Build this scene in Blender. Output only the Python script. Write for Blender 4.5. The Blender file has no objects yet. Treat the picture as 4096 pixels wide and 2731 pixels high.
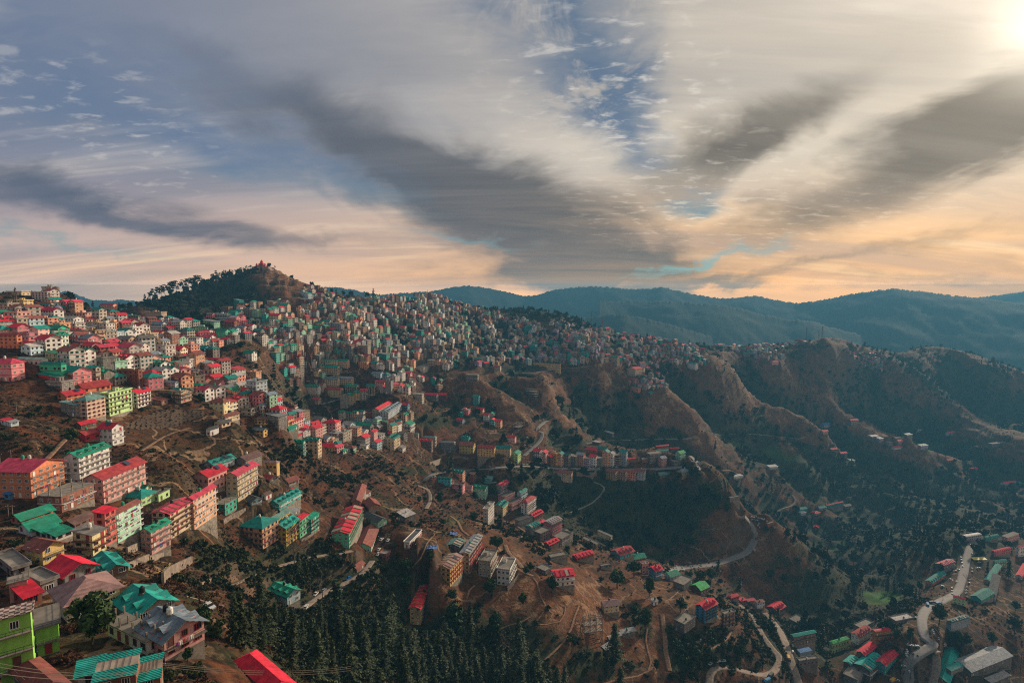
import bpy, bmesh, math, random
import numpy as np
from mathutils import Vector, Matrix
R = math.radians
scene = bpy.context.scene
col = scene.collection
rng = np.random.default_rng(7)
random.seed(7)

# ------------------------------------------------------------------ camera
F, CX, CY, PITCH = 569.0, 512.0, 341.0, R(5.0)
cam_d = bpy.data.cameras.new("camera"); cam = bpy.data.objects.new("camera", cam_d); col.objects.link(cam)
cam_d.sensor_width = 36.0; cam_d.lens = F / 1024 * 36; cam_d.clip_start = 1.0; cam_d.clip_end = 60000
cam.location = (0, 0, 0); cam.rotation_euler = (R(90) - PITCH, 0, 0)
scene.camera = cam
CP, SP = math.cos(PITCH), math.sin(PITCH)
def st(u, v):
    """photo position (1024 x 682) -> slopes x/y and z/y of the line of sight"""
    u = np.asarray(u, float); v = np.asarray(v, float)
    yc = -(v - CY) / F
    q = CP + yc * SP
    return (u - CX) / F / q, (yc * CP - SP) / q
def uv_of(s, t):
    """inverse of st"""
    w = CP - t * SP                      # depth along the view axis per unit y
    return CX + F * s / w, CY - F * (SP + t * CP) / w

# ------------------------------------------------------------------ exposure, render
scene.view_settings.view_transform = 'Standard'; scene.view_settings.look = 'None'
scene.view_settings.exposure = 0.5; scene.view_settings.gamma = 1.0; scene.view_settings.use_curve_mapping = False
scene.render.engine = 'CYCLES'
cy = scene.cycles
cy.use_denoising = False; cy.pixel_filter_type = 'BLACKMAN_HARRIS'; cy.filter_width = 1.15; cy.denoiser = 'OPENIMAGEDENOISE'; cy.denoising_input_passes = 'RGB_ALBEDO_NORMAL'
cy.max_bounces = 4; cy.diffuse_bounces = 2; cy.glossy_bounces = 2; cy.transmission_bounces = 2; cy.volume_bounces = 0
cy.transparent_max_bounces = 6; cy.caustics_reflective = False; cy.caustics_refractive = False
cy.sample_clamp_indirect = 2.0; cy.sample_clamp_direct = 6.0

# ------------------------------------------------------------------ sky
SUN_AZ, SUN_EL = R(43.0), R(18.0)        # veiled sun at the upper right
world = bpy.data.worlds.new("World"); scene.world = world; world.use_nodes = True
wn, wl = world.node_tree.nodes, world.node_tree.links
wn.clear()
def N(tree, typ, **kw):
    n = tree.nodes.new(typ)
    for k, v in kw.items():
        if k == 'inp':
            for i, x in v.items(): n.inputs[i].default_value = x
        else: setattr(n, k, v)
    return n
class Net:
    def __init__(s, tree): s.t = tree; s.l = tree.links
    def lk(s, a, b): s.l.new(a, b)
    def m(s, op, a, b=None, c=None, clamp=False):
        n = s.t.nodes.new('ShaderNodeMath'); n.operation = op; n.use_clamp = clamp
        for i, x in enumerate((a, b, c)):
            if x is None: continue
            if isinstance(x, (int, float)): n.inputs[i].default_value = x
            else: s.lk(x, n.inputs[i])
        return n.outputs[0]
    def mix(s, f, a, b, mode='MIX'):
        n = s.t.nodes.new('ShaderNodeMix'); n.data_type = 'RGBA'; n.blend_type = mode
        if isinstance(f, (int, float)): n.inputs[0].default_value = f
        else: s.lk(f, n.inputs[0])
        for i, x in ((6, a), (7, b)):
            if isinstance(x, (tuple, list)): n.inputs[i].default_value = (*x[:3], 1)
            else: s.lk(x, n.inputs[i])
        return n.outputs[2]
    def mr(s, x, a, b, c=0.0, d=1.0, smooth=True):
        n = s.t.nodes.new('ShaderNodeMapRange'); n.interpolation_type = 'SMOOTHSTEP' if smooth else 'LINEAR'
        s.lk(x, n.inputs[0])
        for i, q in zip((1, 2, 3, 4), (a, b, c, d)): n.inputs[i].default_value = q
        return n.outputs[0]
    def noise(s, vec, scale, detail=4, rough=.55, dist=0.0, color=False, dims='3D'):
        n = s.t.nodes.new('ShaderNodeTexNoise'); n.noise_dimensions = dims
        if vec is not None: s.lk(vec, n.inputs['Vector'])
        n.inputs['Scale'].default_value = scale; n.inputs['Detail'].default_value = detail
        n.inputs['Roughness'].default_value = rough; n.inputs['Distortion'].default_value = dist
        return n.outputs[1 if color else 0]
    def vm(s, op, a, b=None, scale=None):
        n = s.t.nodes.new('ShaderNodeVectorMath'); n.operation = op
        for i, x in enumerate((a, b)):
            if x is None: continue
            if isinstance(x, (tuple, list)): n.inputs[i].default_value = x
            else: s.lk(x, n.inputs[i])
        if scale is not None: n.inputs['Scale'].default_value = scale
        return n.outputs[0]
    def mapping(s, vec, loc=(0,0,0), rot=0.0, sc=(1,1,1), kind='POINT'):
        n = s.t.nodes.new('ShaderNodeMapping'); n.vector_type = kind
        s.lk(vec, n.inputs[0]); n.inputs[1].default_value = loc; n.inputs[2].default_value = (0, 0, rot); n.inputs[3].default_value = sc
        return n.outputs[0]
def lin(*c):
    """8-bit display colour -> linear"""
    return tuple(((x/255)/12.92 if x/255 <= .04045 else ((x/255+.055)/1.055)**2.4) for x in c)

def build_sky():
    g = Net(world.node_tree)
    tc = N(g.t, 'ShaderNodeTexCoord').outputs['Generated']
    nrm = g.vm('NORMALIZE', tc)
    sx = N(g.t, 'ShaderNodeSeparateXYZ'); g.lk(nrm, sx.inputs[0])
    X, Y, Z = sx.outputs
    az = g.m('ARCTAN2', X, Y); el = g.m('ARCSINE', Z)
    cb = N(g.t, 'ShaderNodeCombineXYZ'); g.lk(az, cb.inputs[0]); g.lk(el, cb.inputs[1])
    dom = cb.outputs[0]
    # cloud-deck coordinates: where the line of sight meets a flat layer overhead
    zz = g.m('MAXIMUM', g.m('ADD', Z, 0.17), 0.06)
    cp = N(g.t, 'ShaderNodeCombineXYZ'); g.lk(g.m('DIVIDE', X, zz), cp.inputs[0]); g.lk(g.m('DIVIDE', Y, zz), cp.inputs[1])
    deck = cp.outputs[0]
    w1 = g.vm('SCALE', g.vm('SUBTRACT', g.noise(g.mapping(dom, sc=(1, 1.6, 1)), 3.2, 5, .55, 1.2, color=True), (.5, .5, .5)), scale=.26)
    w2 = g.vm('SCALE', g.vm('SUBTRACT', g.noise(deck, 2.2, 5, .62, color=True), (.5, .5, .5)), scale=.10)
    wv = g.vm('ADD', g.vm('ADD', dom, g.vm('MULTIPLY', w1, (1, .55, 0))), g.vm('MULTIPLY', w2, (1, .5, 0)))
    def ae(u, v):
        s, t = st(u, v); return math.atan(float(s)), math.atan2(float(t), math.sqrt(1 + float(s)**2))
    def blobs(lst):
        acc = None
        for (u, v, a, b, ang, k) in lst:
            A, E = ae(u, v)
            sa = (ae(u + 5, v)[0] - ae(u - 5, v)[0]) / 10; se = (ae(u, v - 5)[1] - ae(u, v + 5)[1]) / 10
            mp = g.mapping(wv, (A, E, 0), R(ang), (a * sa * 1.6, b * se * 1.9, 1), 'TEXTURE')
            gr = N(g.t, 'ShaderNodeTexGradient', gradient_type='SPHERICAL'); g.lk(mp, gr.inputs[0])
            acc = g.m('MULTIPLY_ADD', gr.outputs[1], k, acc if acc is not None else 0.0)
        return acc
    streak = g.noise(g.mapping(deck, (0, 0, 0), R(-28), (.5, 2.0, 1)), .55, 6, .6, .6)
    streak2 = g.noise(g.mapping(deck, (3, 1, 0), R(38), (.45, 2.2, 1)), .9, 6, .62, .5)
    hair = g.noise(g.mapping(deck, (5, 2, 0), R(-20), (.5, 3.4, 1)), 2.4, 5, .65, .6)
    puffs = g.noise(deck, 3.0, 6, .66, .7)
    fine = g.noise(g.mapping(deck, (1, 2, 0), R(-10), (1, 1.8, 1)), 4.0, 6, .66, .5)
    cells = g.noise(g.mapping(deck, (2, 7, 0), R(25), (1, 1.6, 1)), 9.0, 4, .6, .3)
    # light cloud colour: pinkish grey away from the sun, cream and orange towards it and the horizon
    toSun = g.mr(az, -.80, .45)
    low = g.mr(el, .22, .0)
    up_c = g.mix(toSun, lin(112, 122, 144), lin(206, 194, 176))
    lo_c = g.mix(toSun, lin(198, 168, 152), lin(244, 178, 100))
    light = g.mix(low, up_c, lo_c)
    light = g.mix(g.mr(streak, .30, .66), g.mix(.5, light, lin(96, 106, 122)), light)
    light = g.mix(g.m('MULTIPLY', g.mr(streak2, .50, .78), .55), light, g.mix(low, lin(232, 220, 206), lin(252, 212, 152)))
    light = g.mix(g.m('MULTIPLY', g.mr(hair, .40, .30), .08), light, lin(112, 112, 120))
    # darker bands of thick cloud
    D = blobs([(425, 178, 190, 38, -21, 1.0), (500, 212, 120, 34, -14, .8), (150, 212, 150, 14, -6, .85), (330, 130, 190, 22, -20, .3),
               (570, 276, 130, 12, 1, 1.0), (600, 258, 90, 18, 12, .65), (715, 150, 110, 30, 24, .95), (790, 115, 90, 20, 30, .45), (900, 162, 190, 30, 23, 1.1), (985, 110, 70, 28, 25, .8),
               (840, 258, 170, 7, 9, .6), (960, 275, 120, 6, 4, .5), (700, 285, 120, 6, 3, .35), (330, 60, 150, 34, -24, .12), (40, 200, 100, 16, -4, .35), (330, 240, 140, 8, -6, .35), (1010, 258, 60, 8, 6, .4)])
    md = g.mr(g.m('ADD', g.m('ADD', D, g.m('MULTIPLY', g.m('SUBTRACT', streak, .5), .7)), g.m('MULTIPLY', g.m('SUBTRACT', hair, .5), .16)), .0, 1.0)
    darkc = g.mix(toSun, lin(68, 82, 102), lin(94, 90, 86))
    c = g.mix(g.m('MULTIPLY', md, g.mr(streak2, .3, .7, .78, 1.0)), light, darkc)
    # openings of blue sky
    B = blobs([(580, 30, 66, 76, 0, .85), (612, 108, 52, 34, -30, .7), (490, 4, 70, 30, 0, .45), (215, 150, 160, 17, -17, .62), (330, 172, 110, 14, -20, .45), (70, 45, 230, 62, -12, .60), (430, 110, 90, 30, -25, .22), (30, 105, 80, 22, -8, .35),
               (735, 248, 62, 5, 14, .7), (668, 266, 44, 3, 10, .8), (690, 202, 40, 10, 5, .8), (60, 240, 120, 6, -6, .5), (455, 238, 60, 4, -3, .6), (640, 150, 30, 18, -30, .5)])
    Bc = g.m('ADD', B, g.m('MULTIPLY', g.m('SUBTRACT', fine, .5), .6))
    nish = N(g.t, 'ShaderNodeTexSky', sky_type='NISHITA', sun_disc=False, sun_elevation=SUN_EL, sun_rotation=SUN_AZ, altitude=2200, air_density=1.0, dust_density=2.0, ozone_density=2.0)
    nsc = g.vm('SCALE', nish.outputs[0], scale=.055)
    blue = g.mix(.85, nsc, g.mix(g.mr(el, .05, .22), lin(92, 138, 142), g.mix(toSun, lin(98, 114, 140), lin(64, 94, 122))))
    mb = g.m('MULTIPLY', g.mr(Bc, .02, 1.0), .95)
    pf = g.m('MULTIPLY', g.mr(puffs, .50, .66), g.m('MULTIPLY', g.mr(el, .12, .25), g.mr(az, -.45, -.05, .35, 1.0)))
    c = g.mix(g.m('MULTIPLY', mb, g.m('SUBTRACT', 1.0, g.m('MULTIPLY', pf, .9))), c, blue)
    # broken small cloudlets around the openings
    ring = blobs([(610, 110, 110, 60, -20, 1.0), (90, 120, 130, 45, -14, .8), (700, 205, 110, 26, 6, 1.0), (880, 210, 170, 20, 16, .7), (640, 30, 90, 60, 20, .6)])
    c = g.mix(g.m('MULTIPLY', g.m('MULTIPLY', ring, g.mr(cells, .52, .72)), .5), c, g.mix(low, lin(226, 218, 206), lin(250, 220, 172)))
    # glow of the sun behind thin cloud
    sd = (math.sin(SUN_AZ) * math.cos(SUN_EL), math.cos(SUN_AZ) * math.cos(SUN_EL), math.sin(SUN_EL))
    dn = N(g.t, 'ShaderNodeVectorMath', operation='DOT_PRODUCT'); g.lk(nrm, dn.inputs[0]); dn.inputs[1].default_value = sd
    ang = g.m('ARCCOSINE', g.m('MINIMUM', dn.outputs['Value'], .999999))
    g1 = g.m('EXPONENT', g.m('MULTIPLY', g.m('POWER', g.m('DIVIDE', ang, .062), 2), -1.0))
    g2 = g.m('EXPONENT', g.m('DIVIDE', ang, -.20))
    thin = g.m('SUBTRACT', 1.0, g.m('MULTIPLY', md, .6))
    glow = g.mix(1.0, g.mix(g.m('MULTIPLY', g1, 1.0), (0, 0, 0), (.60, .54, .44)), g.mix(g.m('MULTIPLY', g2, thin), (0, 0, 0), (.36, .28, .17)), 'ADD')
    c = g.mix(1.0, c, glow, 'ADD')
    # below the horizon: dim earth tone (hidden by the terrain, lights nothing visible)
    c = g.mix(g.mr(Z, -.12, -.02), (.03, .04, .05), c)
    # the air near the horizon lies behind the longest stretch of haze
    # (a longer path the lower the line of sight), so it is that much brighter before the haze dims it
    hz = g.m('EXPONENT', g.m('MINIMUM', g.m('DIVIDE', HAZE * 95.0, g.m('MAXIMUM', el, .004)), 1.55))
    c = g.mix(1.0, c, g.mix(g.mr(el, .06, .012), (1, 1, 1), (1, HZ, HZ * HZ * .94)), 'MULTIPLY')
    c = g.vm('SCALE', c, None); sc_ = c.node; g.lk(hz, sc_.inputs['Scale'])
    bg = N(g.t, 'ShaderNodeBackground'); g.lk(c, bg.inputs[0]); bg.inputs[1].default_value = SKY_STRENGTH
    out = N(g.t, 'ShaderNodeOutputWorld'); g.lk(bg.outputs[0], out.inputs[0])
HZ, SKY_STRENGTH, HAZE = 0.90, 0.84, 1.85e-4
build_sky()
world.cycles.sampling_method = 'MANUAL'; world.cycles.sample_map_resolution = 512

sun_d = bpy.data.lights.new("sun", 'SUN'); sun = bpy.data.objects.new("sun", sun_d); col.objects.link(sun)
sun_d.energy = 4.6; sun_d.angle = R(4.0); sun_d.color = (1.0, .80, .58)
sun.rotation_euler = Vector((math.sin(SUN_AZ)*math.cos(SUN_EL), math.cos(SUN_AZ)*math.cos(SUN_EL), math.sin(SUN_EL))).to_track_quat('Z', 'Y').to_euler()

# ------------------------------------------------------------------ helpers
def tag(o, label=None, cat=None, group=None, kind=None):
    if label: o['label'] = label
    if cat: o['category'] = cat
    if group: o['group'] = group
    if kind: o['kind'] = kind
    return o
def mesh_from(name, verts, faces, mats, mat_idx=None, smooth=False):
    me = bpy.data.meshes.new(name)
    verts = np.asarray(verts, np.float32)
    if isinstance(faces, np.ndarray):
        nf, k = faces.shape
        me.vertices.add(len(verts)); me.vertices.foreach_set('co', verts.ravel())
        me.loops.add(nf * k); me.loops.foreach_set('vertex_index', faces.astype(np.int32).ravel())
        me.polygons.add(nf); me.polygons.foreach_set('loop_start', np.arange(0, nf * k, k, dtype=np.int32))
        me.update(calc_edges=True)
    else:
        me.from_pydata([tuple(map(float, p)) for p in verts], [], faces)
    for m in mats if isinstance(mats, (list, tuple)) else [mats]: me.materials.append(m)
    if mat_idx is not None: me.polygons.foreach_set('material_index', np.asarray(mat_idx, np.int32))
    if smooth: me.polygons.foreach_set('use_smooth', np.ones(len(me.polygons), bool))
    me.update()
    return me
def link(name, data, parent=None, loc=None, rot=None):
    o = bpy.data.objects.new(name, data); col.objects.link(o)
    if parent is not None: o.parent = parent
    if loc is not None: o.location = loc
    if rot is not None: o.rotation_euler = (0, 0, rot)
    return o
def _hash(i, j, seed):
    n = (i.astype(np.int64) * 374761393 + j.astype(np.int64) * 668265263 + seed * 1442695041) & 0x7fffffff
    n = ((n ^ (n >> 13)) * 1274126177) & 0x7fffffff
    return ((n ^ (n >> 16)) & 0xffff) / 65535.0
def vnoise(x, y, seed=0):
    xi, yi = np.floor(x), np.floor(y); fx, fy = x - xi, y - yi
    fx = fx * fx * fx * (fx * (fx * 6 - 15) + 10); fy = fy * fy * fy * (fy * (fy * 6 - 15) + 10)
    a, b, c, d = _hash(xi, yi, seed), _hash(xi + 1, yi, seed), _hash(xi, yi + 1, seed), _hash(xi + 1, yi + 1, seed)
    return (a * (1 - fx) + b * fx) * (1 - fy) + (c * (1 - fx) + d * fx) * fy
def fbm(x, y, octv=5, seed=0, ridged=False):
    s, a, n = 0, 1.0, 0
    for k in range(octv):
        q = vnoise(x * 2**k + 17.3 * k, y * 2**k - 9.1 * k, seed + k)
        s = s + a * ((1 - np.abs(2 * q - 1)) if ridged else q); n += a; a *= .5
    return s / n
# ------------------------------------------------------------------ terrain: a height field seen from the hill the camera stands on
CTRL = """
-60 700 90|0 715 88|100 700 92|200 690 104|262 705 112|330 700 190|400 720 230|500 720 300|600 720 340|700 720 370|800 720 420|900 720 470|1000 720 480|1100 720 470
30 600 140|0 555 165|60 560 165|120 590 150|150 560 215|0 500 235|85 497 248|150 540 245|190 525 268|190 600 150|230 590 235|60 520 220
-60 470 260|-60 400 310|-60 345 430|-60 290 560|0 440 268|0 402 310|60 440 292|60 402 335|10 376 345|60 378 355|120 415 365|130 455 305|180 420 385|190 402 410
0 345 385|60 350 415|120 370 410|180 362 490|215 399 450|240 425 400|250 455 375|180 470 300|230 470 350
0 318 460|60 318 540|120 325 660|180 322 800|240 330 790|180 340 630|240 352 660|235 378 530
0 289 560|50 288 620|85 299 620|105 309 850|135 311 960
150 301 1020|200 289 1120|230 277 1180|261 267 1200|285 276 1190|300 284 1180|200 312 950|260 313 930|300 314 950|230 295 1060|262 290 1060
300 340 830|360 320 1020|340 292 1200|400 294 1300|440 303 1400|500 307 1600|530 307 1620|560 312 1600|360 350 900|400 312 1160|440 322 1220|440 350 1060|400 380 880|330 375 850|310 395 810|280 370 720|276 410 460|257 434 440|300 405 720|300 420 660
345 440 620|390 420 730|420 457 700|410 400 810|300 450 490
250 490 345|257 545 320|210 520 300|300 480 440|347 530 395|370 500 450|330 470 520|400 520 480|380 470 580|285 592 288|330 580 335|360 560 360
415 618 368|450 580 395|390 550 395|402 575 384|396 605 362|375 540 405|480 600 392|425 546 385|440 520 480|430 490 640|500 530 560|530 515 680|556 535 600|480 498 700|446 485 730
563 586 415|604 600 450|622 640 405|560 650 360|705 622 445|659 573 570|690 565 680|755 540 765|745 520 810|720 600 520
450 457 705|500 457 740|545 457 830|600 470 835|650 458 860|690 466 830|560 490 790|620 520 770|680 510 800|480 420 890|520 402 960|420 385 950|470 402 940|540 434 890
720 474 815|740 488 800|760 506 780|780 528 765|800 548 745|830 578 715
720 506 990|745 525 980|775 545 950|805 560 930|835 590 880
530 386 1090|546 373 1060|600 386 1160|560 412 1060|600 427 1110|640 422 1160|620 402 1200|680 402 1260|640 352 1350|700 372 1360|480 350 1200|560 340 1310|520 322 1400
740 402 1360|720 432 1210|710 455 1140|700 480 1060|760 452 1250|800 432 1400|760 402 1460|820 402 1560|860 432 1500|800 472 1240|850 482 1280|740 500 1060|780 520 1060|830 540 1040|860 522 1130|900 502 1180|900 462 1380|950 452 1450|1000 432 1560|1024 472 1330|960 502 1220|1020 522 1040|900 402 1720|960 392 1850|1024 402 1850|860 372 1760
580 319 1600|620 333 1560|650 338 1540|680 341 1520|720 345 1520|760 345 1580|800 341 1640|830 337 1720|855 341 1760|880 346 1830|905 349 2000|930 343 2120|960 348 2120|1000 358 2000|1024 369 1920|1100 395 1800
905 650 500|905 600 650|930 560 760|945 532 840|885 595 720|860 640 560|1000 640 560|1010 580 720|1020 545 860|1090 560 800|800 640 560|850 562 920|800 600 690
"""
pts = []
for ch in CTRL.replace('\n', '|').split('|'):
    if ch.strip(): pts.append(tuple(map(float, ch.split())))
# hidden ground behind the skyline and behind the near spur falls away
SKY_U = [(-60,290,560),(0,289,560),(50,288,620),(85,299,620)]
SKY_U2 = [(150,301,1020),(200,289,1120),(261,267,1200),(300,284,1180),(340,292,1200),(400,294,1300),(440,303,1400),(500,307,1600),(560,312,1600),(620,333,1560),(680,341,1520),(760,345,1580),(830,337,1720),(880,346,1830),(930,343,2120),(1000,358,2000),(1100,395,1800)]
P = np.array(pts)
S_, T_ = st(P[:, 0], P[:, 1]); LD = np.log(P[:, 2])
ex = []
for (u, v, D) in SKY_U2:
    s, t = st(u, v); ex += [(s, t - .045, math.log(D * 1.22)), (s, t - .12, math.log(D * 1.6)), (s, t - .17, math.log(2700 if D < 1680 else 3400))]
for (u, v, D) in SKY_U:
    s, t = st(u, v); ex += [(s, t - .035, math.log(D * 1.22)), (s, t - .02, math.log(D * 1.6))]
E_ = np.array(ex)
S_ = np.r_[S_, E_[:, 0]]; T_ = np.r_[T_, E_[:, 1]]; LD = np.r_[LD, E_[:, 2]]
KD = .85
def tps(r2): return np.where(r2 > 1e-12, .5 * r2 * np.log(np.maximum(r2, 1e-12)), 0.0)
n = len(S_); A_ = np.zeros((n + 3, n + 3))
r2 = (S_[:, None] - S_[None])**2 + (KD * (LD[:, None] - LD[None]))**2
A_[:n, :n] = tps(r2) + np.eye(n) * 3e-4
Q_ = np.c_[np.ones(n), S_, KD * LD]; A_[:n, n:] = Q_; A_[n:, :n] = Q_.T
W_ = np.linalg.solve(A_, np.r_[T_, 0, 0, 0])
NS, ND = 860, 680
sg = np.concatenate([np.linspace(-1.9, -1.02, 50, endpoint=False), np.linspace(-1.02, 1.02, NS - 100), np.linspace(1.02, 1.9, 51)[1:]])
DMIN, DMAX = 40.0, 3200.0
lg = np.linspace(math.log(DMIN), math.log(DMAX), ND); dg = np.exp(lg)
cs, cl = np.linspace(-1.9, 1.9, 170), np.linspace(lg[0], lg[-1], 150)
gs, gl = np.meshgrid(cs, cl, indexing='ij')
tc_ = np.zeros(gs.shape)
for i in range(len(cs)):
    r2 = (gs[i][:, None] - S_)**2 + (KD * (gl[i][:, None] - LD))**2
    tc_[i] = tps(r2) @ W_[:n] + W_[n] + W_[n + 1] * gs[i] + W_[n + 2] * KD * gl[i]
def cubic(a, x, axis_vals, axis):
    """Catmull-Rom resampling along one axis of a uniform grid"""
    h = axis_vals[1] - axis_vals[0]; f = (x - axis_vals[0]) / h; i = np.clip(np.floor(f).astype(int), 0, len(axis_vals) - 2); f = f - i
    a = np.moveaxis(a, axis, 0); L = len(axis_vals)
    p0, p1, p2, p3 = (a[np.clip(i + k, 0, L - 1)] for k in (-1, 0, 1, 2)); f = f.reshape(-1, *([1] * (a.ndim - 1)))
    o = .5 * ((2 * p1) + (-p0 + p2) * f + (2 * p0 - 5 * p1 + 4 * p2 - p3) * f**2 + (-p0 + 3 * p1 - 3 * p2 + p3) * f**3)
    return np.moveaxis(o, 0, axis)
TG = cubic(cubic(tc_, sg, cs, 0), lg, cl, 1)
GX = sg[:, None] * dg[None]; GY = np.broadcast_to(dg[None], GX.shape).copy(); GZ = TG * dg[None]
GZ = np.maximum(GZ, -620)

def hit(u, v, back=False):
    """where the line of sight through a photo position meets the ground: x, y, z"""
    s, t = st(u, v); s, t = float(s), float(t)
    i = int(np.clip(np.searchsorted(sg, s) - 1, 0, len(sg) - 2)); f = (s - sg[i]) / (sg[i + 1] - sg[i])
    prof = (GZ[i] * (1 - f) + GZ[i + 1] * f) / dg
    k = np.nonzero(prof >= t)[0]
    k = k[k > 8]
    if len(k) == 0:
        j = int(np.argmax(prof[60:])) + 60; D = dg[j]; return Vector((s * D, D, prof[j] * D))
    j = k[0]
    a, b = prof[j - 1], prof[j]; w = 0 if b == a else min(1, max(0, (t - a) / (b - a)))
    D = dg[j - 1] * (1 - w) + dg[j] * w
    return Vector((s * D, D, t * D))
def ground(x, y):
    """terrain height under x, y"""
    s = x / y
    i = int(np.clip(np.searchsorted(sg, s) - 1, 0, len(sg) - 2)); f = min(1, max(0, (s - sg[i]) / (sg[i + 1] - sg[i])))
    q = (math.log(max(y, DMIN + .1)) - lg[0]) / (lg[1] - lg[0]); j = int(min(max(q, 0), ND - 2)); w = min(1, max(0, q - j))
    return float((GZ[i, j] * (1 - w) + GZ[i, j + 1] * w) * (1 - f) + (GZ[i + 1, j] * (1 - w) + GZ[i + 1, j + 1] * w) * f)
def seg_dist(pl):
    """distance from every grid vertex near a 3-D polyline, and the height of its nearest point"""
    d = np.full(GX.shape, 1e9); zz = np.zeros(GX.shape)
    for a, b in zip(pl[:-1], pl[1:]):
        vx, vy = b[0] - a[0], b[1] - a[1]; L2 = vx * vx + vy * vy + 1e-9
        k = np.clip(((GX - a[0]) * vx + (GY - a[1]) * vy) / L2, 0, 1)
        dd = np.hypot(GX - a[0] - k * vx, GY - a[1] - k * vy)
        m = dd < d; d[m] = dd[m]; zz[m] = (a[2] + k * (b[2] - a[2]))[m]
    return d, zz
# spurs (+) and gullies (-) of the far slopes, following the lines seen in the photo
SPUR = [
 ([(452,384),(470,390),(500,405),(530,428)], 14, 34), ([(548,380),(562,400),(578,430)], 14, 40),
 ([(620,388),(655,402),(688,430),(704,452)], 30, 55), ([(705,374),(745,392),(790,422),(812,442)], 34, 60),
 ([(782,372),(820,402),(868,434),(900,455)], 34, 65), ([(892,378),(940,405),(1000,445)], 36, 75), ([(965,360),(1024,395)], 30, 80),
 ([(595,398),(630,432),(650,448)], -24, 45), ([(675,385),(725,420),(760,445)], -30, 50), ([(755,378),(830,430),(850,450)], -32, 55), ([(850,378),(910,415),(960,448)], -34, 65),
 ([(500,385),(540,405),(560,440)], -14, 34), ([(282,352),(284,385),(292,412)], -10, 22), ([(240,352),(262,372),(268,392)], 8, 24),
]
for px, amp, wid in SPUR:
    d, _ = seg_dist([hit(*q) for q in px]); GZ += 1.1 * amp * np.exp(-(d / wid)**2)
# erosion at several sizes, gentle close by
nz = fbm(GX / 260, GY / 260, 5, 3, True) - .55
GZ += nz * np.clip((GY - 650) / 900, 0, 1) * 56
wx = (fbm(GX / 130, GY / 130, 3, 7) - .5) * 90
GZ += (fbm((GX + wx) / 105, (GY - wx) / 150, 4, 31, True) - .55) * np.clip((GY - 560) / 500, 0, 1) * 30
GZ += (fbm(GX / 42, GY / 42, 4, 11) - .5) * np.clip(GY / 70 - 1.0, .6, 7.0)
GZ += (fbm(GX / 9, GY / 9, 3, 23) - .5) * np.clip(GY / 260, .4, 2.2)
# farm terraces on the far open slopes
ter = np.clip((GY - 820) / 150, 0, 1) * np.clip((fbm(GX / 180, GY / 180, 3, 41) - .40) * 9, 0, 1)
st_h = 11.0; fz = GZ / st_h; GZ = GZ + ter * .75 * st_h * (np.floor(fz) + np.clip((fz - np.floor(fz) - .62) / .38, 0, 1) - fz)

# settle the crest lines on the skyline of the photo
SKYLINE = [(-200,300),(-60,294),(0,293),(30,291),(55,291),(70,297),(85,304),(95,309),(110,311),(125,309),(140,304),(160,298),(180,293),(200,286),(215,280),(235,274),(250,268),(262,265),(270,266),(280,271),(290,277),(300,281),(315,286),(330,291),(345,295),(370,297),(400,297),(430,297),(445,302),(460,306),(480,309),(500,310),(520,310),(545,311),(565,315),(580,321),(600,329),(615,334),(640,338),(665,341),(690,344),(720,347),(745,347),(770,346),(795,343),(810,340),(825,337),(840,338),(852,342),(865,346),(880,349),(895,352),(905,352),(915,348),(930,346),(945,347),(965,351),(990,359),(1024,371),(1100,398),(1200,420)]
sk = np.array(SKYLINE, float); ss, tt = st(sk[:, 0], sk[:, 1])
t_all = GZ / dg; lim = dg < 2600
for _ in range(3):
    t_all = GZ / dg; jm = np.argmax(np.where((lim & (dg > 380))[None], t_all, -9), 1); tm = t_all[np.arange(NS), jm]
    dlt = np.interp(sg, ss, tt) - tm; kern = np.hanning(9); kern /= kern.sum(); dlt = np.convolve(np.pad(dlt, 4, mode='edge'), kern, 'valid')
    lj = np.convolve(np.pad(lg[jm], 6, mode='edge'), np.hanning(13) / np.hanning(13).sum(), 'valid')
    w_ = np.exp(-((lg[None] - lj[:, None]) / .14)**2); w_ = np.where(lg[None] > lj[:, None], np.maximum(w_, np.clip((dlt < 0)[:, None] * 1.0, 0, 1) * (lg[None] - lj[:, None] < 1.5)), w_)
    GZ += dlt[:, None] * w_ * dg
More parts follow.
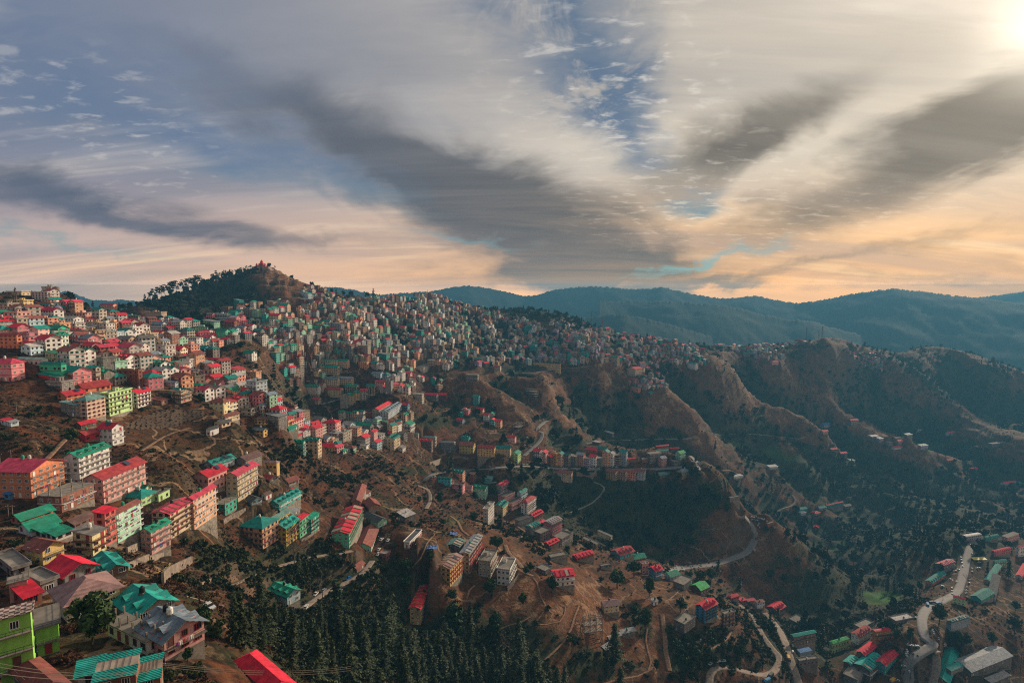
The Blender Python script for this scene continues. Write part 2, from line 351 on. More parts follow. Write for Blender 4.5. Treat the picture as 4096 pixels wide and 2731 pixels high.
# ------------------------------------------------------------------ roads cut into the slopes
ZONE = dict(z1=(0,1000,2.1382), z2=(900,1000,2.1382), z3=(1900,1000,2.1382), z4=(2900,1000,1.9666), a1=(0,1500,2.6133), a2=(0,2050,2.3022), a3=(800,1600,2.6133), a4=(800,2100,2.4844), a5=(1600,1600,2.6133), a6=(1600,2100,2.4844), a7=(2400,1600,2.6133), a8=(2400,2100,2.4844), b1=(3200,1600,2.6138), b2=(3200,2100,2.4855))
def zuv(z, x, y):
    x0, y0, s = ZONE[z]; return (x0 + x / s) / 4, (y0 + y / s) / 4
TRAILS = """a6 1.6 1000,1022 1090,985 1180,975 1300,905|a6 1.8 1178,1082 1240,1005 1310,982 1375,930 1425,860 1442,780|a6 1.6 1310,982 1450,988 1590,985 1635,900 1642,805|a6 2.4 1440,1330 1530,1240 1620,1160 1700,1020 1728,900 1780,790|a6 2.0 1440,780 1400,700 1360,560 1320,515|a8 2.2 472,1010 455,1130 480,1260 505,1380 480,1480 380,1525 200,1518 60,1562|a8 6.5 615,880 640,1050 655,1250 690,1440|a6 6.0 1045,190 1080,270 1150,340 1215,420|a6 1.8 320,115 240,180 205,270 150,360 95,440|a8 1.8 640,760 720,700 790,640|a6 2.5 660,720 690,640 740,590|a5 3.5 525,1205 600,1260 650,1340 720,1410|a7 2.2 1140,860 1185,815 1245,780 1215,745|a7 2.5 1265,770 1310,830 1330,950|a8 3.0 1300,1045 1270,1110 1190,1170 1090,1230"""
ROADS = [  # name, material, width, photo positions
 ('road','asphalt',10.5,[(660,570),(676,568),(691,566),(711,564),(731,558),(746,552),(753,543),(755,535),(753,526),(749,521),(745,516)]),
 ('road','asphalt',9.0,[(909,695),(909,676),(908,661),(919,651),(933,645),(925,634),(922,620),(926,609),(940,601),(955,593),(960,585),(965,565),(969,550),(973,543),(980,538)]),
 ('road','dusty',7.0,[(933,646),(936,656),(936,666),(931,690)]),
 ('road','dusty',6.0,[(738,604),(751,613),(757,622),(761,631),(771,646),(778,658),(777,666),(771,673),(763,676),(751,674),(741,668),(726,663),(714,665),(710,671),(709,690)]),
 ('road','dusty',7.0,[(764,612),(771,619),(779,629),(785,641),(790,656),(795,671),(801,690)]),
 ('road','asphalt',7.0,[(424,480),(432,473),(461,471),(496,466.5),(528,465.5),(550,467),(590,468),(625,468.5),(660,468),(682,466)]),
 ('road','asphalt',6.5,[(524,455),(532,448),(540,440),(542,433),(537,428),(544,422),(547,420)]),
 ('road','asphalt',6.0,[(690,455),(697,462),(703,472)]),
 ('lane','dusty',3.4,[(230,585),(262,572),(290,562),(315,555),(338,552),(352,550)]),
 ('lane','dusty',4.5,[(302,608),(318,598),(334,588),(350,580),(362,573),(372,560)]),
 ('road','pale',5.0,[(478,372),(510,373),(535,372),(560,368),(580,367),(606,362),(640,357)]),
 ('lane','pale',4.0,[(640,356),(668,352),(685,352),(705,357),(716,361)]),
 ('road','pale',4.5,[(586,443),(608,440),(640,439),(660,438),(688,438),(696,435)]),
 ('road','pale',4.0,[(702,430),(722,434),(742,433),(760,434),(790,437),(800,439),(805,436)]),
 ('lane','dusty',4.0,[(722,470),(735,470),(740,478),(738,488),(742,498)]),
 ('lane','dusty',4.0,[(780,515),(776,512),(782,508),(792,505),(795,500),(792,494)]),
 ('lane','dirt',2.6,[(43,462),(52,452),(62,442),(70,434)]),
 ('lane','dirt',2.0,[(141,450),(165,436),(190,427)]),
 ('lane','dirt',2.4,[(480,515),(500,520),(520,528),(545,545)]),
 ('road','dusty',4.5,[(418,485),(428,492),(430,500),(426,508)]),
 ('lane','dirt',2.6,[(512,565),(525,572),(540,578)]),
 ('lane','pale',3.0,[(596,470),(592,480),(604,486),(596,500),(570,512)]),
]
for q_ in TRAILS.split('|'):
    w_ = q_.split(); ROADS.append(('lane', 'dirt', float(w_[1]) * .6, [zuv(w_[0], *map(float, p.split(','))) for p in w_[2:]]))
def resample(P3, step):
    P3 = [np.array(p) for p in P3]; out = [P3[0]]
    # Catmull-Rom through the points
    Q = [2*P3[0]-P3[1]] + P3 + [2*P3[-1]-P3[-2]]
    for i in range(1, len(Q) - 2):
        L = np.linalg.norm(Q[i+1] - Q[i]); k = max(1, int(L / step))
        for j in range(1, k + 1):
            f = j / k; a, b, c, d = Q[i-1], Q[i], Q[i+1], Q[i+2]
            out.append(.5*((2*b)+(-a+c)*f+(2*a-5*b+4*c-d)*f*f+(-a+3*b-3*c+d)*f**3))
    return np.array(out)
ROADLINES = []
for name, mat, wid, px in ROADS:
    L = resample([hit(*q) for q in px], 6.0)
    z = L[:, 2].copy()
    for _ in range(8): z[1:-1] = (z[:-2] + 2 * z[1:-1] + z[2:]) / 4
    L[:, 2] = z
    ROADLINES.append((name, mat, wid, L))
for name, mat, wid, L in ROADLINES:
    x0, x1, y0, y1 = L[:,0].min()-25, L[:,0].max()+25, L[:,1].min()-25, L[:,1].max()+25
    ii, jj = np.nonzero((GX > x0) & (GX < x1) & (GY > y0) & (GY < y1))
    if not len(ii): continue
    X, Y = GX[ii, jj], GY[ii, jj]
    best = np.full(len(X), 1e9); zb = np.zeros(len(X))
    for a, b in zip(L[:-1], L[1:]):
        vx, vy = b[0]-a[0], b[1]-a[1]; k = np.clip(((X-a[0])*vx+(Y-a[1])*vy)/(vx*vx+vy*vy+1e-9), 0, 1)
        dd = np.hypot(X-a[0]-k*vx, Y-a[1]-k*vy); m = dd < best; best[m] = dd[m]; zb[m] = (a[2]+k*(b[2]-a[2]))[m]
    w = np.clip(1 - (best - wid*.5 - 1.5) / max(5.0, wid), 0, 1); w = w*w*(3-2*w)
    GZ[ii, jj] = GZ[ii, jj] * (1 - w) + (zb - .25) * w
# ------------------------------------------------------------------ houses read off the photo: zone, three base corners, base and eave heights, storeys, wall, roof, turn, balconies | label
LIST = """
a1 -60 335 695 1285 1000 4 orange gable:pred 86 R|long orange hotel with stacked balconies and pinkish red tin roof
a1 690 840 1165 1145 845 5 white multi:green 86 R|tall white hotel with brown trim and green dormer roof behind the orange hotel
a1 885 1090 1540 1340 1080 4 pink gable:rustr 86 R|pale pink lodging house with rusty and grey tin roof
a1 400 650 1000 1430 1265 2 brick cols:conc 84|unfinished brick house with bare columns on its slab roof
a1 1300 1480 1640 1370 1285 2 limep hip:teal 80
a1 1370 1500 1590 1235 1195 1 limep gable:teal 80
a1 1630 1660 1780 1320 1240 1 limep rail:conc 84
a1 1600 1790 2030 1709 1440 5 cream striped:pred 86 R
a1 1950 2035 2275 1610 1290 5 peach gable:pred 86 R
a1 1000 1115 1230 1783 1440 5 coral shed:red 86 R|narrow coral red tower house with bright red sloping roof
a1 1190 1235 1490 1750 1440 5 mint gable:rust 86 R|mint green tenement with rounded balconies and rusty roof
a2 1305 1400 1580 385 165 4 pink multi:green 80 R|pale pink four-storey house with jumbled green gables above the stone wall
a2 690 860 985 395 200 3 paley shed:grey 82
a2 580 690 870 150 110 1 wood gable:brownr 84
a2 175 290 550 215 150 1 white gable:green 66
a2 105 200 500 110 80 1 orange gable:green 70
a2 330 430 590 245 215 1 offw shed:green 70
a2 430 520 675 265 235 1 offw shed:green 70
a2 240 400 600 480 370 2 yellow gable:rust 72
a2 440 600 890 665 570 1 grey gable:red 62 -|grey attic house under a plain bright red gable roof
a2 850 960 1185 620 575 1 wood multi:teal 50
a2 500 620 1120 1010 880 2 paley hip:dusty 52 -|large house under a faded dusty pink hip roof behind the leafy tree
a2 1080 1270 1620 1030 935 1 grey multi:tealb 56 -|open-sided hall with a big bright teal roof and raised dormers
a2 1295 1520 1895 1360 1215 2 pink multi:bgrey 60 R|pink house with blue-grey dormer roof and checkered terraces
a2 -300 20 335 1640 985 4 lime rail:check 38 R|lime green four-storey house with roof terrace at the near corner
a2 0 95 215 830 600 1 pink rail:conc 40
a2 130 235 340 880 780 1 brick shed:red 60
a2 235 390 520 760 650 1 grey deck:conc 62
a2 -20 130 265 600 520 1 grey deck:conc 56
a2 320 350 495 1330 1070 2 lime rail:conc 40
a2 770 880 1262 1690 1515 1 brick steep:beige 22 -|brick shelter under a beige translucent roof with green edges
a2 1225 1272 1440 1650 1520 1 brick steep:beige 25
a2 640 720 870 1630 1500 1 offw shed:tealb 30
a2 150 420 660 1810 1690 1 grey hip:rust 58
a2 1010 1360 1440 1310 1180 1 white cols:conc 62
a4 380 760 960 1790 1700 1 white hip:red 50 -|house under a bright red hip roof cut by the lower picture edge
a4 690 870 1000 800 700 2 pblue multi:green 60 -|pale blue bungalow with green crossed gables among the conifers
a4 1495 1560 1635 465 425 1 brick gable:rust 70
a4 1785 1850 1890 350 290 1 brick deck:tin 70
a3 45 150 370 745 690 2 greyb multi:teal 70
a3 -60 90 290 960 790 2 pink gable:red 76
a3 280 400 615 1060 780 5 cream gable:pred 85 R|long cream five-storey block with pinkish red roof and two dormer slits
a3 380 480 650 700 610 1 grey gable:brownr 74
a3 645 805 832 790 650 2 yellow hip:dusty 80
a3 655 730 820 855 820 1 grey gable:rustr 60
a3 860 930 1035 895 850 1 greyc gable:rust 60
a3 860 920 1000 1010 980 1 brick gable:rustr 75
a3 655 690 750 1040 985 1 white gable:brownr 70
a3 455 540 650 1095 1055 1 pblue gable:slate 55
a3 160 265 390 1200 1085 2 seag cols:conc 82
a3 430 660 830 1555 1330 4 peach hip:teal 76 RL|peach house of stepped terraces with a small teal hip roof
a3 770 905 1040 1525 1330 4 mustard multi:tealb 80 R
a3 700 780 945 1330 1250 2 mustard gable:tealg 78
a3 1010 1045 1140 1440 1260 3 green shed:red 82 R
a3 1120 1165 1250 1400 1240 4 seag shed:green 82 R
a3 725 830 1060 1150 1080 2 teal multi:teal 76
a3 900 960 1050 1215 1180 1 grey shed:silver 76
a3 1380 1560 1705 1545 1385 4 green striped:red 94 R|long green school block with ribbed red roof and black tanks
a3 1620 1790 1870 1580 1520 1 mint gable:rust 94
a3 1700 1860 1955 1330 1270 1 mint gable:slate 50
a3 1590 1680 1740 1095 1050 1 brick gable:rust 98
a3 1715 1765 1885 1150 1110 1 brick gable:rust 30
a3 1655 1720 1785 1020 975 1 white shed:rust 60
a3 2070 2150 2245 1280 1215 1 grey shed:tin 50
a6 40 95 215 225 170 1 white deck:slate 76
a3 570 680 735 255 205 2 yellow hip:brownr 76
a3 555 665 710 385 310 2 yellow gable:bgrey 76
a3 205 270 415 240 170 2 cream gable:rust 76
a3 150 230 320 285 235 1 cream gable:slate 72
a3 65 110 200 370 300 1 white gable:slate 72
a3 100 250 320 145 15 3 paley hip:rust 80
a3 895 990 1020 135 55 3 brick flat:conc 80
a3 720 840 910 220 95 3 pblue hip:red 80
a3 430 540 600 160 95 2 greyc flat:conc 80
a3 925 965 1085 310 225 3 pink hip:rustr 80
a3 875 930 1025 330 295 1 teal gable:green 76
a3 880 1000 1070 390 355 1 red shed:white 80
a3 885 1080 1110 575 430 4 seag multi:green 80
a3 1100 1235 1275 600 415 5 cream multi:teal 82
a3 1265 1380 1430 530 485 1 yellow gable:red 72
a3 1440 1500 1545 560 525 1 mint hip:green 70
a3 1510 1600 1635 550 490 1 mint hip:rust 76
a3 1285 1420 1475 370 235 4 pink hip:red 80
a3 1450 1500 1525 205 120 4 cream multi:green 78
a3 1527 1575 1595 215 130 4 greyc multi:teal 78
a3 1597 1640 1660 210 120 4 cream multi:green 78
a3 1662 1710 1730 200 115 4 offw multi:teal 78
a3 1732 1775 1790 190 130 3 brick flat:conc 78
a3 1720 1810 1840 285 215 3 greyb multi:bgrey 76
a3 1885 1970 2110 195 130 4 pblue multi:bgrey 84
a3 2105 2150 2195 225 150 4 cream multi:green 76
a3 1870 1955 1970 300 230 4 brown shed:green 80
a3 1972 2025 2035 295 225 4 white gable:red 80
a3 2037 2095 2110 285 215 4 greyc multi:teal 80
a3 2105 2200 2245 330 255 4 white gable:green 78
a3 2140 2280 2290 390 345 1 greyc hip:tealg 80
a3 1800 1870 2010 165 95 3 greyc gable:red 82
a3 1640 1730 1780 480 390 3 grey gable:red 78
a3 1765 1820 1860 470 330 4 pink gable:red 78
a3 1930 2030 2095 525 400 4 cream multi:teal 76
a3 1440 1500 1590 440 350 3 greyc flat:conc 80
a3 1620 1740 1770 510 480 1 white deck:conc 80
a5 55 330 345 545 420 4 brown multi:red 82 -|dark brown terrace of flats with a row of red gables
a5 240 370 385 490 390 3 greyc hip:tealg 80
a5 425 570 580 545 440 4 slatew hip:silver 80
a5 620 765 790 555 470 3 mustard gable:rust 80
a5 810 985 990 590 495 4 ochre gable:rustr 80
a5 988 1150 1155 595 500 4 ochre gable:teal 80
a5 1165 1230 1265 655 560 4 limep gable:green 70
a5 640 715 720 430 390 2 teal multi:teal 76
a5 1120 1200 1215 455 385 3 pink gable:red 76
a5 795 865 870 165 95 3 peach gable:red 76
a5 870 925 940 215 150 3 white gable:red 76
a5 935 985 990 265 205 3 cyan gable:red 76
a5 992 1050 1070 290 215 3 peach gable:red 70
a5 925 980 985 180 140 2 cream gable:teal 76
a5 1185 1240 1300 315 250 2 grey frame:conc 60
a5 1390 1460 1464 660 530 5 white gable:red 60
a5 1464 1520 1524 665 545 5 pink gable:red 60
a5 1524 1575 1580 680 590 4 brown gable:red 60
a5 1580 1630 1634 685 560 4 gold flat:conc 60
a5 1634 1685 1690 690 560 5 peach gable:teal 60
a5 1690 1760 1764 695 570 5 grey gable:dteal 60
a5 1764 1835 1840 692 585 4 grey flat:conc 60
a5 1840 1915 1919 690 570 5 salmon gable:silver 60
a5 1919 1975 1977 700 610 4 lav flat:conc 60
a5 1977 2045 2049 695 590 4 white gable:red 60
a5 2049 2110 2113 700 610 3 grey flat:conc 60
a5 2113 2170 2173 695 540 6 peach gable:teal 60
a5 2173 2225 2228 695 560 5 white gable:silver 60
a5 2228 2290 2293 695 580 5 brown flat:conc 60
a5 2293 2360 2365 690 540 5 greyb gable:teal 60
a5 1950 2050 2055 565 520 2 brick gable:red 60
a5 2055 2150 2155 545 505 2 greyc multi:teal 60
a5 1585 1790 1795 860 760 4 cream gable:rust 70 -|cream four-storey flats with a pale stair bay below the street row
a7 60 160 165 840 750 4 ochre gable:rust 60
a7 162 265 268 843 750 4 tan gable:rust 60
a7 268 365 370 843 750 4 salmon gable:rust 60
a7 370 460 468 840 745 4 pblue gable:rust 60
a5 545 655 662 850 750 4 peach multi:teal 74
a5 395 530 540 895 815 3 cyan multi:teal 76
a5 660 770 778 870 775 4 brick flat:conc 76
a5 545 655 660 978 890 3 rose deck:slate 76
a5 668 750 760 985 905 3 pink deck:slate 76
a5 765 890 920 1040 920 4 mint multi:green 74
a5 880 945 950 870 820 2 cyan deck:conc 70
a5 1000 1060 1140 970 890 3 greyb multi:red 60
a5 1025 1095 1200 1085 1010 3 pink deck:slate 52
a5 1225 1265 1330 1040 965 3 pblue gable:teal 60
a5 985 1075 1130 1215 1115 4 ochre multi:teal 70
a5 870 920 985 1300 1140 5 offw flat:conc 74
a5 1115 1170 1270 1150 1080 2 pink deck:slate 52
a5 1265 1330 1420 1200 1070 6 white hip:rustr 62 R|tall white six-storey house with dull red roof above the concrete slabs
a5 1340 1400 1495 1260 1210 2 brown multi:red 52
a5 1205 1240 1385 1305 1260 1 grey deck:slate 40
a5 1310 1370 1470 1410 1330 2 grey striped:teal 46
a5 1415 1480 1530 1350 1295 2 rose gable:red 52
a5 1500 1585 1690 1425 1290 5 rose striped:silver 50 R|rose pink five-storey block with silvery ribbed roof
a5 1400 1470 1570 1480 1395 3 grey deck:conc 46
a5 1690 1760 1805 1500 1410 2 greyc flat:conc 50
a5 1600 1690 1790 1530 1450 2 grey deck:conc 50
a5 1505 1560 1660 1540 1505 1 brick multi:red 46
a5 1910 2050 2060 1550 1500 2 ochre shed:grey 50
a5 2065 2205 2215 1500 1420 2 paley shed:grey 50
a5 2105 2215 2220 385 345 2 grey shed:silver 50
a5 2010 2080 2085 465 440 1 brick deck:tin 50
a6 470 590 640 260 215 2 grey striped:tealg 74
a6 600 690 815 480 275 5 greyc striped:silver 76 R|tall greyish cream house with silvery ribbed roof beside the green-roofed shed
a6 370 500 620 605 425 4 yellow striped:dusty 70 R|yellow and brown tenement with balconies full of washing and patchy silver roof
a6 780 900 965 515 360 3 greyc flat:conc 76 R
a6 965 1090 1145 600 440 3 white flat:conc 76 R
a6 100 205 305 985 815 4 yellow striped:red 85 R|narrow yellow house with long ribbed red roof above the conifers
a6 1505 1548 1735 605 510 2 white striped:red 12 R|white house under a broad bright red ribbed roof on bare ground
a6 1355 1440 1510 490 455 1 grey deck:conc 46
a6 1470 1500 1665 345 320 1 grey deck:conc 22
a6 1985 2000 2105 430 405 1 grey deck:conc 20
a6 1710 1760 1925 352 322 1 brick striped:red 30
a6 1995 2030 2175 870 795 2 paley gable:dusty 12
a6 1810 1830 2010 1065 930 2 grey frame:conc 12 -|roofless concrete frame of a new house on the bare slope
a6 2070 2085 2200 1170 1125 1 stone gable:tin 30
a6 2005 2050 2115 1270 1235 1 stone shed:silver 40
a6 2200 2210 2340 1110 1070 1 stone shed:silver 20
a8 110 200 340 335 300 2 cyan multi:rustr 32
a8 280 330 455 372 335 2 pink gable:green 20
a8 405 420 480 475 385 2 pink flat:conc 16
a8 480 550 620 535 450 3 blue multi:red 32 R|small blue house with stacked red gables beside the main road
a8 640 700 790 550 505 1 greyb gable:green 30
a8 725 830 915 640 595 1 grey deck:conc 46
a8 905 1000 1080 690 630 1 wood gable:greenb 34
a8 515 530 575 795 755 1 white shed:silver 20
a8 945 1040 1160 970 830 5 blue multi:red 36 R|tall blue guest house with bright red dormer roof standing alone
a8 1205 1230 1335 1030 880 4 greyc flat:conc 22
a8 735 835 945 1080 985 2 grey deck:conc 42
a8 1270 1300 1380 745 715 1 red hip:red 24
a8 1370 1400 1450 772 748 1 red shed:red 20
a8 1455 1470 1545 775 750 1 brick shed:pred 16
a8 1545 1560 1635 825 765 2 white shed:rust 16
a8 1660 1760 1840 885 845 1 wood multi:red 36
a8 1870 1950 2030 1005 965 1 grey deck:conc 32
a8 1890 1920 2140 1195 1100 2 wood gable:tealb 16
a8 1970 1990 2100 1305 1260 1 greyb shed:blue 16
a8 1955 1980 2165 1395 1345 1 grey deck:conc 12
b2 295 320 480 1270 1165 2 limep hip:greenb 22
b2 505 580 700 1185 1100 2 white multi:rustr 32
b2 530 600 720 1065 1015 1 grey deck:conc 28
b2 730 745 890 1185 1055 3 gold barrel:red 12 R|golden yellow house with a curved bright red roof
b2 880 950 1130 995 950 1 grey deck:tin 16
b2 560 640 760 1335 1265 1 wood multi:red 34
b2 750 840 960 1480 1385 2 teal multi:red 36
b2 540 690 820 1545 1435 2 wood striped:tealb 36
b2 430 500 570 1430 1370 1 wood striped:tealb 36
b2 425 560 680 1630 1535 2 grey flat:conc 42
b2 1500 1700 2130 1500 1440 1 grey gable:silver 22 -|huge grey and teal metal-roofed warehouse by the road
b2 1450 1500 1620 1480 1440 1 grey shed:teal 24
b2 1340 1480 1590 1620 1545 1 wood gable:tealb 46
b2 1835 1900 2080 1610 1560 1 stone shed:tin 22
b2 1450 1500 1675 1050 960 2 greyb striped:dteal 20
b2 1520 1640 1725 800 730 2 limep gable:pred 56
b2 1690 1800 1920 775 735 1 teal gable:teal 30
b2 1865 1940 2000 760 690 2 lav gable:slate 46
b2 1830 1890 1990 590 535 1 cream gable:teal 40
b2 1910 1950 2000 490 450 1 grey gable:dteal 60
b2 1345 1420 1535 475 400 2 grey striped:pred 26
b2 1245 1310 1440 605 560 1 orange multi:teal 34
b2 1900 1935 2090 305 260 2 rose multi:red 20
b2 1925 1940 2050 410 360 2 mint gable:teal 16
b2 2145 2200 2260 540 470 1 offw gable:red 40
b2 2145 2170 2260 310 210 3 white gable:pred 16
b2 1610 1650 1795 155 110 2 greyb barrel:white 16 -|grey hall with a white barrel roof at the top of the road
b2 1820 1850 1970 155 110 1 teal multi:teal 20
b2 2000 2060 2170 180 120 2 pink flat:conc 26
b1 525 530 607 262 208 3 grey gable:red 20
b1 195 250 322 290 255 2 greyb multi:blue 30
b1 235 240 295 345 322 1 pink gable:red 20
b1 745 750 825 420 375 2 grey shed:silver 20
b1 825 830 872 435 400 2 lav shed:silver 20
b1 920 925 970 480 440 2 grey deck:conc 20
b1 975 980 1070 515 475 1 white gable:red 16
b1 1025 1030 1075 445 420 1 pink gable:pred 20
b1 1260 1265 1338 510 475 2 lav shed:tealg 20
b1 1118 1120 1175 390 360 2 grey shed:silver 20
b1 1205 1210 1285 335 315 1 white shed:white 20
b1 1550 1555 1630 375 335 2 white gable:red 20
b1 425 430 492 575 545 1 grey gable:red 20
b1 325 330 395 530 512 1 grey gable:red 20
b1 530 535 575 650 630 1 white shed:tealg 20
b1 1540 1545 1615 645 610 1 gold gable:red 16
b1 1790 1795 1855 735 718 1 white gable:red 16
b1 2000 2005 2150 495 450 2 grey deck:conc 16
b1 2135 2140 2265 890 860 1 white gable:red 16
b1 2270 2275 2335 890 875 1 cyan shed:teal 16
b1 270 280 450 1120 1085 1 teal gable:red 24
b1 155 160 212 1200 1180 1 offw hip:red 24
b1 190 195 245 1355 1310 1 brick gable:red 60
b1 280 290 360 1125 1105 1 teal gable:teal 20
b1 -10 -5 72 1165 1135 1 teal gable:teal 20
b1 5 10 62 1200 1170 1 white hip:white 20
b1 200 205 275 1150 1125 1 greyb gable:teal 20
b1 465 470 535 1130 1105 1 stone gable:grey 20
a7 580 590 720 500 480 1 wood gable:red 20
a7 720 730 830 525 500 1 wood multi:red 10
a7 580 590 715 560 530 1 greyc multi:teal 20
a7 830 835 890 615 550 2 mint gable:greenb 30
a7 430 440 535 645 605 1 brick gable:bgrey 20
a7 515 520 640 655 560 3 grey flat:conc 20
a7 640 645 695 695 605 3 pink gable:bgrey 30
a7 620 625 780 810 770 1 stone gable:tealg 16
a7 800 865 945 822 735 2 ochre gable:bgrey 34
a7 770 775 845 690 640 2 stone deck:conc 20
a7 1350 1360 1465 1055 1020 1 grey deck:conc 24
a7 1395 1400 1497 818 795 1 white deck:white 20
a7 1770 1775 1860 718 695 1 white shed:white 16
a7 1740 1750 1830 1330 1285 1 brick deck:conc 30
a7 270 280 370 645 590 1 brick gable:red 20
z1 -70 105 220 1120 960 3 pinkb hip:pred 80 -|bright pink three-storey villa with red eaves on the brown slope
z1 345 530 545 1095 970 2 mintb hip:teal 80 -|bright mint villa with white windows and teal roof
z1 330 500 600 1125 1085 1 red shed:teal 80
z1 655 830 865 1160 1000 4 greyc gable:tealb 80
z1 390 520 526 980 890 3 paley shed:green 80
z1 100 370 380 985 930 1 offw gable:paleg 80
z1 1015 1190 1200 1165 1030 4 brick flat:conc 80 -|dark bare brick block with plain flat top
z1 1195 1305 1312 1135 1060 3 pink hip:red 80
a1 785 915 1112 468 260 5 tan hip:tealg 84 -|tan five-storey block with grey-green hip roof beside the lime house
a1 1065 1150 1390 425 195 5 limep flat:conc 86 R|pale lime five-storey house with balconies above the ploughed field
a1 1340 1445 1585 340 180 4 white gable:red 84 R
a1 605 700 890 290 205 2 orange gable:red 72
a1 760 880 1165 185 130 1 orange gable:rustr 66
a1 640 790 800 430 310 3 grey shed:tealg 80
a1 810 895 1045 692 615 1 red gable:rustr 78
a1 1040 1180 1300 735 545 3 white gable:red 82 R
a1 790 850 1010 560 510 1 wood gable:red 74
a1 1800 1895 1910 290 170 3 tan flat:conc 80
a1 2265 2345 2360 140 55 2 cyan gable:red 80
a1 1580 1690 1760 310 262 1 brick shed:rust 80
a1 15 55 80 520 485 1 pblue shed:red 70
a1 85 115 145 535 500 1 pblue shed:silver 70
a1 55 100 150 1300 1235 1 blue hip:blue 70
z1 1770 1880 1892 990 930 3 paley gable:red 78
z1 1600 1700 1718 1095 1040 3 cream hip:silver 78
z1 1850 1915 1925 1180 1110 3 cyan multi:red 78
z1 2030 2135 2150 1165 1100 3 paley gable:rustr 78
z1 2120 2190 2197 1100 1050 3 peach flat:conc 78
z1 1735 1855 1865 1200 1180 1 teal gable:red 78
z1 1365 1500 1515 1180 1130 2 pblue gable:bgrey 78
z1 1560 1720 1730 1225 1165 3 cream hip:green 78
z1 1465 1560 1565 1300 1210 3 tan gable:teal 78
z1 1800 1960 1965 1400 1300 3 paley hip:rustr 78
z1 540 700 710 750 700 3 greyc hip:red 78
z1 820 900 905 765 700 2 white flat:conc 78
z1 960 1090 1096 840 790 3 pink gable:pred 78
z1 800 935 940 840 795 2 white gable:maroon 78
z1 1245 1360 1365 870 830 2 yellow gable:brownr 78
z1 535 700 708 865 825 2 yellow gable:rustr 78
z1 1190 1290 1296 800 720 4 cream flat:conc 78
z1 1300 1370 1376 790 715 4 peach gable:red 78
z1 1720 1800 1806 810 750 4 white gable:pred 78
z1 1245 1385 1390 625 530 5 tan flat:conc 80
z1 1040 1185 1200 640 560 4 greyc shed:green 80
z1 510 690 700 605 545 3 paley gable:brownr 80
z1 340 500 503 740 690 3 mintb gable:green 78
z1 275 410 418 440 365 4 offw flat:conc 80
z1 360 440 447 380 315 3 greyc flat:conc 80
z1 90 205 212 495 440 3 yellow flat:conc 80
z1 225 420 430 525 465 3 rose gable:teal 80
z1 55 185 190 385 355 1 cream deck:conc 80
z1 0 70 75 555 460 4 greyc flat:conc 80
z1 650 800 812 690 640 2 white gable:silver 80
z1 540 650 655 700 640 3 offw flat:conc 80
z1 690 820 826 790 690 4 tan flat:conc 80
z1 280 415 420 680 600 4 salmon flat:conc 80
z1 0 150 160 840 740 4 orange gable:rustr 80
z1 1650 1750 1808 895 840 3 blue gable:teal 80
z1 2080 2158 2164 945 875 4 white gable:green 80
z1 1840 1945 1950 600 545 3 pblue flat:conc 80
z1 1920 2005 2010 670 610 3 brick gable:rustr 80
z1 855 968 972 510 465 2 salmon gable:rustr 80
z1 150 325 335 850 810 2 paley gable:red 80
z1 1850 1930 1935 755 690 4 mintb gable:green 80
z1 1935 1990 1995 755 695 4 green gable:green 80
z1 1665 1800 1805 575 545 1 white gable:rustr 80
z2 650 800 806 1080 1025 4 cream multi:brownr 78
z2 830 955 966 990 940 4 cream multi:tealb 78
z2 960 1045 1052 1005 945 4 cream multi:green 78
z2 838 960 967 1060 1000 4 cream multi:teal 78
z2 815 960 965 1160 1100 4 cream multi:bgrey 78
z2 965 1080 1086 1160 1095 4 cream multi:silver 78
z2 648 795 802 1235 1165 4 offw multi:green 78
z2 842 990 996 1260 1190 4 paley multi:rustr 78
z2 668 798 804 1315 1275 2 cream gable:rustr 78
z2 1028 1125 1130 1230 1160 4 offw multi:green 78
z2 985 1040 1045 1350 1250 5 greyc flat:conc 78
z2 1045 1095 1100 1320 1235 5 cream multi:green 78
z2 1100 1150 1155 1300 1215 5 paley multi:green 78
z2 1155 1205 1210 1280 1200 5 greyc multi:red 78
z2 1210 1280 1286 1240 1160 5 cream multi:teal 78
z2 152 232 238 945 880 4 white gable:green 78
z2 1285 1365 1370 1190 1125 3 pink gable:rustr 78
z2 1370 1420 1426 1225 1120 4 grey flat:red 78
z2 1475 1518 1523 1220 1160 3 white gable:red 78
z2 1528 1570 1576 1235 1165 3 offw gable:green 78
z2 1525 1585 1590 1110 1050 3 pink gable:pred 78
z2 1600 1685 1690 1310 1230 4 greyc flat:conc 78
z2 1690 1810 1816 1300 1235 4 grey gable:red 78
z2 1825 1890 1895 1285 1235 3 brown gable:red 78
z2 1625 1700 1805 1050 1000 3 offw flat:conc 78
z2 1490 1560 1565 1365 1320 3 blue gable:red 78
z2 2060 2160 2166 1115 1065 2 grey flat:conc 78
z2 2120 2170 2176 1320 1250 4 cyan gable:green 78
z3 465 725 735 1055 975 4 ochre flat:conc 60 -|very long ochre hotel with rows of arched windows
z3 430 520 525 1270 1190 4 grey frame:conc 60
z3 1160 1215 1220 990 915 5 cream gable:teal 40
z3 1295 1370 1432 1080 1015 4 cream gable:red 40
z3 1285 1370 1375 1135 1105 2 rose gable:rustr 40
z3 1330 1395 1400 1220 1180 2 orange flat:red 40
z3 1815 1885 1890 1020 970 3 white hip:teal 30
z3 2115 2200 2207 850 820 2 cream flat:green 30
z4 365 370 420 900 875 2 pink gable:red 20
"""

